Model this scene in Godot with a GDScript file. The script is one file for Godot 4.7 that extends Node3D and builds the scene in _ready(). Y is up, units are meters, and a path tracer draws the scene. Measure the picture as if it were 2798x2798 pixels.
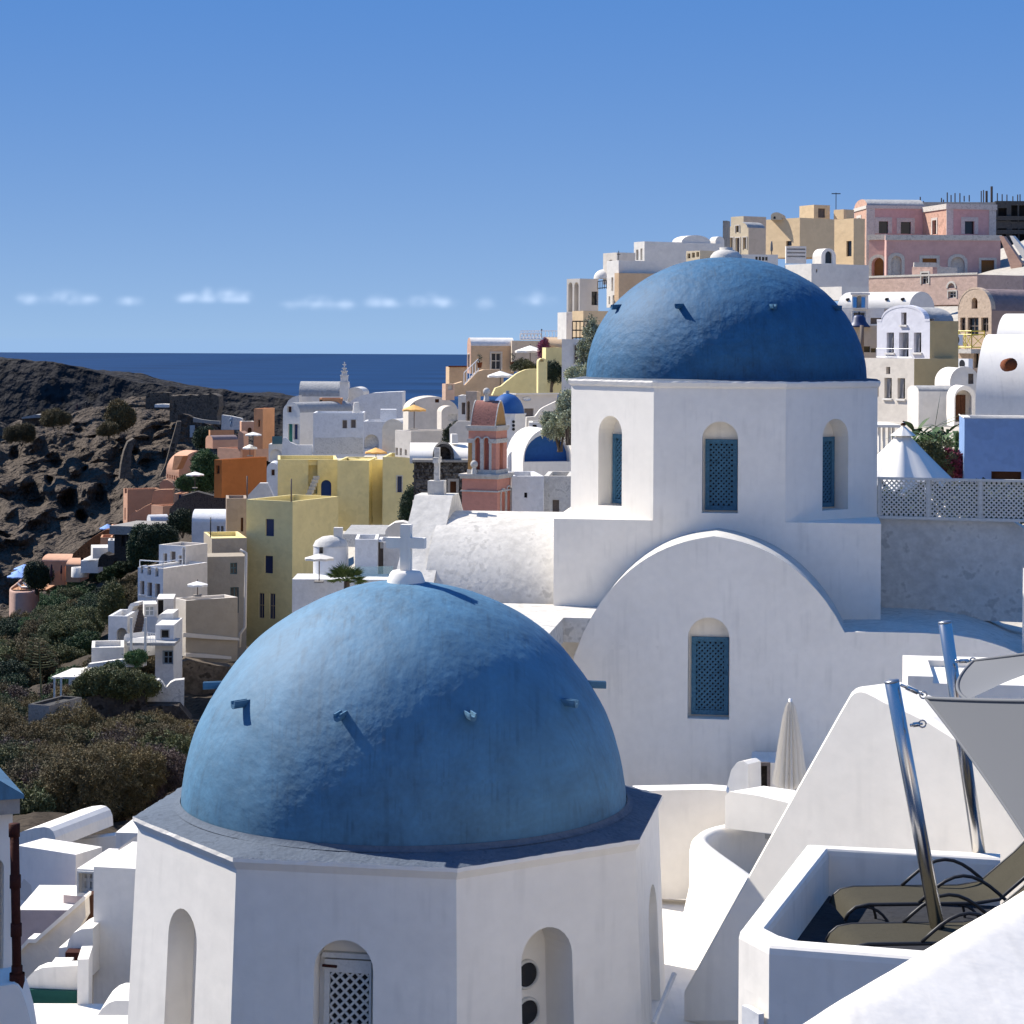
extends Node3D
# A cliffside village with blue church domes above the sea. y is up, metres, sea level at y = 0, the eye stands at (0, 120, 0).
const EYE := 120.0
const FOC := 6057.0
const ROLL := 0.0054
var zx := 0.0
var zy := 0.0
var zs := 1.0
var O := Vector3.ZERO
var taper := 0.0
var taper_c := Vector3.ZERO
var M := {}
var used := {}
var rng := RandomNumberGenerator.new()
var cur: Node3D
var UP := Vector3.UP

# ---------------------------------------------------------------- measuring
func zf(x: float, y: float, s: float) -> void:
	zx = x; zy = y; zs = s
func slope(x: float, y: float) -> Vector2:
	var dx := zx + x * zs - 1399.0
	var dy := zy + y * zs - 932.0
	return Vector2(dx + dy * ROLL, dx * ROLL - dy) / FOC
func at(x: float, y: float, d: float) -> Vector3:
	var s := slope(x, y)
	return Vector3(s.x * d, EYE + s.y * d, -d)
func on_level(x: float, y: float, level: float) -> Vector3:
	var s := slope(x, y)
	var d := (level - EYE) / s.y
	return Vector3(s.x * d, level, -d)
func along(c: Vector3, e: Vector3, x: float, y: float) -> float:
	var s := slope(x, y).x
	return -(c.x + s * c.z) / (e.x + s * e.z)
func high(c: Vector3, e: Vector3, x: float, y: float) -> float:
	var t := along(c, e, x, y)
	var p := c + e * t
	return EYE + slope(x, y).y * (-p.z)

# ---------------------------------------------------------------- meshes
func mk(smooth := false) -> SurfaceTool:
	var st := SurfaceTool.new()
	st.begin(Mesh.PRIMITIVE_TRIANGLES)
	st.set_smooth_group(0 if smooth else -1)
	return st
func vtx(st: SurfaceTool, p: Vector3) -> void:
	if taper != 0.0:
		# battered walls: wider below taper_c
		var k := taper * (taper_c.y - p.y)
		p += Vector3(p.x - taper_c.x, 0, p.z - taper_c.z) * k
	st.add_vertex(p - O)
func tri(st: SurfaceTool, a: Vector3, b: Vector3, c: Vector3) -> void:
	vtx(st, a); vtx(st, b); vtx(st, c)
func quad(st: SurfaceTool, a: Vector3, b: Vector3, c: Vector3, d: Vector3) -> void:
	tri(st, a, b, c); tri(st, a, c, d)
func boxb(st: SurfaceTool, a: Vector3, ex: Vector3, ey: Vector3, ez: Vector3) -> void:
	var p := [a, a + ex, a + ex + ey, a + ey, a + ez, a + ex + ez, a + ex + ey + ez, a + ey + ez]
	for f in [[0, 1, 2, 3], [5, 4, 7, 6], [4, 0, 3, 7], [1, 5, 6, 2], [3, 2, 6, 7], [4, 5, 1, 0]]:
		quad(st, p[f[0]], p[f[3]], p[f[2]], p[f[1]])
func cbox(st: SurfaceTool, c: Vector3, e: Vector3, w: float, h: float, dp: float) -> void:
	# box centred on c (bottom centre), long axis e (horizontal unit)
	var f := Vector3(-e.z, 0, e.x)
	boxb(st, c - e * w * 0.5 - f * dp * 0.5, e * w, UP * h, f * dp)
func tube(st: SurfaceTool, pts: Array, r: float, n := 8, r2 := -1.0) -> void:
	var m := pts.size()
	var rows := []
	for i in m:
		var t: Vector3 = (pts[min(i + 1, m - 1)] - pts[max(i - 1, 0)]).normalized()
		var a := t.cross(UP if absf(t.y) < 0.9 else Vector3.RIGHT).normalized()
		var b := t.cross(a)
		var rr := r if r2 < 0.0 else lerpf(r, r2, float(i) / (m - 1))
		var row := []
		for k in n:
			var an := TAU * k / n
			row.append(pts[i] + (a * cos(an) + b * sin(an)) * rr)
		rows.append(row)
	for i in m - 1:
		for k in n:
			var k2 := (k + 1) % n
			quad(st, rows[i][k], rows[i + 1][k], rows[i + 1][k2], rows[i][k2])
	for k in n:
		tri(st, pts[0], rows[0][k], rows[0][(k + 1) % n])
		tri(st, pts[m - 1], rows[m - 1][(k + 1) % n], rows[m - 1][k])
func lathe(st: SurfaceTool, c: Vector3, prof: Array, n := 24, a0 := 0.0, a1 := TAU) -> void:
	for i in prof.size() - 1:
		for k in n:
			var x0 := a0 + (a1 - a0) * k / n
			var x1 := a0 + (a1 - a0) * (k + 1) / n
			var p: Vector2 = prof[i]
			var q: Vector2 = prof[i + 1]
			var A := c + Vector3(cos(x0) * p.x, p.y, sin(x0) * p.x)
			var B := c + Vector3(cos(x1) * p.x, p.y, sin(x1) * p.x)
			var C := c + Vector3(cos(x1) * q.x, q.y, sin(x1) * q.x)
			var D := c + Vector3(cos(x0) * q.x, q.y, sin(x0) * q.x)
			if p.x > 1e-5: tri(st, A, B, C)
			if q.x > 1e-5: tri(st, A, C, D)
func prism(st: SurfaceTool, pts: PackedVector2Array, o: Vector3, e: Vector3, f: Vector3, w: Vector3) -> void:
	# polygon pts in the plane o + x e + y f, pushed along w
	if Geometry2D.is_polygon_clockwise(pts):
		pts = pts.duplicate(); pts.reverse()
	var idx := Geometry2D.triangulate_polygon(pts)
	var p3 := []
	for p in pts: p3.append(o + e * p.x + f * p.y)
	for i in range(0, idx.size(), 3):
		tri(st, p3[idx[i]], p3[idx[i + 1]], p3[idx[i + 2]])
		tri(st, p3[idx[i + 2]] + w, p3[idx[i + 1]] + w, p3[idx[i]] + w)
	var n := pts.size()
	for i in n:
		var j := (i + 1) % n
		quad(st, p3[i], p3[i] + w, p3[j] + w, p3[j])

# ---------------------------------------------------------------- nodes
func numbered(called: String) -> String:
	used[called] = used.get(called, -1) + 1
	return called if used[called] == 0 else "%s_%03d" % [called, used[called]]
func tag(o: Node, label: String, category: String, group := "") -> Node:
	o.set_meta("label", label); o.set_meta("category", category)
	if group: o.set_meta("group", group)
	return o
func thing(called: String, label: String, category: String, p: Vector3, group := "") -> Node3D:
	var o := Node3D.new()
	o.name = numbered(called); add_child(o)
	o.position = p; O = p; cur = o
	tag(o, label, category, group)
	return o
func put(called: String, st: SurfaceTool, m: Material, parent: Node = null) -> MeshInstance3D:
	st.index()
	st.generate_normals()
	var o := MeshInstance3D.new()
	o.mesh = st.commit(); o.material_override = m; o.name = called
	if parent == null: parent = cur
	parent.add_child(o, true)
	return o
func single(called: String, label: String, category: String, p: Vector3, st: SurfaceTool, m: Material, group := "") -> MeshInstance3D:
	# a thing that is one mesh; its vertices were written with O == p
	var o := put(numbered(called), st, m, self)
	o.position = p
	tag(o, label, category, group)
	return o
func ground(called: String, st: SurfaceTool, m: Material) -> MeshInstance3D:
	var o := put(numbered(called), st, m, self)
	o.set_meta("kind", "structure")
	return o
func copy(o: Node3D, label: String, p: Vector3, turn := 0.0, s := 1.0) -> Node3D:
	var r: Node3D = o.duplicate()
	r.name = numbered(String(o.name).rstrip("_0123456789")); add_child(r)
	r.position = p; r.rotation.y = turn; r.scale = Vector3.ONE * s
	r.set_meta("label", label)
	return r

# ---------------------------------------------------------------- materials
func lin(r: float, g: float, b: float) -> Color:
	return Color(r, g, b).linear_to_srgb()
func noise(seed_: int, freq: float, oct := 4, type := FastNoiseLite.TYPE_SIMPLEX_SMOOTH) -> FastNoiseLite:
	var n := FastNoiseLite.new()
	n.seed = seed_; n.frequency = freq; n.fractal_octaves = oct; n.noise_type = type
	n.fractal_type = FastNoiseLite.FRACTAL_FBM if oct > 1 else FastNoiseLite.FRACTAL_NONE
	return n
func gray_tex(seed_: int, size: int, freq: float, lo: float, hi: float, oct := 5, blot := 0.0) -> ImageTexture:
	# fine and coarse mottling, with optional darker blots
	var a := noise(seed_, freq, oct).get_seamless_image(size, size)
	var b := noise(seed_ + 7, freq * 0.22, 3).get_seamless_image(size, size)
	var c := noise(seed_ + 13, freq * 3.5, 2).get_seamless_image(size, size)
	var da := a.get_data(); var db := b.get_data(); var dc := c.get_data()
	var out := PackedByteArray(); out.resize(size * size)
	for i in size * size:
		var v := da[i] * 0.0018 + db[i] * 0.0014 + dc[i] * 0.0007
		v = lerpf(lo, hi, clampf(v, 0.0, 1.0))
		if blot > 0.0:
			v *= 1.0 - blot * smoothstep(168.0, 205.0, da[i] * 0.6 + db[i] * 0.5)
		out[i] = int(clampf(v, 0.0, 1.0) * 255.0)
	var im := Image.create_from_data(size, size, false, Image.FORMAT_L8, out)
	im.convert(Image.FORMAT_RGB8)
	return ImageTexture.create_from_image(im)
func streak_tex(seed_: int, size: int, mott: float, streak: float) -> ImageTexture:
	# limewash: soft clouding, brush mottling and thin rain streaks that run down
	var a := noise(seed_, 0.008, 3).get_seamless_image(size, size)
	var b := noise(seed_ + 1, 0.05, 4).get_seamless_image(size, size)
	var c := noise(seed_ + 2, 0.06, 3).get_seamless_image(size, size)
	var e := noise(seed_ + 3, 0.012, 2).get_seamless_image(size, size)
	var da := a.get_data(); var db := b.get_data(); var dc := c.get_data(); var de := e.get_data()
	var out := PackedByteArray(); out.resize(size * size)
	for y in size:
		var row := (y / 14) * size
		var row2 := ((y / 14 + 1) % (size / 14)) * size
		var f := (y % 14) / 14.0
		for x in size:
			var i := y * size + x
			var v := 1.0 - mott * (1.0 - da[i] / 255.0) * 0.7 - mott * (1.0 - db[i] / 255.0) * 0.5
			var s := lerpf(dc[row + x], dc[row2 + x], f)
			v -= streak * smoothstep(120.0, 215.0, s) * smoothstep(90.0, 190.0, float(de[i]))
			out[i] = int(clampf(v, 0.0, 1.0) * 255.0)
	var im := Image.create_from_data(size, size, false, Image.FORMAT_L8, out)
	im.convert(Image.FORMAT_RGB8)
	return ImageTexture.create_from_image(im)
func normal_tex(seed_: int, size: int, freq: float, oct: int, strength: float, type := FastNoiseLite.TYPE_SIMPLEX_SMOOTH) -> ImageTexture:
	var a := noise(seed_, freq, oct, type).get_seamless_image(size, size)
	a.convert(Image.FORMAT_RGBA8)
	a.bump_map_to_normal_map(strength)
	return ImageTexture.create_from_image(a)
func plain(c: Color, rough := 0.8, metal := 0.0) -> StandardMaterial3D:
	var m := StandardMaterial3D.new()
	m.albedo_color = c; m.roughness = rough; m.metallic = metal
	m.cull_mode = BaseMaterial3D.CULL_DISABLED
	return m
func plaster(c: Color, t := "stain", scale := 0.25, bump := 0.5, rough := 0.92) -> StandardMaterial3D:
	var m := plain(c, rough)
	m.metallic_specular = 0.25
	m.albedo_texture = M[t]
	m.uv1_triplanar = true; m.uv1_world_triplanar = true
	m.uv1_triplanar_sharpness = 3.0
	m.uv1_scale = Vector3.ONE * scale
	if bump > 0.0:
		m.normal_enabled = true; m.normal_texture = M["bump"]; m.normal_scale = bump
	return m

# ---------------------------------------------------------------- walls with openings
func top_at(prof: Array, s: float) -> float:
	for i in prof.size() - 1:
		var a: Vector2 = prof[i]
		var b: Vector2 = prof[i + 1]
		if s >= a.x and s <= b.x and b.x > a.x: return lerpf(a.y, b.y, (s - a.x) / (b.x - a.x))
	return prof[-1].y
func hole_top(h: Dictionary, s: float) -> float:
	if not h.get("arch", false): return h.y1
	var r: float = (h.s1 - h.s0) * 0.5
	var rise: float = min(r * h.get("rise", 1.0), h.y1 - h.y0)
	var q := clampf((s - h.s0 - r) / r, -1.0, 1.0)
	return h.y1 - rise + rise * sqrt(1.0 - q * q)
func hole_line(h: Dictionary) -> Array:
	# outline of an opening, from its lower left corner round to its lower right corner
	var out := [Vector2(h.s0, h.y0)]
	if h.get("arch", false):
		var n := 12
		for i in n + 1:
			var s := lerpf(h.s0, h.s1, 0.5 - 0.5 * cos(PI * i / n))
			out.append(Vector2(s, hole_top(h, s)))
	else:
		out.append(Vector2(h.s0, h.y1)); out.append(Vector2(h.s1, h.y1))
	out.append(Vector2(h.s1, h.y0))
	return out
func face(st: SurfaceTool, o: Vector3, e: Vector3, inward: Vector3, prof: Array, holes: Array, y0 := 0.0) -> void:
	# o: bottom corner, e: unit direction, prof: top edge as (s, y); openings are cut out and given reveals
	var cuts := []
	for p in prof: cuts.append(p.x)
	for h in holes:
		for p in hole_line(h): cuts.append(p.x)
	cuts.sort()
	var last := -1e9
	var cols := []
	for c in cuts:
		if c - last > 1e-4: cols.append(c)
		last = c
	for i in cols.size() - 1:
		var a: float = cols[i]
		var b: float = cols[i + 1]
		var mid := (a + b) * 0.5
		var segs := []
		for h in holes:
			if mid > h.s0 and mid < h.s1:
				segs.append([h.y0, hole_top(h, a), hole_top(h, b)])
		segs.sort_custom(func(p, q): return p[0] < q[0])
		var la := y0
		var lb := y0
		segs.append([-1.0, 0, 0])
		for sg in segs:
			var ha: float = sg[0]
			var hb: float = sg[0]
			if sg[0] == -1.0 and sg[1] is int:
				ha = top_at(prof, a + 1e-4); hb = top_at(prof, b - 1e-4)
			if ha - la > 1e-4 or hb - lb > 1e-4:
				quad(st, o + e * a + UP * la, o + e * a + UP * ha, o + e * b + UP * hb, o + e * b + UP * lb)
			if sg[1] is float: la = sg[1]; lb = sg[2]
	for h in holes:
		var ln := hole_line(h)
		var dp: Vector3 = inward * h.get("depth", 0.18)
		for i in ln.size():
			var p: Vector2 = ln[i]
			var q: Vector2 = ln[(i + 1) % ln.size()]
			var P := o + e * p.x + UP * p.y
			var Q := o + e * q.x + UP * q.y
			quad(st, P, P + dp, Q + dp, Q)
func plate(st: SurfaceTool, o: Vector3, e: Vector3, off: Vector3, h: Dictionary) -> void:
	# a sheet that fills an opening
	var ln := hole_line(h)
	var c: Vector2 = Vector2((h.s0 + h.s1) * 0.5, h.y0)
	for i in ln.size() - 1:
		if ln[i].distance_to(ln[i + 1]) > 1e-5:
			tri(st, o + off + e * c.x + UP * c.y, o + off + e * ln[i].x + UP * ln[i].y, o + off + e * ln[i + 1].x + UP * ln[i + 1].y)
func surround(st: SurfaceTool, o: Vector3, e: Vector3, out: Vector3, h: Dictionary, w: float, proud := 0.04) -> void:
	# a raised band round an opening
	var ln := hole_line(h)
	var c := Vector2((h.s0 + h.s1) * 0.5, (h.y0 + h.y1) * 0.5)
	var k := Vector2(1.0 + w / (h.s1 - h.s0) * 2.0, 1.0 + w / (h.y1 - h.y0))
	var big := []
	for p in ln: big.append(Vector2(c.x + (p.x - c.x) * k.x, h.y0 + (p.y - h.y0) * k.y))
	for i in ln.size() - 1:
		var a = o + e * ln[i].x + UP * ln[i].y
		var b = o + e * ln[i + 1].x + UP * ln[i + 1].y
		var A: Vector3 = o + e * big[i].x + UP * big[i].y
		var B: Vector3 = o + e * big[i + 1].x + UP * big[i + 1].y
		quad(st, a + out * proud, A + out * proud, B + out * proud, b + out * proud)
		quad(st, A - out * 0.01, B - out * 0.01, B + out * proud, A + out * proud)
		quad(st, a + out * proud, b + out * proud, b - out * 0.02, a - out * 0.02)

# ---------------------------------------------------------------- houses
func house(called: String, label: String, cat: String, x: Array, yt: float, yb: float, d: float, yaw: float, m: Material, o := {}) -> Dictionary:
	# x: picture columns of the far left edge, the two front edges and the far right edge; yt, yb: top and foot of the left front edge at distance d
	var a := deg_to_rad(yaw)
	var u := Vector3(cos(a), 0, -sin(a))
	var v := Vector3(-sin(a), 0, -cos(a))
	var top := at(x[1], yt, d)
	var base := at(x[1], yb, d)
	var c := Vector3(top.x, base.y, top.z)
	var L := along(c, u, x[2], yt)
	var D: float = o.get("D", 5.0)
	if x[0] < x[1] and not o.has("D"): D = along(c, v, x[0], yt)
	if x[3] > x[2] and not o.has("D"): D = along(c + u * L, v, x[3], yt)
	if L < 0.05 or D < 0.05 or D > 60.0: print("odd house ", called, " ", label, " L ", L, " D ", D)
	var B := {"c": c, "u": u, "v": v, "L": L, "D": D, "H": top.y - base.y, "m": m, "o": o, "h": {"f": [], "l": [], "r": []}, "rise": 0.0, "d": d}
	if o.has("crown"):
		var mid: Vector3 = c + u * L * 0.5
		if o.roof == "u": mid = c + v * D * 0.5
		B.rise = EYE + slope((x[1] + x[2]) * 0.5, o.crown).y * (-mid.z) - top.y
		if B.rise < 0.05: print("low crown ", label, " ", B.rise)
	thing(called, label, cat, c + u * L * 0.5 + v * D * 0.5, o.get("group", ""))
	B.root = cur
	return B
func frame_of(B: Dictionary, f: String) -> Array:
	# origin, direction and inward normal of a face
	if f == "f": return [B.c, B.u, B.v, B.L]
	if f == "l": return [B.c + B.v * B.D, -B.v, B.u, B.D]
	return [B.c + B.u * B.L, B.v, -B.u, B.D]
func win(B: Dictionary, f: String, xa: float, ya: float, xb: float, yb: float, o := {}) -> Dictionary:
	var fr := frame_of(B, f)
	var s0 := along(fr[0], fr[1], xa, yb)
	var s1 := along(fr[0], fr[1], xb, yb)
	var y0 = high(fr[0], fr[1], (xa + xb) * 0.5, yb) - fr[0].y
	var y1 = high(fr[0], fr[1], (xa + xb) * 0.5, ya) - fr[0].y
	var h := {"s0": max(s0, 0.02), "s1": min(s1, fr[3] - 0.02), "y0": max(y0, 0.02), "y1": y1}
	h.merge(o)
	if h.s1 - h.s0 < 0.05 or h.y1 - h.y0 < 0.05: print("odd window on ", B.root.name, " ", h)
	B.h[f].append(h)
	return h
func arc_prof(L: float, H: float, rise: float, sh: float) -> Array:
	var out := []
	if rise <= 0.0: return [Vector2(0, H), Vector2(L, H)]
	if sh > 0.0: out.append(Vector2(0, H))
	var w := L * 0.5 - sh
	var n := 18
	for i in n + 1:
		var q := -cos(PI * i / n)
		out.append(Vector2(L * 0.5 + w * q, H + rise * sqrt(max(0.0, 1.0 - q * q))))
	if sh > 0.0: out.append(Vector2(L, H))
	return out
func finish(B: Dictionary) -> Node3D:
	O = B.root.position; cur = B.root
	var c: Vector3 = B.c
	var u: Vector3 = B.u
	var v: Vector3 = B.v
	var L: float = B.L
	var D: float = B.D
	var H: float = B.H
	var o: Dictionary = B.o
	var roof: String = o.get("roof", "flat")
	var st := mk()
	var pf := [Vector2(0, H), Vector2(L, H)]
	var pl := [Vector2(0, H), Vector2(D, H)]
	var sh: float = o.get("sh", 0.0) * L
	if roof == "v": pf = arc_prof(L, H, B.rise, sh)
	if roof == "u": pl = arc_prof(D, H, B.rise, 0.0)
	var side := mk() if o.has("sm") else st
	for f in ["f", "l", "r"]:
		var fr := frame_of(B, f)
		face(st if f == "f" else side, fr[0], fr[1], fr[2], pf if f == "f" else pl, B.h[f])
	face(side, c + v * D + u * L, -u, -v, pf, [])
	put("wall", st, B.m)
	if o.has("sm"): put("side_wall", side, o.sm)
	var rm: Material = o.get("rm", B.m)
	if roof == "flat":
		st = mk()
		var ph: float = o.get("ph", 0.45)
		var w: float = min(o.get("pw", 0.22), min(L, D) * 0.3)
		var p := [c + UP * H, c + u * L + UP * H, c + u * L + v * D + UP * H, c + v * D + UP * H]
		if ph <= 0.0:
			quad(st, p[0], p[3], p[2], p[1])
		else:
			var q := [p[0] + u * w + v * w, p[1] - u * w + v * w, p[2] - u * w - v * w, p[3] + u * w - v * w]
			for i in 4:
				var j := (i + 1) % 4
				quad(st, p[i], q[i], q[j], p[j])
				quad(st, q[i], q[i] - UP * ph, q[j] - UP * ph, q[j])
			quad(st, q[0] - UP * ph, q[3] - UP * ph, q[2] - UP * ph, q[1] - UP * ph)
		put("roof", st, rm)
	else:
		st = mk(true)
		var pr: Array = pf if roof == "v" else pl
		var e := u if roof == "v" else -v
		var w := v * D if roof == "v" else u * L
		var b := c if roof == "v" else c + v * D
		for i in pr.size() - 1:
			var A: Vector3 = b + e * pr[i].x + UP * pr[i].y
			var C: Vector3 = b + e * pr[i + 1].x + UP * pr[i + 1].y
			quad(st, A, A + w, C + w, C)
		put("roof", st, rm)
		if o.has("fac"):
			# raised rim along the front edge of the vault
			st = mk()
			var k: float = o.fac
			for i in pr.size() - 1:
				var A: Vector3 = b + e * pr[i].x + UP * (pr[i].y - 0.02)
				var C: Vector3 = b + e * pr[i + 1].x + UP * (pr[i + 1].y - 0.02)
				var ww := (v if roof == "v" else u) * 0.3
				var g := (v if roof == "v" else u) * -0.015
				quad(st, A + g, A + g + UP * k, C + g + UP * k, C + g)
				quad(st, A + g + UP * k, A + ww + UP * k, C + ww + UP * k, C + g + UP * k)
				quad(st, A + ww + UP * k, A + ww, C + ww, C + ww + UP * k)
			put("gable_rim", st, B.m)
	for f in ["f", "l", "r"]:
		var fr := frame_of(B, f)
		for h in B.h[f]:
			if h.get("open", false): continue
			var wst := mk()
			plate(wst, fr[0], fr[1], fr[2] * (h.get("depth", 0.18) - 0.004), h)
			var w: Node = put(h.get("called", "window"), wst, h.get("pane", M["dark_glass"]))
			if h.has("frame"):
				var fs := mk()
				surround(fs, fr[0], fr[1], -fr[2], h, h.get("fw", 0.14), h.get("proud", 0.05))
				put("frame", fs, h.frame, w)
			if h.has("leaf"):
				# shutters or casements inside the opening
				var ls := mk()
				var t: Vector3 = fr[0] + fr[2] * (h.get("depth", 0.18) - 0.05)
				var ww: float = h.s1 - h.s0
				var hh: float = hole_top(h, h.s0 + 0.01) - h.y0
				var b := 0.07
				for z in [[0.0, b], [ww * 0.5 - b * 0.5, b], [ww - b, b]]:
					boxb(ls, t + fr[1] * (h.s0 + z[0]) + UP * h.y0, fr[1] * z[1], UP * hh, fr[2] * 0.03)
				for z in [0.0, hh * 0.5, hh - b]:
					boxb(ls, t + fr[1] * h.s0 + UP * (h.y0 + z) + fr[2] * 0.004, fr[1] * ww, UP * b, fr[2] * 0.02)
				put("casement", ls, h.leaf, w)
			if h.has("sill"):
				var ss := mk()
				boxb(ss, fr[0] + fr[1] * (h.s0 - 0.08) + UP * (h.y0 - 0.09) - fr[2] * 0.09, fr[1] * (h.s1 - h.s0 + 0.16), UP * 0.085, fr[2] * 0.2)
				put("sill", ss, h.sill, w)
			if h.has("curtain"):
				var cs := mk(true)
				var t: Vector3 = fr[0] + fr[2] * (h.get("depth", 0.18) - 0.06)
				var wd: float = (h.s1 - h.s0) * 0.5
				for i in 10:
					var z0 := sin(i * 1.9) * 0.025
					var z1 := sin((i + 1) * 1.9) * 0.025
					var sa: float = h.s0 + 0.03 + wd * i / 10.0
					var sb: float = h.s0 + 0.03 + wd * (i + 1) / 10.0
					quad(cs, t + fr[1] * sa + fr[2] * z0 + UP * (h.y0 + 0.03), t + fr[1] * sa + fr[2] * z0 + UP * (h.y1 - 0.03), t + fr[1] * sb + fr[2] * z1 + UP * (h.y1 - 0.03), t + fr[1] * (h.s0 + 0.03 + wd * 0.6 * (i + 1) / 10.0) + fr[2] * z1 + UP * (h.y0 + 0.03))
				put("curtain", cs, h.curtain, w)
	return B.root
func pt(B: Dictionary, s: float, y: float, t: float) -> Vector3:
	return B.c + B.u * s + UP * y + B.v * t
func addbox(B: Dictionary, called: String, s: float, y: float, t: float, ls: float, ly: float, lt: float, m: Material) -> MeshInstance3D:
	O = B.root.position
	var st := mk()
	boxb(st, pt(B, s, y, t), B.u * ls, UP * ly, B.v * lt)
	return put(called, st, m, B.root)
func outline(pts: Array, d: float, yaw: float, x0: float, smooth_steps := 0) -> Dictionary:
	# picture outline -> polygon on an upright plane through the column x0 at distance d
	var a := deg_to_rad(yaw)
	var e := Vector3(cos(a), 0, -sin(a))
	var s := slope(x0, 0.0).x
	var c := Vector3(s * d, 0, -d)
	var poly := PackedVector2Array()
	for p in pts: poly.append(Vector2(along(c, e, p[0], p[1]), high(c, e, p[0], p[1])))
	return {"o": c, "e": e, "n": Vector3(sin(a), 0, cos(a)), "poly": poly}
func slab(called: String, label: String, cat: String, pts: Array, d: float, yaw: float, thick: float, m: Material, group := "") -> MeshInstance3D:
	# upright wall with a traced outline and real thickness
	var q := outline(pts, d, yaw, pts[0][0])
	var lo := 1e9
	var sx := 0.0
	for p in q.poly:
		lo = min(lo, p.y); sx += p.x / q.poly.size()
	O = q.o + q.e * sx + Vector3(0, lo, 0)
	var st := mk()
	prism(st, q.poly, q.o, q.e, UP, -q.n * thick)
	return single(called, label, cat, O, st, m, group)
func slab_part(called: String, pts: Array, d: float, yaw: float, thick: float, m: Material, parent: Node = null) -> MeshInstance3D:
	var q := outline(pts, d, yaw, pts[0][0])
	var st := mk()
	prism(st, q.poly, q.o, q.e, UP, -q.n * thick)
	return put(called, st, m, parent)

func blk(called: String, label: String, cat: String, x: Array, yt: float, yb: float, d: float, yaw: float, m: Material, o := {}, wins := []) -> Dictionary:
	# a house in one go; wins: [face, x, y, x, y, options]
	var B := house(called, label, cat, x, yt, yb, d, yaw, m, o)
	for w in wins: win(B, w[0], w[1], w[2], w[3], w[4], w[5] if w.size() > 5 else {})
	finish(B)
	return B
func band(B: Dictionary, called: String, y: float, h: float, proud: float, m: Material, faces := "flr") -> void:
	# a moulding that runs round the visible faces
	O = B.root.position
	var st := mk()
	if faces.contains("f"): boxb(st, pt(B, -proud, y, -proud), B.u * (B.L + proud * 2), UP * h, B.v * (proud - 0.003))
	if faces.contains("l"): boxb(st, pt(B, -proud, y, 0.0), B.u * (proud - 0.003), UP * h, B.v * B.D)
	if faces.contains("r"): boxb(st, pt(B, B.L + 0.003, y, 0.0), B.u * (proud - 0.003), UP * h, B.v * B.D)
	put(called, st, m, B.root)
func rail_line(parent: Node, a: Vector3, b: Vector3, h: float, gap: float, r: float, m: Material, rails := 2) -> void:
	# balustrade from a to b: rails and each bar
	var st: SurfaceTool
	for i in rails:
		st = mk()
		var y := h if i == 0 else 0.08 + (h - 0.16) * (i - 1) / maxf(1.0, rails - 1.0)
		tube(st, [a + UP * y, b + UP * y], r * 1.4, 5)
		put("rail", st, m, parent)
	var n := int(a.distance_to(b) / gap)
	for i in n + 1:
		st = mk()
		var p := a.lerp(b, float(i) / max(n, 1))
		tube(st, [p, p + UP * h], r, 4)
		put("baluster", st, m, parent)


# ================================================================ the scene
func _ready() -> void:
	rng.seed = 11
	set_camera()
	set_light()
	make_materials()
	make_setting()
	near_church()
	upper_church()
	terraces()
	right_side()
	skyline()
	middle()
	left_side()
	low_left()
	plants()
	small_things()
	behind()

var slope_rows := []
func set_camera() -> void:
	var cam := Camera3D.new()
	cam.name = "camera"
	cam.projection = Camera3D.PROJECTION_FRUSTUM
	cam.near = 0.5; cam.far = 60000.0
	cam.size = 2798.0 / FOC * 0.5
	cam.frustum_offset = Vector2(0, -(1399.0 - 932.0) / FOC * 0.5)
	add_child(cam)
	cam.position = Vector3(0, EYE, 0)
	cam.rotation.z = ROLL
	cam.current = true

func set_light() -> void:
	var env := Environment.new()
	env.background_mode = Environment.BG_SKY
	var sm := ProceduralSkyMaterial.new()
	sm.sky_top_color = lin(0.030, 0.125, 0.365)
	sm.sky_horizon_color = lin(0.195, 0.305, 0.465)
	sm.sky_curve = 0.062
	sm.ground_bottom_color = lin(0.195, 0.305, 0.468)
	sm.ground_horizon_color = lin(0.195, 0.305, 0.468)
	sm.sun_angle_max = 12.0
	sm.sky_cover = cloud_cover()
	sm.sky_cover_modulate = Color(1, 1, 1, 0.17)
	var sky := Sky.new()
	sky.sky_material = sm
	env.sky = sky
	env.tonemap_mode = Environment.TONE_MAPPER_LINEAR
	env.tonemap_exposure = 1.7
	env.fog_enabled = false
	env.fog_density = 0.00002
	env.fog_light_color = Color(0.62, 0.74, 0.9)
	env.sdfgi_enabled = true; env.ssao_enabled = true; env.ssil_enabled = true
	var we := WorldEnvironment.new()
	we.name = "world"; we.environment = env
	add_child(we)
	var sun := DirectionalLight3D.new()
	sun.name = "sun"
	sun.light_energy = 1.5
	sun.light_angular_distance = 0.5
	sun.light_color = Color(1.0, 0.975, 0.935)
	sun.shadow_enabled = true
	add_child(sun)
	var el := deg_to_rad(44.0)
	var az := deg_to_rad(32.0)
	var to_sun := Vector3(-cos(az) * cos(el), sin(el), -sin(az) * cos(el))
	sun.look_at_from_position(to_sun * 100.0, Vector3.ZERO, UP)

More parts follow.
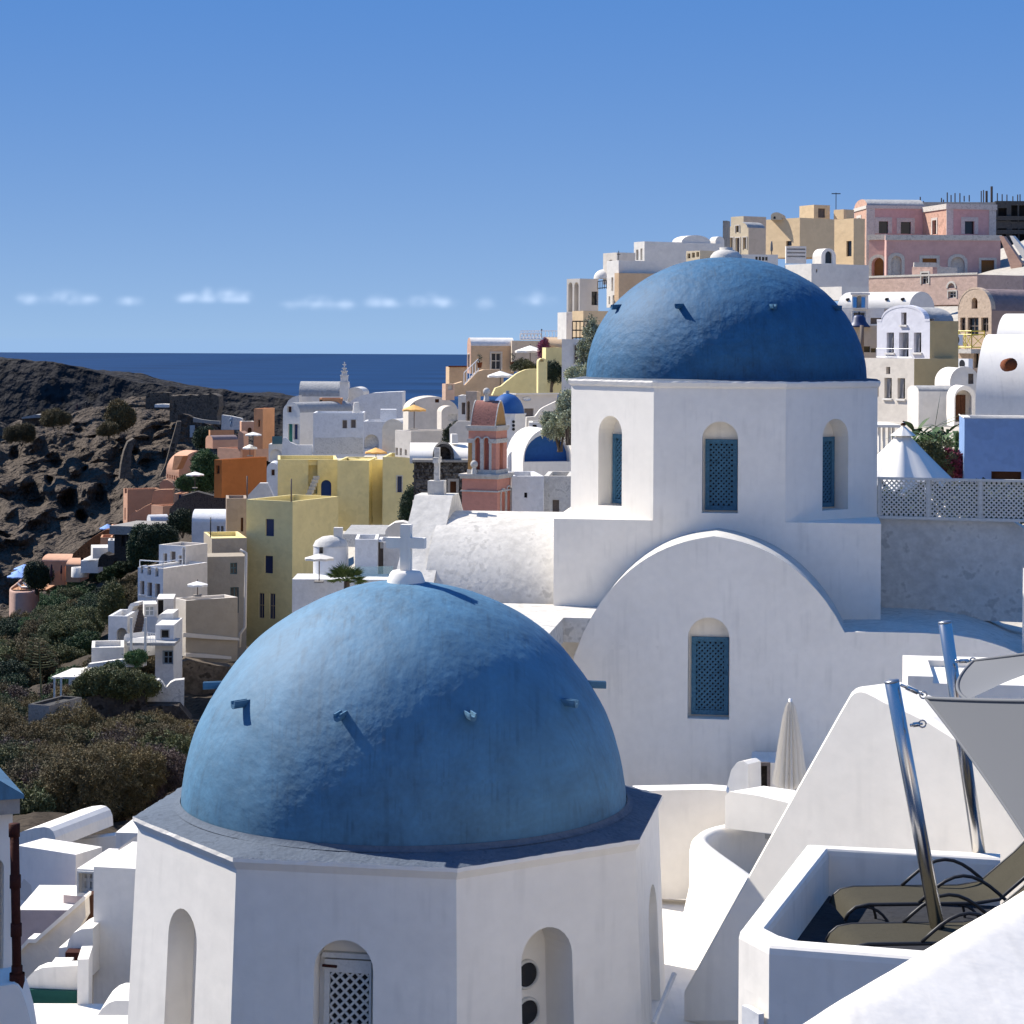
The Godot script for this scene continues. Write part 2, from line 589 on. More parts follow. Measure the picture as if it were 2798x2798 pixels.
func cloud_cover() -> ImageTexture:
	# small flat fair weather clouds in a thin row low over the sea, all the way round
	var w := 4096
	var h := 2048
	var data := PackedByteArray(); data.resize(w * h * 4)
	data.fill(0)
	var r := RandomNumberGenerator.new()
	r.seed = 3
	# [bearing, height, length, thickness, strength], in degrees
	var banks := [[-11.6, 1.12, 1.9, 0.34, 0.9], [-9.75, 1.08, 0.7, 0.16, 0.5], [-7.6, 1.16, 2.0, 0.42, 1.0], [-5.0, 1.04, 1.6, 0.3, 0.7], [-3.4, 1.08, 0.8, 0.32, 0.75], [-2.15, 1.12, 1.0, 0.3, 0.8], [-0.75, 1.05, 0.2, 0.3, 0.5], [0.55, 1.14, 1.0, 0.36, 0.45]]
	var a := 8.0
	while a < 340.0:
		banks.append([a, r.randf_range(0.95, 1.25), r.randf_range(0.5, 2.2), r.randf_range(0.15, 0.42), r.randf_range(0.3, 1.0)])
		a += r.randf_range(0.9, 3.4)
	var fine := noise(9, 0.11, 4)
	for b in banks:
		var n := int(6 + b[2] * 9.0)
		for k in n:
			# puffs sit on one base line and grow towards the middle of the bank
			var t := r.randf_range(-0.5, 0.5)
			var az: float = b[0] + t * b[2]
			var tall: float = b[3] * (1.0 - 1.3 * absf(t)) * r.randf_range(0.35, 1.0)
			var rx := r.randf_range(0.10, 0.24)
			var base: float = b[1] - 0.12
			for y in range(int(1023.5 - (base + tall + 0.25) * 11.38), int(1024.5 - (base - 0.25) * 11.38)):
				var el := (1023.5 - y) / 11.38
				for x in range(int((az - rx * 2.0) * 11.38), int((az + rx * 2.0) * 11.38) + 1):
					var dx := (x / 11.38 - az) / rx
					var dy := (el - base) / (maxf(tall, 0.1) if el > base else 0.10)
					var v := maxf(0.0, 1.0 - dx * dx * 0.5 - dy * dy * 0.8)
					v *= 0.55 + 0.9 * fine.get_noise_2d(x * 1.7, y * 2.6)
					if v <= 0.0: continue
					var i := (y * w + posmod(x, w)) * 4
					var al := mini(255, int(data[i + 3] + v * b[4] * 95.0))
					data[i] = 250; data[i + 1] = 250; data[i + 2] = 252; data[i + 3] = al
	return ImageTexture.create_from_image(Image.create_from_data(w, h, false, Image.FORMAT_RGBA8, data))

func make_materials() -> void:
	M["stain"] = gray_tex(3, 512, 0.012, 0.84, 1.0, 5, 0.06)
	M["lime"] = streak_tex(101, 512, 0.055, 0.04)
	M["faded"] = streak_tex(131, 512, 0.22, 0.10)
	M["worn"] = gray_tex(21, 512, 0.022, 0.74, 1.0, 5, 0.16)
	M["rocky"] = gray_tex(33, 512, 0.02, 0.35, 1.0, 6, 0.45)
	M["bump"] = normal_tex(41, 512, 0.03, 5, 3.0)
	M["chips"] = normal_tex(52, 512, 0.02, 4, 9.0, FastNoiseLite.TYPE_CELLULAR)
	M["rockn"] = normal_tex(61, 512, 0.02, 6, 12.0)
	M["white"] = plaster(lin(0.85, 0.80, 0.72), "lime", 0.2, 0.1)
	M["white_rough"] = plaster(lin(0.85, 0.80, 0.72), "lime", 0.4, 0.2)
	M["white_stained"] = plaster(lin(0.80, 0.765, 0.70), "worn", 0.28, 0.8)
	M["steel_dull"] = plain(lin(0.4, 0.4, 0.4), 0.4, 1.0)
	M["white_old"] = plaster(lin(0.80, 0.76, 0.69), "worn", 0.35, 0.4)
	M["white_cool"] = plaster(lin(0.78, 0.775, 0.77), "stain", 0.2, 0.4)
	M["white_far"] = plaster(lin(0.84, 0.795, 0.725), "stain", 0.12, 0.3)
	M["cream"] = plaster(lin(0.76, 0.69, 0.60), "stain", 0.12, 0.3)
	M["beige"] = plaster(lin(0.64, 0.52, 0.40), "stain", 0.12, 0.4)
	M["sand"] = plaster(lin(0.82, 0.61, 0.37), "stain", 0.1, 0.3)
	M["cream_yellow"] = plaster(lin(0.72, 0.60, 0.42), "stain", 0.12, 0.3)
	M["peach_worn"] = plaster(lin(0.76, 0.58, 0.43), "worn", 0.25, 0.6)
	M["peach_shaded"] = plaster(lin(0.54, 0.36, 0.27), "stain", 0.12, 0.3)  # darker peach for the balcony house side, shade put into the colour
	M["mauve_roof"] = plaster(lin(0.34, 0.26, 0.25), "worn", 0.2, 0.6)
	M["concrete"] = plaster(lin(0.11, 0.105, 0.10), "worn", 0.2, 0.9)
	M["concrete_pale"] = plaster(lin(0.5, 0.47, 0.43), "worn", 0.2, 0.9)
	M["rust_bar"] = plain(lin(0.05, 0.035, 0.03), 0.8)
	M["rust_pot"] = plaster(lin(0.22, 0.07, 0.03), "worn", 1.0, 1.0)
	M["blue_paint"] = plain(lin(0.05, 0.24, 0.55), 0.6)
	M["brown_roof"] = plaster(lin(0.10, 0.07, 0.055), "worn", 0.2, 0.8)
	M["cream_gray"] = plaster(lin(0.76, 0.69, 0.60), "stain", 0.12, 0.3)  # also used on white walls, where it carries their shade
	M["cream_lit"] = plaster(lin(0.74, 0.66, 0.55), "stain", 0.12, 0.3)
	M["yellow_old"] = plaster(lin(0.90, 0.76, 0.38), "stain", 0.1, 0.3)
	M["taupe_pink"] = plaster(lin(0.46, 0.36, 0.28), "stain", 0.1, 0.3)
	M["stone_pale"] = plaster(lin(0.30, 0.28, 0.26), "rocky", 0.5, 1.4)
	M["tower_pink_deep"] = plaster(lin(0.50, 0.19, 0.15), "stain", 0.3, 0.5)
	M["glass"] = plain(Color(0.75, 0.9, 0.92, 0.22), 0.03)
	M["glass"].transparency = BaseMaterial3D.TRANSPARENCY_ALPHA
	M["stone_ruin"] = plaster(lin(0.27, 0.225, 0.18), "rocky", 0.12, 1.8)
	M["gray_door"] = plain(lin(0.34, 0.37, 0.38), 0.7)
	M["cement_pale"] = plaster(lin(0.52, 0.49, 0.45), "worn", 0.2, 0.6)
	M["terracotta_pale"] = plaster(lin(0.50, 0.17, 0.05), "stain", 0.1, 0.3)
	M["orange_pale"] = plaster(lin(0.60, 0.33, 0.20), "stain", 0.1, 0.3)
	M["orange_rubble"] = plaster(lin(0.48, 0.22, 0.10), "rocky", 0.35, 1.0)
	M["salmon_dull"] = plaster(lin(0.58, 0.38, 0.30), "stain", 0.1, 0.3)
	M["patched"] = plaster(lin(0.34, 0.27, 0.20), "rocky", 0.11, 1.2)
	M["patched_dark"] = plaster(lin(0.16, 0.135, 0.115), "rocky", 0.13, 1.4)
	M["steel_blue"] = plain(lin(0.16, 0.23, 0.31), 0.6)
	M["pale_pink"] = plaster(lin(0.66, 0.52, 0.48), "stain", 0.2, 0.3)
	M["tan"] = plaster(lin(0.68, 0.48, 0.30), "stain", 0.12, 0.4)
	M["peach"] = plaster(lin(0.74, 0.50, 0.36), "stain", 0.12, 0.3)
	M["peach_pink"] = plaster(lin(0.70, 0.44, 0.33), "worn", 0.1, 0.4)  # pink warmed for sunlit sides, sunlight put into the colour
	M["pink"] = plaster(lin(0.68, 0.43, 0.39), "stain", 0.1, 0.3)
	M["pink_wall"] = plaster(lin(0.72, 0.52, 0.43), "worn", 0.12, 0.5)
	M["tower_pink"] = plaster(lin(0.72, 0.33, 0.24), "stain", 0.3, 0.5)
	M["tower_roof"] = plaster(lin(0.42, 0.20, 0.16), "worn", 0.45, 0.8)
	M["ochre"] = plaster(lin(0.62, 0.34, 0.13), "stain", 0.3, 0.5)
	M["trim"] = plaster(lin(0.76, 0.71, 0.63), "worn", 0.3, 0.5)
	M["yellow"] = plaster(lin(0.90, 0.76, 0.38), "stain", 0.1, 0.4)
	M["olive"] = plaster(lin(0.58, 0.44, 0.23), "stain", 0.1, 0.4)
	M["taupe"] = plaster(lin(0.44, 0.375, 0.29), "stain", 0.1, 0.4)
	M["terracotta"] = plaster(lin(0.50, 0.17, 0.05), "stain", 0.1, 0.4)
	M["orange"] = plaster(lin(0.66, 0.33, 0.17), "stain", 0.1, 0.4)
	M["salmon"] = plaster(lin(0.74, 0.42, 0.27), "stain", 0.1, 0.4)
	M["lavender"] = plaster(lin(0.78, 0.77, 0.82), "stain", 0.12, 0.3)
	M["blue_house"] = plaster(lin(0.24, 0.37, 0.62), "stain", 0.2, 0.4)
	M["roof_gray"] = plaster(lin(0.50, 0.49, 0.47), "worn", 0.15, 0.8)
	M["cement"] = plaster(lin(0.42, 0.39, 0.35), "worn", 0.3, 0.9)
	M["stone"] = plaster(lin(0.20, 0.185, 0.17), "rocky", 0.5, 1.6)
	M["stone_dark"] = plaster(lin(0.10, 0.085, 0.075), "rocky", 0.4, 1.6)
	M["paving"] = plaster(lin(0.60, 0.55, 0.47), "worn", 0.1, 0.6)
	M["rock"] = plaster(lin(0.215, 0.168, 0.130), "rocky", 0.06, 2.2)
	M["rock"].normal_texture = M["rockn"]
	M["earth"] = plaster(lin(0.13, 0.10, 0.07), "rocky", 0.08, 1.2)
	M["far_hill"] = plaster(lin(0.060, 0.056, 0.058), "rocky", 0.006, 1.2)
	M["far_hill"].normal_texture = M["rockn"]
	M["dome_near"] = plaster(lin(0.062, 0.205, 0.345), "faded", 0.45, 0.4, 0.74)
	M["dome_far"] = plaster(lin(0.022, 0.135, 0.275), "faded", 0.6, 0.4, 0.72)
	M["dome_far"].normal_texture = M["chips"]
	M["dome_near"].metallic_specular = 0.6
	M["dome_far"].metallic_specular = 0.5
	M["dome_small"] = plaster(lin(0.03, 0.12, 0.36), "stain", 0.3, 0.4, 0.6)
	M["skirt"] = plaster(lin(0.30, 0.38, 0.46), "worn", 0.9, 0.6)
	M["ledge_blue"] = plaster(lin(0.15, 0.18, 0.225), "worn", 0.9, 1.0)
	M["blue_wood"] = plaster(lin(0.09, 0.22, 0.33), "worn", 0.9, 0.6, 0.7)
	M["blue_door"] = plaster(lin(0.015, 0.05, 0.24), "stain", 0.9, 0.3, 0.6)
	M["navy"] = plain(lin(0.012, 0.025, 0.09), 0.5)
	M["teal_wood"] = plain(lin(0.05, 0.12, 0.13), 0.6)
	M["green_wood"] = plain(lin(0.02, 0.16, 0.11), 0.6)
	M["brown_wood"] = plaster(lin(0.12, 0.05, 0.025), "worn", 1.2, 0.5, 0.7)
	M["oak"] = plaster(lin(0.34, 0.16, 0.06), "worn", 1.2, 0.5, 0.7)
	M["gray_wood"] = plaster(lin(0.22, 0.18, 0.16), "worn", 1.2, 0.5, 0.8)
	M["white_wood"] = plaster(lin(0.72, 0.70, 0.65), "stain", 1.4, 0.3, 0.6)
	M["dark_glass"] = plain(lin(0.018, 0.018, 0.02), 0.12)
	M["inside"] = plain(lin(0.012, 0.010, 0.010), 0.9)
	M["curtain"] = plain(lin(0.42, 0.42, 0.44), 0.9)
	M["steel"] = plain(lin(0.60, 0.58, 0.55), 0.24, 1.0)
	M["iron"] = plain(lin(0.02, 0.02, 0.022), 0.5, 0.3)
	M["white_metal"] = plain(lin(0.75, 0.75, 0.75), 0.4)
	M["yellow_metal"] = plain(lin(0.62, 0.52, 0.08), 0.5)
	M["rust"] = plaster(lin(0.07, 0.022, 0.016), "worn", 2.0, 1.4, 0.8)
	M["canvas"] = plain(lin(0.80, 0.76, 0.69), 0.9)
	M["canvas"].backlight = Color(0.35, 0.34, 0.32)
	M["canvas_gray"] = plain(lin(0.14, 0.145, 0.155), 0.9)
	M["canvas_cream"] = plain(lin(0.66, 0.62, 0.55), 0.9)
	M["canvas_orange"] = plain(lin(0.75, 0.42, 0.13), 0.9)
	M["canvas_blue"] = plain(lin(0.22, 0.36, 0.68), 0.9)
	M["canvas_plum"] = plain(lin(0.035, 0.014, 0.025), 0.9)
	for k in ["canvas_orange", "canvas_blue"]: M[k].backlight = Color(0.3, 0.3, 0.3)
	M["sling"] = plaster(lin(0.065, 0.058, 0.04), "stain", 3.0, 0.5, 0.9)
	M["floor_dark"] = plaster(lin(0.045, 0.047, 0.055), "worn", 0.8, 0.6, 0.8)
	M["pale_tile"] = plain(lin(0.5, 0.49, 0.47), 0.7)
	M["teal_wall"] = plaster(lin(0.02, 0.10, 0.085), "stain", 0.4, 0.3, 0.7)
	M["sea"] = plain(lin(0.012, 0.055, 0.16), 0.55)
	M["sea"].metallic_specular = 0.18
	M["sea"].albedo_texture = gray_tex(77, 512, 0.01, 0.55, 1.0, 5)
	M["sea"].uv1_triplanar = true; M["sea"].uv1_world_triplanar = true
	M["sea"].uv1_scale = Vector3(0.00035, 1, 0.0011)
	for k in [["leaf_dry", 0.115, 0.085, 0.03], ["leaf_olive", 0.085, 0.092, 0.03], ["leaf_green", 0.05, 0.10, 0.028], ["leaf_dark", 0.022, 0.042, 0.016], ["leaf_pale", 0.33, 0.35, 0.23], ["leaf_banana", 0.05, 0.10, 0.025], ["flower", 0.20, 0.03, 0.06], ["bract", 0.25, 0.06, 0.12], ["heath", 0.075, 0.048, 0.04], ["leaf_palm", 0.07, 0.11, 0.02]]:
		M[k[0]] = plain(lin(k[1], k[2], k[3]), 0.75)
		M[k[0]].vertex_color_use_as_albedo = true
		M[k[0]].backlight = Color(0.25, 0.28, 0.12)
	M["bark"] = plain(lin(0.09, 0.065, 0.045), 0.9)

# ---------------------------------------------------------------- sea, hills, slopes
func loft(rows: Array, nx: int, nz: int, amp: float, seed_: int, freq: float, m: Material, called: String) -> MeshInstance3D:
	# rows: [distance, [[x, y], ...]] in picture columns and rows, near to far; skin with uneven relief
	O = Vector3.ZERO
	var grid := []
	var nz_noise := noise(seed_, freq, 5)
	for j in nz + 1:
		var f := float(j) / nz * (rows.size() - 1)
		var r0: int = min(int(f), rows.size() - 2)
		var t := f - r0
		var d := lerpf(rows[r0][0], rows[r0 + 1][0], t)
		var line := []
		for i in nx + 1:
			var q := float(i) / nx
			var ya := row_at(rows[r0][1], q)
			var yb := row_at(rows[r0 + 1][1], q)
			var pa := at(ya.x, ya.y, rows[r0][0])
			var pb := at(yb.x, yb.y, rows[r0 + 1][0])
			var p := pa.lerp(pb, t)
			p += Vector3(nz_noise.get_noise_3dv(p) * 0.5, nz_noise.get_noise_3dv(p + Vector3(91, 3, 7)), nz_noise.get_noise_3dv(p + Vector3(7, 55, 21)) * 0.5) * amp
			line.append(p)
		grid.append(line)
	var st := mk(true)
	for j in nz:
		for i in nx:
			quad(st, grid[j][i], grid[j + 1][i], grid[j + 1][i + 1], grid[j][i + 1])
	return ground(called, st, m)
func row_at(pts: Array, q: float) -> Vector2:
	var f := q * (pts.size() - 1)
	var i: int = min(int(f), pts.size() - 2)
	return Vector2(pts[i][0], pts[i][1]).lerp(Vector2(pts[i + 1][0], pts[i + 1][1]), f - i)

func make_setting() -> void:
	zf(0, 0, 1)
	O = Vector3.ZERO
	var st := mk(true)
	var R := 19500.0
	for k in 96:
		var a0 := TAU * k / 96
		var a1 := TAU * (k + 1) / 96
		tri(st, Vector3.ZERO, Vector3(cos(a0) * R, 0, sin(a0) * R), Vector3(cos(a1) * R, 0, sin(a1) * R))
	ground("sea", st, M["sea"])
	# the slope the village stands on, rows from near to far
	var X := [-500.0, 0.0, 400.0, 800.0, 1200.0, 1600.0, 2000.0, 2400.0, 2800.0, 3300.0]
	var rows := []
	for r in [
		[30.0, [3600, 3500, 3400, 3300, 3300, 3300, 3300, 3300, 3300, 3300]],
		[46.0, [3100, 3050, 3000, 2900, 2700, 2600, 2500, 2400, 2300, 2300]],
		[70.0, [2600, 2560, 2520, 2440, 2300, 2000, 1800, 1650, 1600, 1500]],
		[95.0, [2380, 2320, 2310, 2290, 2000, 1700, 1550, 1450, 1330, 1250]],
		[125.0, [2250, 2110, 2150, 2140, 1820, 1560, 1400, 1270, 1160, 1100]],
		[155.0, [2080, 1940, 1890, 1860, 1690, 1420, 1270, 1110, 1010, 950]],
		[185.0, [2000, 1860, 1790, 1750, 1540, 1290, 1110, 960, 860, 800]],
		[215.0, [1950, 1810, 1730, 1650, 1400, 1200, 1010, 830, 730, 680]],
		[260.0, [1900, 1770, 1620, 1460, 1260, 1150, 990, 820, 655, 600]],
		[310.0, [1900, 1760, 1520, 1310, 1210, 1130, 1000, 830, 660, 610]],
		[380.0, [1860, 1700, 1430, 1250, 1180, 1130, 1040, 880, 720, 680]],
		[480.0, [1700, 1600, 1420, 1300, 1240, 1180, 1120, 1060, 1020, 1000]],
		[650.0, [1900, 1800, 1600, 1450, 1350, 1250, 1150, 1100, 1080, 1060]],
	]:
		var line := []
		for i in X.size(): line.append([X[i], r[1][i]])
		rows.append([r[0], line])
	slope_rows = rows
	var wild := []
	var town := []
	for r in rows:
		wild.append([r[0], r[1].slice(0, 4)])
		town.append([r[0], r[1].slice(3)])
	loft(wild, 110, 170, 1.6, 4, 0.09, M["earth"], "hillside")
	loft(town, 120, 150, 0.5, 4, 0.09, M["paving"], "village_ground")
	# the far cape, a long dark ridge running down into the sea
	rows = []
	var hx := [-700.0, -350.0, 0.0, 120.0, 250.0, 400.0, 520.0, 640.0, 760.0, 900.0, 1050.0]
	for r in [
		[2150.0, [1290, 1290, 1290, 1290, 1290, 1290, 1290, 1290, 1290, 1290, 1290]],
		[2185.0, [1180, 1180, 1180, 1185, 1190, 1195, 1200, 1200, 1200, 1210, 1290]],
		[2225.0, [1050, 1050, 1050, 1055, 1075, 1100, 1120, 1125, 1130, 1140, 1270]],
		[2250.0, [965, 972, 983, 993, 1010, 1036, 1060, 1076, 1086, 1100, 1240]],
		[2700.0, [960, 970, 984, 996, 1016, 1040, 1058, 1072, 1082, 1095, 1200]],
		[3500.0, [1100, 1100, 1120, 1120, 1130, 1140, 1150, 1150, 1150, 1150, 1160]],
	]:
		var line := []
		for i in hx.size(): line.append([hx[i], r[1][i]])
		rows.append([r[0], line])
	loft(rows, 300, 150, 9.0, 8, 0.008, M["far_hill"], "cape")
	castle_rock()

func castle_rock() -> void:
	# the ruined castle's crag: a broken cliff with hollows, knobs and buttresses
	zf(0, 900, 0.3623)
	O = Vector3.ZERO
	var topx := [[-260, 700], [-80, 690], [60, 740], [170, 690], [330, 660], [500, 640], [580, 605], [700, 575], [860, 555], [1000, 505], [1140, 520], [1280, 500], [1400, 500], [1600, 500], [1660, 640], [1800, 700], [2000, 780]]
	var botx := [[-260, 2100], [-80, 2050], [60, 2000], [170, 1960], [330, 1860], [500, 1800], [580, 1780], [700, 1720], [860, 1650], [1000, 1480], [1140, 1350], [1280, 1300], [1400, 1280], [1600, 1250], [1660, 1200], [1800, 1150], [2000, 1150]]
	# [x, y, radius, depth in metres]: hollows are negative, knobs positive
	var lumps := [[240, 1300, 150, -9], [520, 1290, 100, -8], [120, 940, 60, -5], [410, 1000, 90, -5], [1020, 960, 60, -6], [1110, 1050, 110, -7], [740, 1270, 90, -6], [30, 1180, 120, 6], [330, 1360, 70, 6], [560, 1010, 100, 7], [480, 1190, 110, 5], [800, 980, 100, 4], [960, 980, 46, 7], [950, 1080, 40, 7], [890, 780, 60, 6], [930, 680, 50, 5], [690, 1220, 70, 5], [260, 820, 90, 4], [160, 1560, 120, 6], [420, 1560, 200, -4], [60, 1360, 80, 5], [780, 1420, 100, 5], [1330, 750, 60, 4], [1100, 700, 120, 3], [1240, 900, 40, 5], [600, 760, 60, -5], [700, 850, 60, -4], [380, 1150, 50, -6], [640, 1060, 40, -6], [1000, 860, 40, 5], [180, 1120, 90, 5], [860, 1120, 70, -4], [620, 1400, 60, -7]]
	var big := noise(14, 0.028, 5)
	var cell := noise(15, 0.05, 2, FastNoiseLite.TYPE_CELLULAR)
	var fine := noise(16, 0.14, 5)
	var ridge := noise(17, 0.05, 4)
	var crumb := noise(18, 0.22, 2, FastNoiseLite.TYPE_CELLULAR)
	var nx := 400
	var ny := 260
	var g := []
	for j in ny + 1:
		var t := float(j) / ny
		var line := []
		for i in nx + 1:
			var q := float(i) / nx
			var a := row_at(topx, q)
			var b := row_at(botx, q) + Vector2(0, 300)
			var p := a.lerp(b, t)
			var d := 408.0 - 70.0 * pow(t, 0.8) + 18.0 * q
			var w := at(p.x, p.y, d)
			var push := big.get_noise_3dv(w) * 8.0 + (cell.get_noise_3dv(w) + 0.5) * 4.5 + fine.get_noise_3dv(w) * 2.2 - absf(ridge.get_noise_3dv(w)) * 5.0 + (crumb.get_noise_3dv(w) + 0.5) * 1.6
			for l in lumps:
				var r = Vector2(p.x - l[0], p.y - l[1]).length() / l[2]
				if r < 1.0: push += l[3] * 0.5 * (1.0 - r * r) * (1.0 - r * r) * 1.5
			push *= smoothstep(0.0, 0.06, t) * 0.9 + 0.1
			line.append(w + Vector3(0, fine.get_noise_3dv(w * 0.7) * 1.6, 0) - Vector3(w.x, w.y - EYE, w.z).normalized() * push)
		g.append(line)
	var st := mk(true)
	for j in ny:
		for i in nx:
			quad(st, g[j][i], g[j][i + 1], g[j + 1][i + 1], g[j + 1][i])
	# the top runs back to a broken crest
	for i in nx:
		var bk := Vector3(0, -14, -60)
		quad(st, g[0][i], g[0][i] + bk, g[0][i + 1] + bk, g[0][i + 1])
	ground("crag", st, M["rock"])


# ================================================================ the two domed churches
func dome_mesh(c: Vector3, R: float, H: float, n: int, rings: int, amp: float, seed_: int, f1: float) -> SurfaceTool:
	var st := mk(true)
	var slow := noise(seed_, 0.55, 2)
	var cell := noise(seed_ + 1, f1, 2, FastNoiseLite.TYPE_CELLULAR)
	var fine := noise(seed_ + 2, 4.5, 3)
	var g := []
	for i in rings + 1:
		var ph := PI * 0.5 * i / rings
		var line := []
		for k in n:
			var a := TAU * k / n
			var nrm := Vector3(cos(ph) * cos(a), sin(ph), cos(ph) * sin(a))
			var p := Vector3(nrm.x * R, nrm.y * H, nrm.z * R)
			var q := p + Vector3(17, 5, 31)
			var off := slow.get_noise_3dv(q) * amp * 1.6 + (cell.get_noise_3dv(q) + 0.5) * amp + fine.get_noise_3dv(q) * amp * 0.22
			if i == rings: off = 0.0
			line.append(c + p + nrm * off)
		g.append(line)
	for i in rings:
		for k in n:
			var k2 := (k + 1) % n
			if i < rings - 1: quad(st, g[i][k], g[i][k2], g[i + 1][k2], g[i + 1][k])
			else: tri(st, g[i][k], g[i][k2], g[rings][0])
	return st
func oct_ring(c: Vector3, R: float, a0: float, y: float, seg := 20, jit := 0.0, seed_ := 1) -> Array:
	var out := []
	var nn := noise(seed_, 2.3, 3)
	for k in 8:
		var p := Vector3(cos(a0 + k * PI / 4) * R, 0, -sin(a0 + k * PI / 4) * R)
		var q := Vector3(cos(a0 + (k + 1) * PI / 4) * R, 0, -sin(a0 + (k + 1) * PI / 4) * R)
		for i in seg:
			var w := p.lerp(q, float(i) / seg)
			var j := nn.get_noise_3dv(w * 3.0) * jit
			out.append(c + w * (1.0 + j * 0.25) + UP * (y + j))
	return out
func ring_strip(st: SurfaceTool, a: Array, b: Array) -> void:
	for i in a.size():
		var j := (i + 1) % a.size()
		quad(st, a[i], a[j], b[j], b[i])
func spout(c: Vector3, dir: Vector3, ln: float, w: float) -> SurfaceTool:
	# a short open gutter: floor, two cheeks, rounded tip underneath
	var st := mk()
	var s := Vector3(-dir.z, 0, dir.x)
	var pts := PackedVector2Array()
	for p in [[-0.5, 0.0], [-0.38, -0.42], [0.0, -0.6], [0.38, -0.42], [0.5, 0.0], [0.5, 0.45], [0.3, 0.45], [0.24, 0.0], [-0.24, 0.0], [-0.3, 0.45], [-0.5, 0.45]]:
		pts.append(Vector2(p[0] * w, p[1] * w))
	prism(st, pts, c - dir * 0.2, s, UP, dir * (ln + 0.2) + UP * -0.015)
	return st
func lattice(parent: Node, o: Vector3, e: Vector3, f: Vector3, w: float, h: float, gap: float, sw: float, th: float, m: Material) -> void:
	# crossing slats in the upright rectangle o, e * w, UP * h; f points outward
	for layer in 2:
		var sgn := 1.0 if layer == 0 else -1.0
		var n := int((w + h) / gap) + 1
		for i in n:
			var k := (i + 0.5) * gap
			# the line x + y = k, mirrored for the other layer
			var x0 := maxf(0.0, k - h)
			var x1 := minf(w, k)
			if x1 - x0 < 0.03: continue
			var a := Vector2(x0, k - x0)
			var b := Vector2(x1, k - x1)
			if sgn < 0.0: a.x = w - a.x; b.x = w - b.x
			var A := o + e * a.x + UP * a.y + f * (th * layer * 1.05)
			var D := (e * (b.x - a.x) + UP * (b.y - a.y))
			var N := D.normalized().cross(f).normalized()
			var st := mk()
			boxb(st, A - N * sw * 0.5, D, N * sw, f * th)
			put("slat", st, m, parent)
func round_top_box(st: SurfaceTool, c: Vector3, e: Vector3, w: float, h: float, dp: float, b: float) -> void:
	# box with chamfered upper edges
	var f := Vector3(-e.z, 0, e.x)
	var pts := PackedVector2Array([Vector2(-w * 0.5, 0), Vector2(w * 0.5, 0), Vector2(w * 0.5, h - b), Vector2(w * 0.5 - b, h), Vector2(-w * 0.5 + b, h), Vector2(-w * 0.5, h - b)])
	prism(st, pts, c - f * dp * 0.5, e, UP, f * dp)

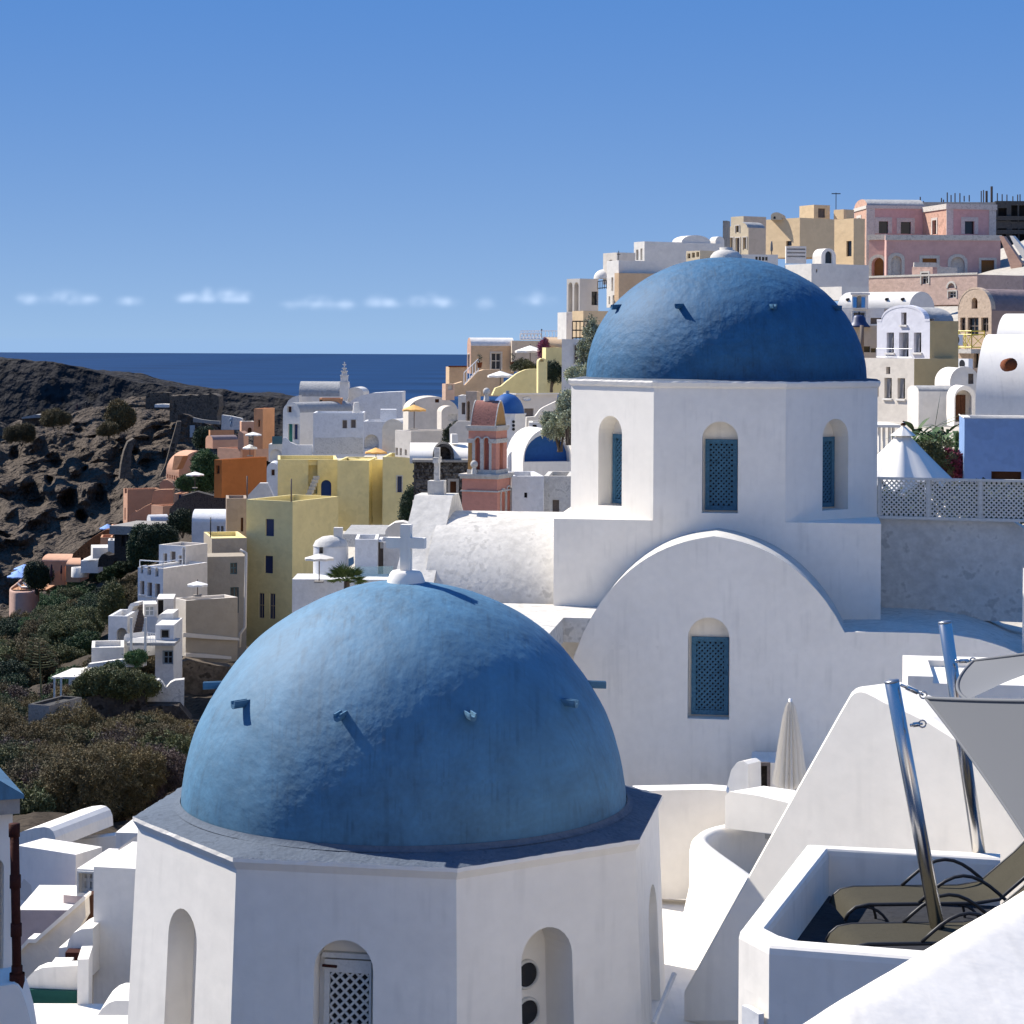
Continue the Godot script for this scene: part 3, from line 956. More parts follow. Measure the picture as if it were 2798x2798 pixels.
func near_church() -> void:
	zf(0, 0, 1)
	var c := Vector3(-1.153, EYE - 5.125, -24.42)
	var a0 := 3.3636
	var R := 2.9
	var H := 4.6
	var root := thing("church", "white octagonal church tower with a faded pale blue dome topped by a white cross", "church", c - UP * H)
	taper = 0.016; taper_c = c
	var st := mk()
	var holes := [[], [], [], [], [], [], [], []]
	var fr := []
	for k in 8:
		var p := Vector3(cos(a0 + k * PI / 4) * R, -H, -sin(a0 + k * PI / 4) * R) + c
		var q := Vector3(cos(a0 + (k + 1) * PI / 4) * R, -H, -sin(a0 + (k + 1) * PI / 4) * R) + c
		var e := (q - p).normalized()
		fr.append([p, e, Vector3(e.z, 0, -e.x)])
	# openings, measured on their faces
	var spec := [[0, 300, 2000, 0.41408, 413, 1165, 598, 2700, 0.30], [1, 300, 2000, 0.41408, 1358, 1366, 1742, 2560, 0.24], [2, 1000, 2000, 0.41408, 1010, 1285, 1340, 2560, 0.46], [3, 1000, 2000, 0.41408, 1836, 1015, 1890, 2620, 0.30]]
	for s in spec:
		zf(s[1], s[2], s[3])
		var f: Array = fr[s[0]]
		var s0 := along(f[0], f[1], s[4], s[5] + 300)
		var s1 := along(f[0], f[1], s[6], s[5] + 300)
		var y1 = high(f[0], f[1], (s[4] + s[6]) * 0.5, s[5]) - f[0].y
		var y0 := maxf(0.05, high(f[0], f[1], (s[4] + s[6]) * 0.5, s[7]) - f[0].y)
		holes[s[0]].append({"s0": s0, "s1": s1, "y0": y0, "y1": y1, "arch": true, "depth": s[8]})
	for k in 8:
		face(st, fr[k][0], fr[k][1], fr[k][2], [Vector2(0, H - 0.12), Vector2((fr[k][1] * 0.0).x + R * 2.0 * sin(PI / 8), H - 0.12)], holes[k])
	put("wall", st, M["white"])
	for k in [0, 1, 2, 3]:
		var h: Dictionary = holes[k][0]
		st = mk()
		plate(st, fr[k][0], fr[k][1], fr[k][2] * (h.depth - 0.004), h)
		var back := put("niche", st, M["white"])
		if k == 1:
			# lattice shutter hung in the niche
			zf(300, 2000, 0.41408)
			var o: Vector3 = fr[1][0] + fr[1][2] * (h.depth - 0.012)
			var e: Vector3 = fr[1][1]
			var out: Vector3 = -fr[1][2]
			var xa := along(o, e, 1432, 1900)
			var xb := along(o, e, 1736, 1900)
			var yt := high(o, e, 1580, 1488) - o.y
			var la := along(o, e, 1468, 1900)
			var lb := along(o, e, 1722, 1900)
			var lt := high(o, e, 1600, 1572) - o.y
			var y0: float = h.y0 + 0.02
			var ds := mk()
			boxb(ds, o + e * xa + UP * y0, e * (la - xa), UP * (yt - y0), out * 0.05)
			boxb(ds, o + e * lb + UP * y0, e * (xb - lb), UP * (yt - y0), out * 0.05)
			boxb(ds, o + e * la + UP * lt, e * (lb - la), UP * (yt - lt), out * 0.05)
			boxb(ds, o + e * la + UP * y0, e * (lb - la), UP * 0.12, out * 0.05)
			var door := put("lattice_shutter", ds, M["white_wood"])
			var bs := mk()
			boxb(bs, o + e * la + UP * (y0 + 0.12), e * (lb - la), UP * (lt - y0 - 0.12), out * 0.004)
			put("dark_opening", bs, M["inside"], door)
			lattice(door, o + e * la + UP * (y0 + 0.12) + out * 0.012, e, out, lb - la, lt - y0 - 0.12, 0.098, 0.024, 0.012, M["white_wood"])
			var hs := mk()
			boxb(hs, o + e * (xa - 0.02) + UP * (yt + 0.02), e * (xb - xa + 0.02), UP * 0.05, out * 0.07)
			put("lintel_board", hs, M["white_wood"], door)
			hs = mk()
			tube(hs, [o + e * (xa - 0.015) + UP * (yt - 0.06) + out * 0.07, o + e * (xa + 0.13) + UP * (yt - 0.065) + out * 0.07], 0.014, 6)
			put("hinge", hs, M["rust"], door)
		if k == 2:
			zf(1000, 2000, 0.41408)
			var o: Vector3 = fr[2][0] + fr[2][2] * (h.depth - 0.01)
			var e: Vector3 = fr[2][1]
			var out: Vector3 = -fr[2][2]
			for yy in [1592.0, 1838.0]:
				var cc: Vector3 = o + e * along(o, e, 1040, yy)
				cc.y = high(o, e, 1040, yy)
				var ws := mk()
				var rs := mk(true)
				var r := 0.125
				for i in 28:
					var t0 := TAU * i / 28
					var t1 := TAU * (i + 1) / 28
					var p0 := e * cos(t0) + UP * sin(t0)
					var p1 := e * cos(t1) + UP * sin(t1)
					tri(ws, cc + out * 0.002, cc + p0 * r + out * 0.002, cc + p1 * r + out * 0.002)
					quad(rs, cc + p0 * r, cc + p0 * r + out * 0.03, cc + p1 * r + out * 0.03, cc + p1 * r)
					quad(rs, cc + p0 * r + out * 0.03, cc + p0 * (r + 0.022) + out * 0.02, cc + p1 * (r + 0.022) + out * 0.02, cc + p1 * r + out * 0.03)
					quad(rs, cc + p0 * (r + 0.022) + out * 0.02, cc + p0 * (r + 0.03), cc + p1 * (r + 0.03), cc + p1 * (r + 0.022) + out * 0.02)
				var w := put("round_window", ws, M["dark_glass"])
				put("rim", rs, M["white_wood"], w)
	taper = 0.0
	# cornice slab with a worn edge
	st = mk()
	var r0 := oct_ring(c, R + 0.004, a0, -0.125, 26, 0.004, 3)
	var r1 := oct_ring(c, R + 0.03, a0, -0.085, 26, 0.006, 4)
	var r2 := oct_ring(c, R + 0.06, a0, -0.04, 26, 0.012, 5)
	var r3 := oct_ring(c, R + 0.055, a0, 0.0, 26, 0.012, 6)
	ring_strip(st, r0, r1); ring_strip(st, r1, r2); ring_strip(st, r2, r3)
	put("cornice", st, M["white"])
	st = mk(true)
	var r4 := oct_ring(c, R + 0.035, a0, 0.008, 26, 0.012, 6)
	var inner := []
	for k in 8:
		for i in 26:
			var p: Vector3 = r4[k * 26 + i] - c
			var dd := Vector3(p.x, 0, p.z).normalized()
			inner.append(c + dd * 2.45 + UP * 0.075)
	ring_strip(st, r3, r4); ring_strip(st, r4, inner)
	put("ledge", st, M["ledge_blue"])
	st = mk(true)
	lathe(st, c, [Vector2(2.52, 0.066), Vector2(2.49, 0.078), Vector2(2.465, 0.095), Vector2(2.45, 0.115)], 120)
	put("fillet", st, M["ledge_blue"])
	var dst := dome_mesh(c, 2.44, 2.47, 300, 110, 0.013, 71, 1.5)
	var dm := put("dome", dst, M["dome_near"])
	var toc := Vector3(-c.x, 0, -c.z).normalized()
	for k in 10:
		var an := deg_to_rad(-18.0 + 36.0 * k)
		var dir := toc.rotated(UP, an)
		var p := c + dir * 2.44 * cos(deg_to_rad(33.0)) + UP * 2.47 * sin(deg_to_rad(33.0))
		put("spout", spout(p, dir, 0.17, 0.078), M["dome_near"], dm)
	# cap and cross
	var u := Vector3(0.985, 0, 0.170)
	st = mk(true)
	lathe(st, c + UP * 2.44, [Vector2(0.22, -0.02), Vector2(0.205, 0.05), Vector2(0.175, 0.125), Vector2(0.15, 0.15), Vector2(0.0, 0.155)], 28)
	put("cap", st, M["white"])
	st = mk()
	cbox(st, c + UP * 2.55, u, 0.115, 0.55, 0.105)
	cbox(st, c + UP * 2.84, u, 0.43, 0.115, 0.111)
	put("cross", st, M["white"])

func upper_church() -> void:
	zf(0, 0, 1)
	var c := Vector3(3.8595, EYE - 0.66, -40.041)
	var a0 := 3.4016
	var R := 2.9
	var u := Vector3(0.9912, 0, 0.1322)
	var f := Vector3(-0.1322, 0, 0.9912)
	var H := 2.36
	var base := c - UP * 7.2
	var root := thing("church", "white church with a deep blue flaking dome on an octagonal drum and an arched gable", "church", base)
	# drum
	var st := mk()
	var fr := []
	var holes := [[], [], [], [], [], [], [], []]
	for k in 8:
		var p := Vector3(cos(a0 + k * PI / 4) * R, -H, -sin(a0 + k * PI / 4) * R) + c
		var q := Vector3(cos(a0 + (k + 1) * PI / 4) * R, -H, -sin(a0 + (k + 1) * PI / 4) * R) + c
		var e := (q - p).normalized()
		fr.append([p, e, Vector3(e.z, 0, -e.x)])
	zf(1500, 650, 0.4917)
	for s in [[0, 274, 988, 405, 1491, 0.34], [1, 850, 1020, 1050, 1530, 0.34], [2, 1520, 1005, 1663, 1512, 0.36]]:
		var g: Array = fr[s[0]]
		var s0 := along(g[0], g[1], s[1], 1300)
		var s1 := along(g[0], g[1], s[3], 1300)
		var y1 = high(g[0], g[1], (s[1] + s[3]) * 0.5, s[2]) - g[0].y
		var y0 = high(g[0], g[1], (s[1] + s[3]) * 0.5, s[4]) - g[0].y
		holes[s[0]].append({"s0": s0, "s1": s1, "y0": y0, "y1": y1, "arch": true, "depth": s[5]})
	for k in 8:
		face(st, fr[k][0], fr[k][1], fr[k][2], [Vector2(0, H - 0.1), Vector2(R * 2.0 * sin(PI / 8), H - 0.1)], holes[k])
	put("drum", st, M["white"])
	for k in [0, 1, 2]:
		var h: Dictionary = holes[k][0]
		shutter(fr[k], h, 0.30)
	st = mk()
	var r0 := oct_ring(c, R + 0.003, a0, -0.12, 24, 0.004, 3)
	var r1 := oct_ring(c, R + 0.04, a0, -0.09, 24, 0.006, 4)
	var r2 := oct_ring(c, R + 0.06, a0, -0.03, 24, 0.012, 5)
	var r3 := oct_ring(c, R + 0.05, a0, 0.0, 24, 0.012, 6)
	ring_strip(st, r0, r1); ring_strip(st, r1, r2); ring_strip(st, r2, r3)
	put("cornice", st, M["white"])
	st = mk(true)
	var inner := []
	for p in r3:
		var d: Vector3 = p - c
		inner.append(c + Vector3(d.x, 0, d.z).normalized() * 2.5 + UP * 0.03)
	ring_strip(st, r3, inner)
	put("ledge", st, M["ledge_blue"])
	var dm := put("dome", dome_mesh(c, 2.52, 2.2, 280, 100, 0.008, 91, 4.0), M["dome_far"])
	var toc := Vector3(-c.x, 0, -c.z).normalized()
	for k in 8:
		var dir := toc.rotated(UP, deg_to_rad(22.5 + 45.0 * k))
		var p := c + dir * 2.52 * cos(deg_to_rad(36.0)) + UP * 2.2 * sin(deg_to_rad(36.0))
		put("spout", spout(p, dir, 0.15, 0.085), M["dome_far"], dm)
	st = mk(true)
	lathe(st, c + UP * 2.17, [Vector2(0.30, -0.03), Vector2(0.28, 0.05), Vector2(0.22, 0.12), Vector2(0.15, 0.15), Vector2(0.12, 0.155), Vector2(0.12, 0.2), Vector2(0.0, 0.21)], 32)
	put("cap", st, M["white_old"])
	# square block under the drum, its front flush with the drum
	st = mk()
	var yl := c.y - H
	var yd := EYE - 7.3
	var apo := R * cos(PI / 8)
	var A := c + u * -2.8 + f * (apo - 0.003)
	A.y = yd
	boxb(st, A, u * 5.5, UP * (yl - yd), -f * 5.4)
	put("block", st, M["white"])
	# barrel vaulted arm to the left
	st = mk(true)
	var yc := EYE - 3.12
	var n := 20
	for i in n:
		var t0 := PI * i / n
		var t1 := PI * (i + 1) / n
		var p0 := c + f * cos(t0) * 2.45; p0.y = yc - 1.75 + 1.75 * sin(t0)
		var p1 := c + f * cos(t1) * 2.45; p1.y = yc - 1.75 + 1.75 * sin(t1)
		for j in 4:
			var ua := -2.7 - j * 0.6
			var ub := -2.7 - (j + 1) * 0.6
			quad(st, p0 + u * ua, p1 + u * ua, p1 + u * ub, p0 + u * ub)
	put("side_vault", st, M["white_old"])
	# gable wall that closes that arm, its coping falling towards the front
	st = mk()
	var poly := PackedVector2Array([Vector2(-2.9, -7.3), Vector2(-2.9, -4.5), Vector2(-0.35, -2.82), Vector2(0.35, -2.82), Vector2(2.66, -4.36), Vector2(2.7, -7.3)])
	prism(st, poly, Vector3(c.x, EYE, c.z) + u * -5.62, f, UP, u * 0.7)
	put("gable_wall", st, M["white_old"])
	st = mk()
	cbox(st, Vector3(c.x, EYE - 2.83, c.z) + u * -5.27, u, 0.3, 0.26, 0.3)
	put("pedestal", st, M["white_old"])
	st = mk()
	cbox(st, Vector3(c.x, EYE - 2.58, c.z) + u * -5.27, u, 0.1, 0.62, 0.1)
	cbox(st, Vector3(c.x, EYE - 2.24, c.z) + u * -5.27, f, 0.36, 0.1, 0.106)
	put("cross", st, M["white_old"])
	# roof deck left of the front gable
	st = mk()
	var dk := c + u * -5.5 + f * 2.5; dk.y = EYE - 4.9
	boxb(st, dk, u * 3.9, UP * 0.4, f * 1.79)
	boxb(st, dk + f * 1.79, u * 3.05, UP * 0.4, f * 2.8)
	put("roof_deck", st, M["white_old"])
	# front arm: arched gable and the vault behind it, with the flat wall to its right
	poly = PackedVector2Array()
	poly.append(Vector2(-2.44, -7.3))
	var m := 30
	for i in m + 1:
		var t := lerpf(-2.42, 2.08, float(i) / m)
		poly.append(Vector2(t, -3.13 - 3.1 * (1.0 - sqrt(maxf(0.0, 1.0 - pow(t / 2.45, 2.0)))) - 0.05 * (1.0 - exp(-absf(t) * 3.0))))
	for p in [[2.12, -4.63], [2.6, -4.62], [3.3, -4.62], [3.8, -4.64], [4.2, -4.70], [4.6, -4.82], [4.95, -4.98], [6.5, -5.3], [6.5, -7.3]]: poly.append(Vector2(p[0], p[1]))
	var go := Vector3(c.x, EYE, c.z) + f * 4.3
	# window recess measured on the gable
	zf(0, 0, 1)
	var s0 := along(go, u, 1879, 1850)
	var s1 := along(go, u, 1993, 1850)
	var wt := high(go, u, 1936, 1687) - EYE
	var wb := high(go, u, 1936, 1965) - EYE
	var hole := {"s0": s0, "s1": s1, "y0": wb + 7.3, "y1": wt + 7.3, "arch": true, "depth": 0.3}
	st = mk()
	var prof := []
	for i in range(1, poly.size() - 1): prof.append(Vector2(poly[i].x, poly[i].y + 7.3))
	prof[0].x = -2.44
	face(st, go - UP * 7.3, u, -f, prof, [hole])
	put("gable", st, M["white"])
	st = mk(true)
	for i in range(0, prof.size() - 1):
		var a: Vector3 = go + u * prof[i].x + UP * (prof[i].y - 7.3)
		var b: Vector3 = go + u * prof[i + 1].x + UP * (prof[i + 1].y - 7.3)
		if prof[i].x >= 2.07:
			quad(st, a, a - f * 4.4, b - f * 4.4, b)
		else:
			quad(st, a, a - f * 1.63, b - f * 1.63, b)
	put("front_vault", st, M["white_old"])
	shutter([go - UP * 7.3, u, -f], hole, 0.26)

func shutter(fr: Array, h: Dictionary, dp: float) -> void:
	# blue framed lattice shutter set deep in an arched opening, plastered above
	var e: Vector3 = fr[1]
	var out: Vector3 = -fr[2]
	var o: Vector3 = fr[0] + fr[2] * (h.depth - 0.004)
	var st := mk()
	plate(st, fr[0], e, fr[2] * (h.depth - 0.002), h)
	var back := put("niche", st, M["white"])
	var w: float = h.s1 - h.s0
	var x0: float = h.s0 + w * 0.07
	var x1: float = h.s1 - w * 0.03
	var y0: float = h.y0 + 0.03
	var y1: float = h.y1 - w * 0.52
	var b := 0.075
	st = mk()
	boxb(st, o + e * x0 + UP * y0, e * b, UP * (y1 - y0), out * 0.05)
	boxb(st, o + e * (x1 - b) + UP * y0, e * b, UP * (y1 - y0), out * 0.05)
	boxb(st, o + e * (x0 + b) + UP * (y1 - b), e * (x1 - x0 - 2 * b), UP * b, out * 0.05)
	boxb(st, o + e * (x0 + b) + UP * y0, e * (x1 - x0 - 2 * b), UP * b, out * 0.05)
	var s := put("shutter", st, M["blue_wood"])
	st = mk()
	boxb(st, o + e * (x0 + b) + UP * (y0 + b), e * (x1 - x0 - 2 * b), UP * (y1 - y0 - 2 * b), out * 0.003)
	put("dark_opening", st, M["inside"], s)
	lattice(s, o + e * (x0 + b) + UP * (y0 + b) + out * 0.012, e, out, x1 - x0 - 2 * b, y1 - y0 - 2 * b, 0.088, 0.034, 0.01, M["blue_wood"])


# ================================================================ terraces on the right, close by
func rim_points(px: Array, level: float) -> Array:
	var out := []
	for p in px: out.append(on_level(p[0], p[1], level))
	return out
func smooth_line(p: Array, n: int) -> Array:
	var out := []
	for i in p.size() - 1:
		var a: Vector3 = p[max(i - 1, 0)]
		var b: Vector3 = p[i]
		var c: Vector3 = p[i + 1]
		var d: Vector3 = p[min(i + 2, p.size() - 1)]
		for k in n: out.append(b.cubic_interpolate(c, a, d, float(k) / n))
	out.append(p[-1])
	return out
func rim_wall(st: SurfaceTool, outer: Array, inner: Array, out_down: float, in_down: float, b := 0.05, flare := 0.0) -> void:
	# parapet between two lines: rounded top, outer face to out_down, inner face to in_down
	var rows := []
	for i in outer.size():
		var o: Vector3 = outer[i]
		var n: Vector3 = inner[i]
		var w := (n - o).normalized()
		var row := [Vector3(o.x, out_down, o.z) - w * flare, Vector3(o.x, out_down + 0.25, o.z) - w * flare * 0.3, Vector3(o.x, out_down + 0.6, o.z), o - UP * b * 2.2, o + w * b * 0.35 - UP * b * 0.7, o + w * b - UP * b * 0.1, (o + n) * 0.5 + UP * 0.01, n - w * b - UP * b * 0.1, n - w * b * 0.35 - UP * b * 0.7, n - UP * b * 2.2, Vector3(n.x, in_down, n.z)]
		rows.append(row)
	for i in rows.size() - 1:
		for k in rows[i].size() - 1:
			quad(st, rows[i][k], rows[i + 1][k], rows[i + 1][k + 1], rows[i][k + 1])

func terraces() -> void:
	zf(1698, 1998, 0.41408)
	var fl := EYE - 7.3
	O = Vector3.ZERO
	var st := mk()
	boxb(st, Vector3(1.35, fl - 0.4, -35.2), Vector3(9.5, 0, 0), UP * 0.4, Vector3(0, 0, 15.5))
	ground("pavement", st, M["white"])
	slab("parapet_wall", "low white wall with a worn coping beside the pale blue dome's tower", "wall", [[60, 1108], [60, 394], [560, 384], [690, 394], [705, 412], [690, 600], [690, 1108]], 28.8, -7.6, 0.35, M["white"])
	slab("bench_wall", "short sunlit white wall sloping down beside the folded parasol", "wall", [[684, 640], [684, 430], [712, 398], [900, 425], [1090, 470], [1180, 520], [1180, 700]], 28.0, -52.0, 0.6, M["white"])
	# rounded balcony parapet
	var lv := EYE - 6.15
	var outer := smooth_line(rim_points([[1300, 560], [1020, 574], [800, 590], [640, 612], [520, 648], [456, 700], [462, 752], [560, 850], [680, 930], [795, 1005], [900, 1075]], lv), 5)
	var inner := smooth_line(rim_points([[1300, 596], [1000, 612], [820, 622], [700, 640], [620, 668], [580, 702], [600, 738], [680, 806], [760, 866], [835, 922], [930, 990]], lv), 5)
	O = outer[20]; O.y = fl
	st = mk(true)
	rim_wall(st, outer, inner, fl - 0.02, lv - 0.85, 0.06, 0.25)
	single("balcony_parapet", "rounded white plaster balcony wall with a thick smooth rim", "wall", O, st, M["white"])
	O = Vector3.ZERO
	st = mk()
	var ctr := on_level(900, 760, lv); ctr.y = lv - 0.86
	boxb(st, ctr + Vector3(-0.35, -0.2, -0.8), Vector3(2.4, 0, 0), UP * 0.2, Vector3(0, 0, 1.2))
	ground("balcony_floor", st, M["floor_dark"])
	# little table on the balcony
	var tp := on_level(975, 650, lv - 0.12)
	thing("side_table", "small white table with a round brown top on the rounded balcony", "table", tp - UP * 0.75)
	st = mk()
	cbox(st, tp - UP * 0.06, Vector3(0.95, 0, 0.31), 0.62, 0.06, 0.5)
	put("table_top", st, M["white_wood"])
	st = mk(true)
	lathe(st, tp + UP * 0.004, [Vector2(0.0, 0.012), Vector2(0.15, 0.012), Vector2(0.155, 0.0)], 24)
	put("tray", st, M["rust"])
	st = mk()
	tube(st, [tp - UP * 0.74, tp - UP * 0.05], 0.035, 8)
	put("leg", st, M["white_metal"])
	# big stair wall
	zf(1998, 1600, 0.41408)
	var q := outline([[-330, 2680], [85, 1932], [420, 1330], [700, 832], [772, 708], [800, 682], [828, 671], [856, 669], [890, 677], [950, 706], [1010, 740], [1165, 806], [1300, 872], [1480, 985], [1700, 1178], [1932, 1390], [2300, 1740], [2300, 2900], [-330, 2900]], 22.1, -52.0, 700)
	O = q.o + q.e * q.poly[4].x + Vector3(0, EYE - 6.5, 0)
	st = mk()
	chamfer_prism(st, q.poly, q.o, q.e, UP, -q.n, 0.55, 0.05)
	single("stair_wall", "tall white slanting side wall of a stair behind the steel poles", "wall", O, st, M["white"])
	# seat behind it
	var B := house("white_bench", "white plaster bench with a low back wall under the shade sails", "bench", [1165, 1165, 2300, 2300], 640, 1300, 24.0, -8.0, M["white"], {"D": 1.6, "ph": 0.0})
	finish(B)
	O = B.root.position
	var H: float = B.H
	var back = high(B.c + B.v * 1.3, B.u, 1200, 485) - B.c.y
	addbox(B, "back", 0.0, H - 0.001, 1.25, B.L, back - H, 0.35, M["white"])
	addbox(B, "arm", 0.0, H + 0.001, 0.0, 0.27, back - H - 0.002, 1.25, M["white"])
	# sunken sun terrace
	zf(1698, 1998, 0.41408)
	lv = EYE - 4.5
	var tf := EYE - 4.92
	outer = rim_points([[2400, 1530], [1610, 1465], [1100, 1425], [975, 1415], [775, 1310], [1215, 745], [2500, 800]], lv)
	inner = rim_points([[2400, 1470], [1690, 1415], [1150, 1372], [1040, 1340], [960, 1295], [1370, 775], [2500, 838]], lv)
	O = outer[4]; O.y = fl
	st = mk()
	rim_wall(st, outer, inner, fl - 0.01, tf - 0.1, 0.03)
	single("terrace_parapet", "angular white parapet round the sunken sunbathing terrace", "wall", O, st, M["white"])
	O = Vector3.ZERO
	st = mk()
	var poly := PackedVector2Array()
	for p in inner: poly.append(Vector2(p.x, p.z))
	prism(st, poly, Vector3(0, tf, 0), Vector3.RIGHT, Vector3.BACK, UP * -0.09)
	ground("terrace_floor", st, M["floor_dark"])
	# a small niche panel low on the parapet's corner
	slab("niche_panel", "white arched recess panel at the foot of the angular parapet", "panel", [[795, 1990], [795, 1808], [835, 1825], [905, 1868], [905, 1990]], 16.75, -62.0, 0.05, M["white_cool"])
	loungers(tf)
	poles_and_sails()
	# folded parasol on the terrace before the church
	zf(1998, 1600, 0.41408)
	var top := at(390, 765, 33.0)
	var foot := at(378, 1440, 33.0)
	thing("folded_parasol", "folded cream parasol standing before the church's arched gable", "parasol", Vector3(foot.x, fl, foot.z))
	st = mk()
	var bottom := at(360, 1325, 33.0)
	var hh := top.y - bottom.y
	var nf := 16
	var prof := [[0.0, 0.035], [0.05, 0.075], [0.2, 0.12], [0.5, 0.185], [0.8, 0.235], [0.97, 0.27], [1.0, 0.262]]
	for i in prof.size() - 1:
		for k in nf * 2:
			var pts := []
			for z in [[i, k], [i, k + 1], [i + 1, k + 1], [i + 1, k]]:
				var pr: Array = prof[z[0]]
				var fold: float = 1.0 if z[1] % 2 == 0 else 0.62
				var a = TAU * z[1] / (nf * 2)
				var sag: float = (0.04 if z[1] % 2 == 0 else -0.03) if z[0] >= 5 else 0.0
				pts.append(top + Vector3(cos(a) * pr[1] * fold, -pr[0] * hh + sag, sin(a) * pr[1] * fold))
			quad(st, pts[0], pts[1], pts[2], pts[3])
	put("canopy", st, M["canvas_cream"])
	st = mk(true)
	tube(st, [Vector3(foot.x, fl, foot.z), top + UP * 0.04], 0.028, 8)
	put("pole", st, M["white_metal"])
	st = mk(true)
	lathe(st, Vector3(foot.x, fl, foot.z), [Vector2(0.28, 0.0), Vector2(0.28, 0.05), Vector2(0.06, 0.09), Vector2(0.05, 0.3)], 20)
	put("base", st, M["white_metal"])
	# doorway recess and the rounded pier beside it, at the foot of the gable
	B = house("door_kiosk", "small grey doorway with a stone jamb behind the folded parasol", "doorway", [130, 130, 420, 420], 1165, 1500, 34.6, -7.6, M["white"], {"D": 0.9, "ph": 0.0})
	win(B, "f", 150, 1185, 236, 1400, {"pane": M["stone_dark"], "frame": M["gray_wood"], "fw": 0.05})
	finish(B)
	slab("pier", "small round-headed white pier with a yellow sunlit edge", "pier", [[-30, 1500], [-30, 1330], [0, 1215], [40, 1165], [80, 1158], [110, 1180], [115, 1500]], 33.8, -40.0, 0.35, M["white"])
	# the wall beside the viewer
	zf(0, 0, 1)
	var wl := EYE - 1.87
	var a1 := on_level(2056, 2798, wl)
	var b1 := on_level(2798, 2375, wl)
	var dir := (b1 - a1).normalized()
	var rt := Vector3(-dir.z, 0, dir.x)
	O = a1 - UP * 3.0
	st = mk(true)
	var nn := noise(88, 1.4, 4)
	var p0 := a1 - dir * 2.5
	var g := []
	for i in 81:
		var line := []
		for k in 40:
			var off := -0.12 + 0.05 * k
			var y := 0.0
			if k < 3: y = -0.05 * pow(1.0 - k / 3.0, 2.0)
			var p := p0 + dir * (i * 0.09) + rt * (off + 0.12)
			y += nn.get_noise_3dv(p * 1.2) * 0.006 + nn.get_noise_3dv(p * 6.0) * 0.002 - (off + 0.12) * 0.42
			if k == 0: y = -3.0
			line.append(p + UP * y + rt * nn.get_noise_3dv(p + Vector3(5, 5, 5)) * 0.008)
		g.append(line)
	for i in 80:
		for k in 39:
			quad(st, g[i][k], g[i + 1][k], g[i + 1][k + 1], g[i][k + 1])
	single("foreground_parapet", "broad rough white parapet top beside the viewpoint", "wall", O, st, M["white_rough"])
	fence()

func chamfer_prism(st: SurfaceTool, pts: PackedVector2Array, o: Vector3, e: Vector3, f: Vector3, w: Vector3, th: float, b: float) -> void:
	# prism with a softened edge on its front side
	if Geometry2D.is_polygon_clockwise(pts):
		pts = pts.duplicate(); pts.reverse()
	var res := Geometry2D.offset_polygon(pts, -b, Geometry2D.JOIN_MITER)
	var idx := Geometry2D.triangulate_polygon(pts)
	var n := pts.size()
	if res.size() != 1 or res[0].size() != n:
		prism(st, pts, o, e, f, w * th)
		return
	# match the first corner
	var ins: PackedVector2Array = res[0]
	if Geometry2D.is_polygon_clockwise(ins): ins.reverse()
	var best := 0
	for i in n:
		if ins[i].distance_to(pts[0]) < ins[best].distance_to(pts[0]): best = i
	var P := []
	var Q := []
	for i in n:
		P.append(o + e * pts[i].x + f * pts[i].y)
		var z := ins[(i + best) % n]
		Q.append(o + e * z.x + f * z.y)
	for i in range(0, idx.size(), 3):
		tri(st, Q[idx[i]], Q[idx[i + 1]], Q[idx[i + 2]])
		tri(st, P[idx[i + 2]] + w * th, P[idx[i + 1]] + w * th, P[idx[i]] + w * th)
	for i in n:
		var j := (i + 1) % n
		quad(st, Q[i], P[i] + w * b, P[j] + w * b, Q[j])
		quad(st, P[i] + w * b, P[i] + w * th, P[j] + w * th, P[j] + w * b)

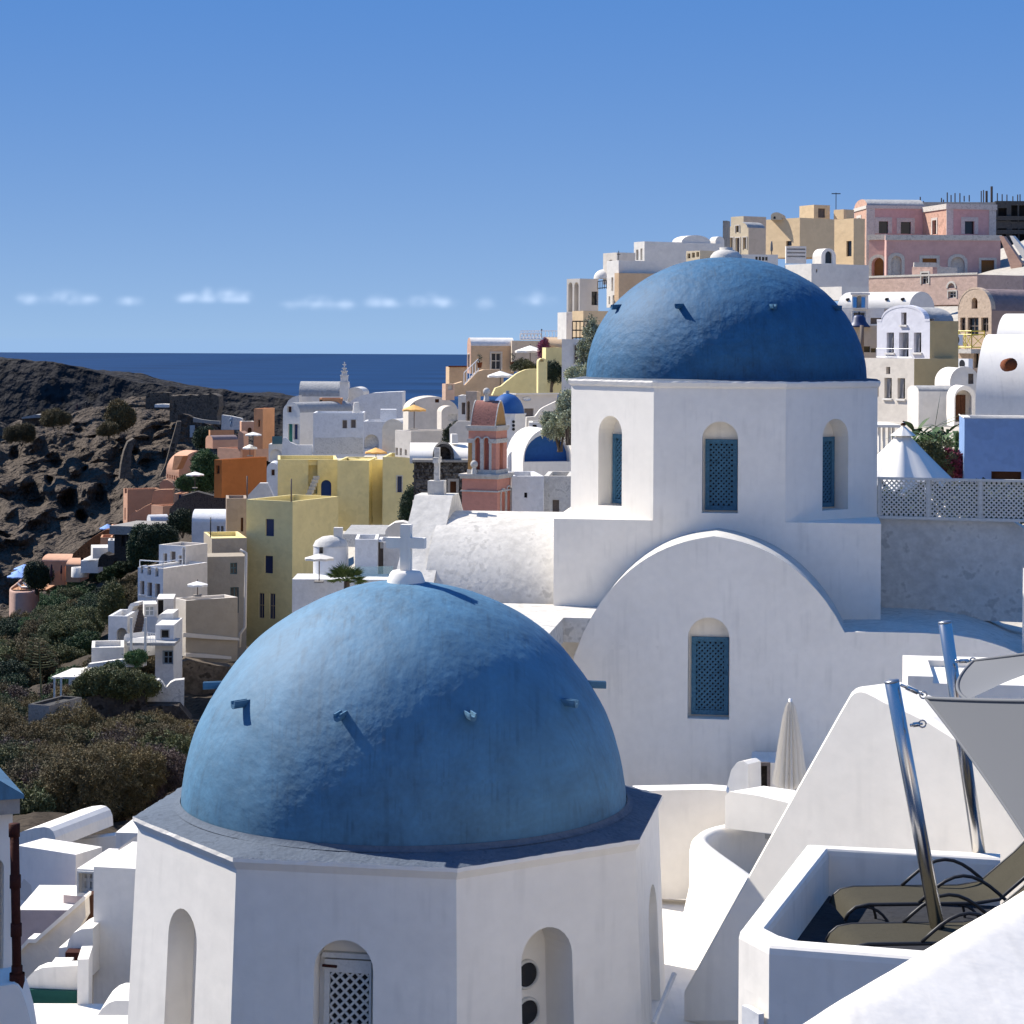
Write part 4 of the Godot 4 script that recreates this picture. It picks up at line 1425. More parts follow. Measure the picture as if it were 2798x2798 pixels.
func loungers(floor_y: float) -> void:
	# sling loungers: bent tube frame, taupe sling that curls down at the foot
	var lines := [[0.0, -0.13], [0.03, -0.07], [0.09, -0.02], [0.2, 0.0], [0.6, 0.0], [1.1, 0.0], [1.3, 0.03], [1.6, 0.28], [1.95, 0.62]]
	var first: Node3D = null
	zf(1698, 1998, 0.41408)
	for s in [[1425, 1120, "taupe sling sunlounger nearer the back wall of the sunken terrace"], [1405, 1372, "taupe sling sunlounger nearer the angular parapet of the sunken terrace"]]:
		var p := on_level(s[0], s[1] - 55, floor_y + 0.3)
		p.y = floor_y - 0.05
		if first != null:
			copy(first, s[2], p, deg_to_rad(4.0))
			continue
		first = thing("sunlounger", s[2], "sunlounger", Vector3.ZERO, "sunloungers on the sunken terrace")
		var st := mk(true)
		for i in lines.size() - 1:
			quad(st, Vector3(lines[i][0], 0.33 + lines[i][1], -0.27), Vector3(lines[i + 1][0], 0.33 + lines[i + 1][1], -0.27), Vector3(lines[i + 1][0], 0.33 + lines[i + 1][1], 0.27), Vector3(lines[i][0], 0.33 + lines[i][1], 0.27))
		put("sling", st, M["sling"])
		for z in [-0.29, 0.29]:
			st = mk(true)
			var pts := []
			for l in lines: pts.append(Vector3(l[0], 0.32 + l[1], z))
			tube(st, pts, 0.016, 8)
			put("side_rail", st, M["iron"])
			for lx in [0.12, 0.95]:
				st = mk(true)
				var leg := []
				for k in 9:
					var t := k / 8.0
					leg.append(Vector3(lx + 0.28 * sin(t * PI * 0.5) * (1.0 if lx < 0.5 else 0.8), 0.31 * (1.0 - t * t), z))
				tube(st, leg, 0.013, 6)
				put("leg", st, M["iron"])
			st = mk(true)
			var arm := []
			for k in 11:
				var t := k / 10.0
				arm.append(Vector3(0.62 + 0.75 * t, 0.33 + 0.22 * sin(t * PI), z))
			tube(st, arm, 0.015, 8)
			put("arm_rest", st, M["iron"])
		st = mk(true)
		tube(st, [Vector3(0.38, 0.02, -0.29), Vector3(0.38, 0.02, 0.29)], 0.012, 6)
		put("cross_bar", st, M["iron"])
		first.position = p
		first.rotation.y = deg_to_rad(4.0)

func poles_and_sails() -> void:
	zf(1998, 1600, 0.41408)
	var spec := [[1060, 636, 1362, 2260, 17.6, "polished steel pole with the near grey sail's tackle at its top"], [1410, 245, 1638, 1785, 19.6, "polished steel pole standing on the back rim of the sunken terrace"]]
	for s in spec:
		var a := at(s[0], s[1], s[4])
		var b := at(s[2], s[3], s[4])
		var root := thing("steel_pole", s[5], "pole", b, "steel poles of the shade sails")
		var st := mk(true)
		tube(st, [b, b.lerp(a, 0.5), a], 0.058, 28)
		put("shaft", st, M["steel"])
		st = mk(true)
		var d := (a - b).normalized()
		tube(st, [a - d * 0.004, a + d * 0.012], 0.0585, 28)
		put("end_cap", st, M["steel_dull"])
	# tackle: turnbuckles and shackles
	for t in [[1118, 655, 1268, 722, 17.55, "steel turnbuckle at the top of the front pole"], [1180, 922, 1262, 912, 17.5, "steel shackle halfway down the front pole"], [1478, 500, 1595, 498, 19.5, "steel turnbuckle on the back pole"]]:
		var a := at(t[0], t[1], t[4])
		var b := at(t[2], t[3], t[4])
		thing("turnbuckle", t[5], "rigging", a, "rigging of the shade sails")
		var st := mk(true)
		tube(st, [a, a.lerp(b, 0.3)], 0.012, 8)
		tube(st, [a.lerp(b, 0.25), a.lerp(b, 0.75)], 0.019, 8)
		put("body", st, M["steel"])
		st = mk(true)
		tube(st, [a.lerp(b, 0.75), b], 0.010, 8)
		put("rod", st, M["steel"])
		st = mk(true)
		var c := b
		var ring := []
		for k in 13: ring.append(c + Vector3(cos(TAU * k / 12), sin(TAU * k / 12), 0) * 0.028)
		tube(st, ring, 0.007, 6)
		put("ring", st, M["steel"])
	# near sail: hollow edges, slung from the front pole
	var A := at(1285, 742, 17.5)
	var Bp := at(2350, 760, 15.0)
	var C := at(2130, 1960, 15.2)
	sail("shade_sail", "grey fabric shade sail tied to the front steel pole", A, Bp, C, [0.02, 0.0, 0.09], M["canvas_gray"])
	A = at(1604, 496, 19.4)
	Bp = at(2500, 380, 18.2)
	C = at(1560, 755, 18.7)
	sail("shade_sail", "pale grey shade sail with a curled corner tied to the back steel pole", A, Bp, C, [0.0, 0.25, -0.30], M["canvas_gray"])

func sail(called: String, label: String, A: Vector3, B: Vector3, C: Vector3, hollow: Array, m: Material) -> void:
	var root := thing(called, label, "shade sail", A, "shade sails over the terrace")
	var ctr := (A + B + C) / 3.0
	var n := 26
	var st := mk(true)
	var g := []
	for i in n + 1:
		var line := []
		for j in n + 1 - i:
			var a := float(i) / n
			var b := float(j) / n
			var c := 1.0 - a - b
			var p := A * c + B * a + C * b
			# edges pull inward, the middle hangs a little
			p += (ctr - (A + B) * 0.5) * hollow[0] * 4.0 * c * a * (1.0 - b)
			p += (ctr - (B + C) * 0.5) * hollow[1] * 4.0 * a * b * (1.0 - c)
			p += (ctr - (C + A) * 0.5) * hollow[2] * 4.0 * b * c * (1.0 - a)
			p += UP * -0.5 * a * b * c * 3.0
			line.append(p)
		g.append(line)
	for i in n:
		for j in n - i:
			tri(st, g[i][j], g[i + 1][j], g[i][j + 1])
			if j < n - i - 1: tri(st, g[i + 1][j], g[i + 1][j + 1], g[i][j + 1])
	put("fabric", st, m)
	for side in 2:
		var pts := []
		for i in n + 1: pts.append(g[i][0] if side == 0 else g[0][i])
		st = mk(true)
		tube(st, pts, 0.016, 6)
		put("hem", st, m)

func fence() -> void:
	zf(2148, 1000, 0.33644)
	# shaded wall below the fence
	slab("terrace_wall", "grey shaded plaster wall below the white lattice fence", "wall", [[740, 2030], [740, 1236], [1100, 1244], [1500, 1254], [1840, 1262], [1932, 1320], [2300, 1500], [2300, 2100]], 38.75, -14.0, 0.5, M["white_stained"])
	slab("end_wall", "narrow sunlit white wall end right of the lattice fence's wall", "wall", [[1914, 2400], [1924, 1640], [1990, 1630], [1990, 2400]], 35.5, -60.0, 0.5, M["white"])
	var q := outline([[756, 1232], [756, 900], [2150, 908], [2150, 1262]], 38.7, -14.0, 756)
	var o: Vector3 = q.o
	var e: Vector3 = q.e
	var y0 := high(o, e, 800, 1234)
	var y1 := high(o, e, 800, 901)
	var f: Vector3 = q.n
	thing("lattice_fence", "white wooden lattice fence on the wall right of the deep blue dome's drum", "fence", o + UP * y0)
	var stops := [along(o, e, 756, 1100), along(o, e, 1157, 1100), along(o, e, 1579, 1100), along(o, e, 2000, 1100)]
	var h := y1 - y0
	var st := mk()
	boxb(st, o + e * (stops[0] - 0.03) + UP * (y1 - 0.045), e * (stops[3] - stops[0] + 0.06), UP * 0.045, f * 0.07)
	put("top_rail", st, M["white_wood"])
	st = mk()
	boxb(st, o + e * (stops[0] - 0.03) + UP * (y0 - 0.01), e * (stops[3] - stops[0] + 0.06), UP * 0.05, f * 0.07)
	put("bottom_rail", st, M["white_wood"])
	for s in stops:
		st = mk()
		boxb(st, o + e * (s - 0.027) + UP * (y0 + 0.042), e * 0.054, UP * (h - 0.09), f * 0.062)
		put("post", st, M["white_wood"])
	for i in 3:
		st = mk()
		var a: float = stops[i] + 0.03
		var b: float = stops[i + 1] - 0.03
		var y := y0 + 0.045
		for z in [[a, 0.016], [b - 0.016, 0.016]]:
			boxb(st, o + e * z[0] + UP * y + f * 0.012, e * z[1], UP * (h - 0.096), f * 0.03)
		var pn := put("lattice_panel", st, M["white_wood"])
		lattice(pn, o + e * a + UP * y + f * 0.01, e, f, b - a, h - 0.096, 0.0835, 0.027, 0.008, M["white_wood"])


# ================================================================ the hillside quarter on the right
func right_side() -> void:
	zf(2148, 480, 0.33644)
	var W := {"pane": M["dark_glass"], "frame": M["trim"], "fw": 0.2}
	var dark := {"pane": M["dark_glass"]}
	var cu := {"pane": M["dark_glass"], "curtain": M["curtain"], "sill": M["white_far"], "depth": 0.22}
	var B: Dictionary
	# house with an arched lavender front above a beige storey
	B = blk("terrace_house", "beige lower storey with blue-grey curtained windows below the lavender arched house", "house", [600, 615, 1040, 1400], 1480, 1985, 112.0, -60.0, M["cream"], {"sm": M["olive"], "ph": 0.5}, [["f", 797, 1642, 857, 1808, cu], ["f", 904, 1645, 965, 1812, cu], ["f", 811, 1553, 845, 1611, {"pane": M["gray_wood"]}], ["f", 738, 1680, 752, 1795, dark]])  # olive side: shade of the beige wall put into its colour
	O = B.root.position
	rail_line(B.root, pt(B, 1.0, B.H - 0.02, 0.11), pt(B, B.L - 0.3, B.H - 0.02, 0.11), 0.5, 0.9, 0.012, M["white_metal"], 2)
	blk("vault_house", "lavender white house with an arched gable and three tall curtained openings", "house", [730, 738, 1168, 1400], 1182, 1490, 113.0, -60.0, M["lavender"], {"sm": M["olive"], "roof": "v", "crown": 1066, "sh": 0.09, "rm": M["roof_gray"], "fac": 0.12}, [["f", 816, 1274, 875, 1438, cu], ["f", 916, 1274, 994, 1470, {"pane": M["dark_glass"], "curtain": M["curtain"], "depth": 0.3, "called": "door"}], ["f", 1036, 1274, 1097, 1436, cu], ["f", 934, 1111, 978, 1211, {"pane": M["gray_wood"], "sill": M["white_far"]}]])  # the olive side again holds the shade in its colour
	# peach house with the yellow balcony
	B = blk("balcony_house", "weathered peach house with a round gable and a yellow iron balcony", "house", [1390, 1396, 1668, 2300], 1100, 1640, 128.0, -60.0, M["peach_worn"], {"sm": M["peach_shaded"], "D": 14.0, "roof": "v", "crown": 918, "rm": M["mauve_roof"], "fac": 0.1}, [["f", 1506, 990, 1554, 1080, {"arch": true, "pane": M["brown_wood"], "depth": 0.3}], ["f", 1414, 1152, 1456, 1268, {"pane": M["dark_glass"], "leaf": M["gray_wood"]}], ["f", 1474, 1152, 1562, 1300, {"pane": M["dark_glass"], "leaf": M["gray_wood"], "called": "door"}], ["f", 1584, 1152, 1642, 1268, {"pane": M["dark_glass"], "leaf": M["gray_wood"]}], ["f", 1526, 1440, 1562, 1560, {"pane": M["inside"], "called": "door"}]])  # side wall a darker copy of the peach, shade in the colour
	O = B.root.position
	var y0 = high(B.c, B.u, 1480, 1400) - B.c.y
	var sa := along(B.c, B.u, 1402, 1400)
	var sb := along(B.c, B.u, 1610, 1400)
	addbox(B, "balcony_slab", sa, y0 - 0.3, -1.0, sb - sa, 0.25, 1.0, M["trim"])
	var st := mk()
	var rh := 1.02
	for z in [[sa, -0.95, sb, -0.95], [sa, -0.95, sa, 0.0], [sb, -0.95, sb, 0.0]]:
		var a := pt(B, z[0], y0 - 0.05, z[1])
		var b := pt(B, z[2], y0 - 0.05, z[3])
		for y in [0.1, 0.82, rh]: tube(st, [a + UP * y, b + UP * y], 0.035, 5)
		var n := 4 if z[0] != z[2] else 1
		for i in n + 1: tube(st, [a.lerp(b, float(i) / n), a.lerp(b, float(i) / n) + UP * rh], 0.03, 5)
		for i in n:
			tube(st, [a.lerp(b, float(i) / n) + UP * 0.1, a.lerp(b, (i + 1.0) / n) + UP * 0.82], 0.022, 5)
			tube(st, [a.lerp(b, float(i) / n) + UP * 0.82, a.lerp(b, (i + 1.0) / n) + UP * 0.1], 0.022, 5)
	put("balcony_railing", st, M["yellow_metal"], B.root)
	ac_unit("white air conditioner under the yellow balcony", at(1398, 1572, 125.4), B.u)
	ac_unit("white air conditioner on the olive wall beside the yellow balcony", at(1352, 1378, 121.0), Vector3(0.78, 0, -0.62))
	# chapel with the blue bell gable and its long vault
	B = blk("long_vault", "long white barrel vault with drain spouts behind the blue bell gable", "chapel", [400, 415, 1002, 1205], 1074, 1180, 150.0, -34.0, M["white_far"], {"roof": "u", "crown": 948})
	for x in [488.0, 806.0, 935.0]:
		var t := along(B.c, B.u, x, 990)
		O = B.root.position
		st = mk()
		tube(st, [pt(B, t, B.H + B.rise * 0.55, B.D * 0.2), pt(B, t, B.H + B.rise * 0.55 - 0.05, B.D * 0.2 - 0.7)], 0.1, 7)
		put("spout", st, M["stone_dark"], B.root)
	blk("annex", "low bluish white annex below the blue bell gable", "house", [410, 415, 800, 830], 1080, 1260, 140.0, -18.0, M["white_cool"], {"D": 3.0}, [["f", 684, 1155, 780, 1205, {"pane": M["gray_wood"]}]])
	B = house("bell_gable", "small white bell gable with blue pilasters and an open arch", "belfry", [530, 535, 652, 680], 968, 1085, 139.0, -18.0, M["white_far"], {"D": 0.8, "ph": 0.0})
	win(B, "f", 566, 975, 622, 1074, {"arch": true, "depth": 0.5, "pane": M["white_cool"]})
	finish(B)
	addbox(B, "pilaster", 0.08, 0.1, -0.06, 0.22, B.H - 0.25, 0.06, M["blue_paint"])
	addbox(B, "pilaster", B.L - 0.3, 0.1, -0.06, 0.22, B.H - 0.25, 0.06, M["blue_paint"])
	addbox(B, "coping", -0.08, B.H, -0.08, B.L + 0.16, 0.14, 0.96, M["white_far"])
	bell("dark bell hanging in a cream frame below the blue bell gable", at(592, 1120, 117.0), 0.62, 0.72)
	B = house("bell_arch", "cream masonry arch that holds the large dark bell", "belfry", [530, 535, 648, 650], 1098, 1225, 117.6, -8.0, M["cream"], {"D": 0.7, "ph": 0.0})
	win(B, "f", 548, 1112, 636, 1208, {"open": true, "depth": 0.69})
	finish(B)
	blk("low_house", "low tan house with dark openings left of the lavender house", "house", [495, 500, 742, 742], 1216, 1480, 117.0, -2.0, M["beige"], {"D": 4.0}, [["f", 623, 1386, 682, 1434, dark], ["f", 688, 1402, 730, 1436, dark]])
	B = blk("roof_room", "tan roof room beside the lavender gable", "house", [790, 797, 870, 900], 1080, 1220, 121.0, -10.0, M["beige"], {"D": 3.0})
	# pink terrace walls below the palace
	B = blk("terrace_wall", "weathered pink terrace wall with white-framed windows below the pink palace", "wall", [630, 634, 1552, 1640], 832, 1060, 186.0, -58.0, M["pink_wall"], {"D": 5.0}, [["f", 1100, 790, 1156, 880, {"pane": M["dark_glass"], "leaf": M["trim"], "frame": M["trim"], "fw": 0.14}], ["f", 1314, 872, 1372, 912, {"arch": true, "pane": M["pink_wall"], "frame": M["trim"], "fw": 0.16}], ["f", 1318, 940, 1382, 994, {"pane": M["dark_glass"], "leaf": M["trim"], "frame": M["trim"], "fw": 0.1}]])
	O = B.root.position
	sa = along(B.c, B.u, 1022, 830)
	sb = along(B.c, B.u, 1190, 830)
	band(B, "coping", B.H - 0.001, 0.16, 0.06, M["trim"], "f")
	slab("wall_pier", "raised pink pier with a white coping above the terrace wall", "wall", [[1022, 838], [1022, 742], [1190, 742], [1190, 838]], 184.9, -58.0, 0.5, M["pink_wall"])
	B = blk("terrace_wall", "shaded pink terrace wall with a white arched niche right of the weathered one", "wall", [1545, 1555, 2150, 2150], 830, 1010, 181.0, -4.0, M["pink"], {"D": 4.0}, [["f", 1722, 886, 1770, 930, {"arch": true, "pane": M["pink"], "frame": M["trim"], "fw": 0.16}]])
	band(B, "coping", B.H - 0.001, 0.2, 0.06, M["trim"], "f")
	slab("roof_mass", "white parapet with a sloping end before the palace doors", "wall", [[1038, 745], [1040, 704], [1215, 706], [1265, 742], [1388, 745], [1388, 835], [1038, 835]], 196.0, -4.0, 0.6, M["trim"])
	# palace
	B = house("palace", "pink two-storey palace, long lower storey with white arches and wooden doors", "house", [670, 815, 1742, 1800], 480, 850, 226.0, -2.0, M["pink"], {"D": 9.0, "ph": 0.3})
	win(B, "f", 852, 652, 936, 826, {"arch": true, "pane": M["trim"], "frame": M["trim"], "fw": 0.32, "depth": 0.3, "called": "door"})
	win(B, "f", 1106, 672, 1222, 828, {"pane": M["oak"], "frame": M["trim"], "fw": 0.3, "depth": 0.3, "called": "door"})
	win(B, "f", 1336, 660, 1448, 822, {"arch": true, "pane": M["trim"], "frame": M["trim"], "fw": 0.3, "depth": 0.3, "called": "door"})
	win(B, "f", 1584, 686, 1690, 824, {"pane": M["oak"], "frame": M["trim"], "fw": 0.24, "depth": 0.3, "called": "door"})
	finish(B)
	band(B, "cornice", B.H - 0.55, 0.55, 0.12, M["trim"], "f")
	B = house("palace_wing", "chamfered pink palace wing with a white arched porch and wooden door", "house", [668, 674, 815, 830], 480, 850, 228.6, -38.0, M["pink"], {"D": 2.5, "ph": 0.3})
	win(B, "f", 694, 664, 798, 832, {"arch": true, "pane": M["oak"], "frame": M["trim"], "fw": 0.3, "depth": 0.6, "called": "door"})
	finish(B)
	band(B, "cornice", B.H - 0.55, 0.55, 0.12, M["trim"], "f")
	var F2 := {"pane": M["dark_glass"], "frame": M["trim"], "fw": 0.42, "depth": 0.3}
	B = house("palace_upper", "pink upper storey with a grey vaulted roof and two white-framed windows", "house", [553, 656, 1118, 1118], 244, 780, 237.0, 3.0, M["pink"], {"sm": M["peach_pink"], "roof": "u", "crown": 196, "rm": M["roof_gray"]})  # left side tinted warmer, sunlight put into the colour
	win(B, "f", 752, 371, 828, 470, F2); win(B, "f", 930, 376, 1013, 472, F2)
	win(B, "l", 578, 345, 606, 488, {"pane": M["trim"], "frame": M["trim"], "fw": 0.3})
	finish(B)
	addbox(B, "corner_strip", -0.05, 0.0, -0.06, 0.9, B.H, 0.06, M["trim"])
	band(B, "cornice", B.H - 0.3, 0.35, 0.1, M["trim"], "fl")
	B = house("palace_upper", "pink upper storey with flat roof, white corner strips and a window side tinted as sunlit", "house", [1112, 1306, 1702, 1702], 232, 505, 231.0, 12.0, M["pink"], {"sm": M["peach_pink"], "ph": 0.4})
	win(B, "f", 1450, 370, 1528, 474, F2)
	win(B, "l", 1188, 362, 1222, 476, {"pane": M["dark_glass"], "frame": M["trim"], "fw": 0.26, "depth": 0.3})
	finish(B)
	addbox(B, "corner_strip", -0.05, 0.0, -0.06, 0.75, B.H, 0.06, M["trim"])
	addbox(B, "corner_strip", B.L - 0.75, 0.0, -0.06, 0.78, B.H, 0.06, M["trim"])
	band(B, "cornice", B.H - 0.5, 0.55, 0.12, M["trim"], "fl")
	slab("stair_wall", "peach sunlit stair wall with white coping right of the palace", "wall", [[1730, 490], [1765, 492], [1830, 590], [1912, 712], [1924, 835], [1850, 835], [1795, 660]], 221.0, -44.0, 0.5, M["peach_pink"])
	slab("stair_wall", "bright white stair wall at the palace's far end", "wall", [[1815, 488], [1840, 488], [2050, 740], [2050, 800], [1935, 690], [1850, 560]], 224.0, -44.0, 0.5, M["white_far"])
	# unfinished concrete building
	B = house("concrete_shell", "unfinished grey concrete building with dark openings and starter bars", "building", [1700, 1706, 2150, 2150], 205, 620, 262.0, -2.0, M["concrete"], {"D": 10.0, "ph": 0.0})
	for z in [[1722, 262, 1792, 366], [1828, 240, 1880, 372], [1892, 240, 1960, 372], [1716, 428, 1790, 560], [1836, 430, 1884, 585], [1896, 430, 1960, 585]]:
		win(B, "f", z[0], z[1], z[2], z[3], {"pane": M["inside"], "depth": 0.7, "called": "opening"})
	finish(B)
	for y in [0.35, 0.62]: addbox(B, "beam", 0.0, B.H * y, -0.25, B.L, 0.5, 0.25, M["concrete"])
	zf(2500, 500, 0.15424)
	for p in [[1175, 140, 350], [1215, 125, 350], [1270, 140, 330], [1360, 60, 330], [1460, 180, 300], [1545, 198, 300], [1630, 205, 300], [1735, 235, 310], [1820, 205, 320], [1862, 200, 320]]:
		st = mk()
		O = B.root.position
		tube(st, [at(p[0], p[2] + 30, 263.0), at(p[0], p[1], 263.0)], 0.07 if p[0] != 1270 and p[0] != 1360 else 0.15, 5)
		put("starter_bar", st, M["rust_bar"], B.root)
	zf(2148, 480, 0.33644)
	B = blk("concrete_roof", "flat grey concrete roof with a row of rusty starter bars behind the palace", "building", [1080, 1086, 1704, 1704], 214, 420, 262.5, -2.0, M["concrete_pale"], {"D": 10.0, "ph": 0.0})
	zf(2500, 500, 0.15424)
	for p in [[95, 245, 370], [150, 320, 380], [470, 265, 350], [506, 295, 350], [573, 168, 340], [640, 213, 330], [710, 180, 320], [797, 180, 335], [872, 228, 300], [962, 215, 300]]:
		st = mk()
		O = B.root.position
		tube(st, [at(p[0], p[2] + 30, 263.5), at(p[0], p[1], 263.5)], 0.075, 5)
		put("starter_bar", st, M["rust_bar"], B.root)
	# tan complex left of the palace
	zf(2148, 480, 0.33644)
	blk("roof_tower", "small tan roof tower with a shuttered window", "house", [108, 226, 356, 356], 236, 350, 226.0, 26.0, M["sand"], {"ph": 0.0}, [["f", 260, 266, 317, 341, {"pane": M["gray_wood"], "leaf": M["gray_wood"]}]])
	blk("town_house", "tall tan house with one sunlit peach side and one shaded front", "house", [-166, 112, 392, 392], 341, 660, 214.0, 36.0, M["sand"], {"ph": 0.4}, [["l", 0, 530, 45, 570, dark]])
	blk("town_house", "tan house with a dark doorway beside the pink palace", "house", [386, 549, 640, 640], 346, 725, 222.0, 32.0, M["sand"], {"ph": 0.4}, [["l", 489, 530, 531, 655, {"pane": M["dark_glass"], "called": "door"}]])
	blk("roof_room", "low tan roof room with an antenna beside the pink palace", "house", [387, 468, 552, 552], 273, 350, 225.0, 36.0, M["sand"], {"ph": 0.0})
	blk("screen_wall", "white louvred screen wall before the tan house", "wall", [-2, 0, 164, 164], 572, 712, 190.0, 4.0, M["white_far"], {"D": 0.4, "ph": 0.0}, [["f", 8, 590, 156, 604, {"pane": M["roof_gray"], "depth": 0.1}], ["f", 8, 620, 156, 632, {"pane": M["roof_gray"], "depth": 0.1}], ["f", 8, 650, 156, 662, {"pane": M["roof_gray"], "depth": 0.1}]])
	blk("stair_kiosk", "small white vaulted kiosk with an arched dark door on the white terrace", "kiosk", [214, 286, 404, 404], 655, 720, 183.0, 24.0, M["white_far"], {"roof": "v", "crown": 590}, [["f", 318, 614, 374, 712, {"arch": true, "pane": M["dark_glass"], "called": "door"}]])
	blk("terrace_block", "long white terrace block with one sunlit side below the tan house", "house", [-12, 206, 672, 672], 714, 905, 178.0, 30.0, M["white_far"], {}, [["f", 242, 758, 254, 786, {"pane": M["gray_wood"]}]])
	blk("flat_roof_house", "low white house with a bright flat roof below the terrace block", "house", [243, 452, 672, 672], 900, 1010, 165.0, 28.0, M["white_far"], {"ph": 0.1})
	# white vaults at the right edge
	B = blk("vault_house", "large white barrel vault with a terracotta drain pipe at the picture's right", "house", [1500, 1536, 2300, 2300], 1928, 2200, 84.0, -21.0, M["white"], {"D": 6.0, "roof": "u", "crown": 1290})
	O = B.root.position
	st = mk(true)
	var sp := at(1826, 1532, 82.2)
	tube(st, [sp + Vector3(0.1, -0.05, -1.2), sp], 0.24, 14)
	put("drain_pipe", st, M["rust_pot"], B.root)
	blk("vault_house", "second white vault rising behind the one with the terracotta pipe", "house", [1660, 1702, 2300, 2300], 1400, 1600, 92.0, -21.0, M["white"], {"D": 6.0, "roof": "u", "crown": 1122})
	blk("chapel", "small white chapel with a cream sunlit gable and a grey vaulted roof", "chapel", [984, 1076, 1372, 1372], 1752, 2040, 93.0, 9.0, M["white_far"], {"roof": "u", "crown": 1704, "rm": M["roof_gray"]})
	B = house("chapel_porch", "white arched porch with a brown double door beside the small chapel", "porch", [1362, 1366, 1542, 1542], 1812, 2040, 90.5, -2.0, M["white_far"], {"roof": "v", "crown": 1706, "D": 2.0})
	win(B, "f", 1374, 1742, 1506, 2000, {"arch": true, "depth": 0.5, "pane": M["cream"], "called": "recess"})
	finish(B)
	O = B.root.position
	var da := along(B.c, B.u, 1388, 1900)
	var db := along(B.c, B.u, 1470, 1900)
	var dt = high(B.c, B.u, 1430, 1782) - B.c.y
	addbox(B, "door", da, 0.05, 0.40, (db - da) * 0.49, dt - 0.05, 0.08, M["brown_wood"])
	addbox(B, "door", da + (db - da) * 0.51, 0.05, 0.40, (db - da) * 0.49, dt - 0.05, 0.08, M["brown_wood"])
	blk("arched_house", "white house with a round gable and one brown shuttered window above the chapel porch", "house", [1326, 1330, 1568, 1568], 1690, 1800, 101.0, -3.0, M["white_far"], {"roof": "v", "crown": 1563, "D": 5.0, "fac": 0.1}, [["f", 1479, 1608, 1522, 1692, {"pane": M["gray_wood"]}]])
	# blue house behind the lattice
	zf(2148, 1000, 0.33644)
	B = blk("blue_house", "blue plastered house with a white parapet behind the lattice fence", "house", [1406, 1449, 2250, 2250], 424, 1000, 62.0, -8.5, M["blue_house"], {"rm": M["white"], "ph": 0.35}, [["f", 1666, 857, 1912, 960, {"pane": M["brown_wood"], "depth": 0.25}]])
	band(B, "coping", B.H - 0.001, 0.03, 0.02, M["white"], "fl")
	B = blk("pergola", "white flat pergola roof left of the white tent parasol", "pergola", [690, 700, 930, 930], 478, 500, 78.0, 0.0, M["white_far"], {"D": 3.0, "ph": 0.0})
	for x in [752.0, 790.0, 835.0, 866.0]:
		O = B.root.position
		slab_part("post", [[x, 700], [x, 500], [x + 16, 500], [x + 16, 700]], 78.2, 0.0, 0.2, M["white_far"], B.root)
	# half-folded white market parasol
	var ap := at(952, 505, 52.0)
	thing("market_parasol", "large white canvas parasol, half folded into a steep tent behind the lattice fence", "parasol", ap - UP * 2.6)
	st = mk(true)
	var NR := 8
	for k in NR * 4:
		for i in 10:
			var q := []
			for z in [[k, i], [k + 1, i], [k + 1, i + 1], [k, i + 1]]:
				var ph: float = fmod(z[0], 4.0) / 4.0
				var t: float = 0.06 + 0.94 * z[1] / 10.0
				var sag: float = 1.0 - (0.20 * sin(ph * PI) + 0.05 * sin(ph * PI * 3.0)) * (0.4 + 0.6 * t)
				var rr: float = 1.42 * t * sag
				var an: float = TAU * z[0] / (NR * 4) + 0.3
				q.append(ap + Vector3(cos(an) * rr, -1.42 * pow(t, 0.94) - 0.10 * sin(ph * PI) * t, sin(an) * rr))
			quad(st, q[0], q[1], q[2], q[3])
	put("canopy", st, M["canvas"])
	st = mk(true)
	for k in NR * 4:
		var pts := []
		for z in [[k, 0.02], [k + 1, 0.02], [k + 1, 1.0], [k, 1.0]]:
			var ph: float = fmod(z[0], 4.0) / 4.0
			var rr: float = 0.30 * z[1] * (1.0 - 0.12 * sin(ph * PI))
			var an: float = TAU * z[0] / (NR * 4) + 0.3
			pts.append(ap + Vector3(cos(an) * rr, 0.07 - 0.24 * z[1], sin(an) * rr))
		quad(st, pts[0], pts[1], pts[2], pts[3])
	put("vent_flap", st, M["canvas"])
	st = mk(true)
	tube(st, [ap - UP * 2.6, ap + UP * 0.14], 0.03, 8)
	put("pole", st, M["white_metal"])
	st = mk(true)
	lathe(st, ap + UP * 0.06, [Vector2(0.05, 0.0), Vector2(0.07, 0.03), Vector2(0.03, 0.07), Vector2(0.02, 0.1), Vector2(0.0, 0.12)], 10)
	put("finial", st, M["brown_wood"])

func ac_unit(label: String, p: Vector3, e: Vector3) -> void:
	thing("air_conditioner", label, "air conditioner", p, "air conditioners")
	var f := Vector3(-e.z, 0, e.x)
	var st := mk()
	boxb(st, p, e * 0.85, UP * 0.6, -f * 0.32)
	put("case", st, M["white_metal"])
	st = mk()
	var c := p + e * 0.32 + UP * 0.3 + f * 0.006
	for i in 16:
		tri(st, c, c + (e * cos(TAU * i / 16) + UP * sin(TAU * i / 16)) * 0.24, c + (e * cos(TAU * (i + 1) / 16) + UP * sin(TAU * (i + 1) / 16)) * 0.24)
	put("fan_grille", st, M["iron"])
func bell(label: String, top: Vector3, r: float, h: float) -> void:
	thing("bell", label, "bell", top - UP * h)
	var st := mk(true)
	lathe(st, top - UP * h, [Vector2(0.0, h * 0.1), Vector2(r * 0.7, h * 0.08), Vector2(r, 0.0), Vector2(r * 0.86, h * 0.14), Vector2(r * 0.62, h * 0.4), Vector2(r * 0.52, h * 0.7), Vector2(r * 0.4, h * 0.86), Vector2(0.0, h * 0.92)], 20)
	put("body", st, M["navy"])
	st = mk()
	tube(st, [top - UP * h * 0.1, top + UP * 0.1], 0.05, 6)
	put("hanger", st, M["iron"])

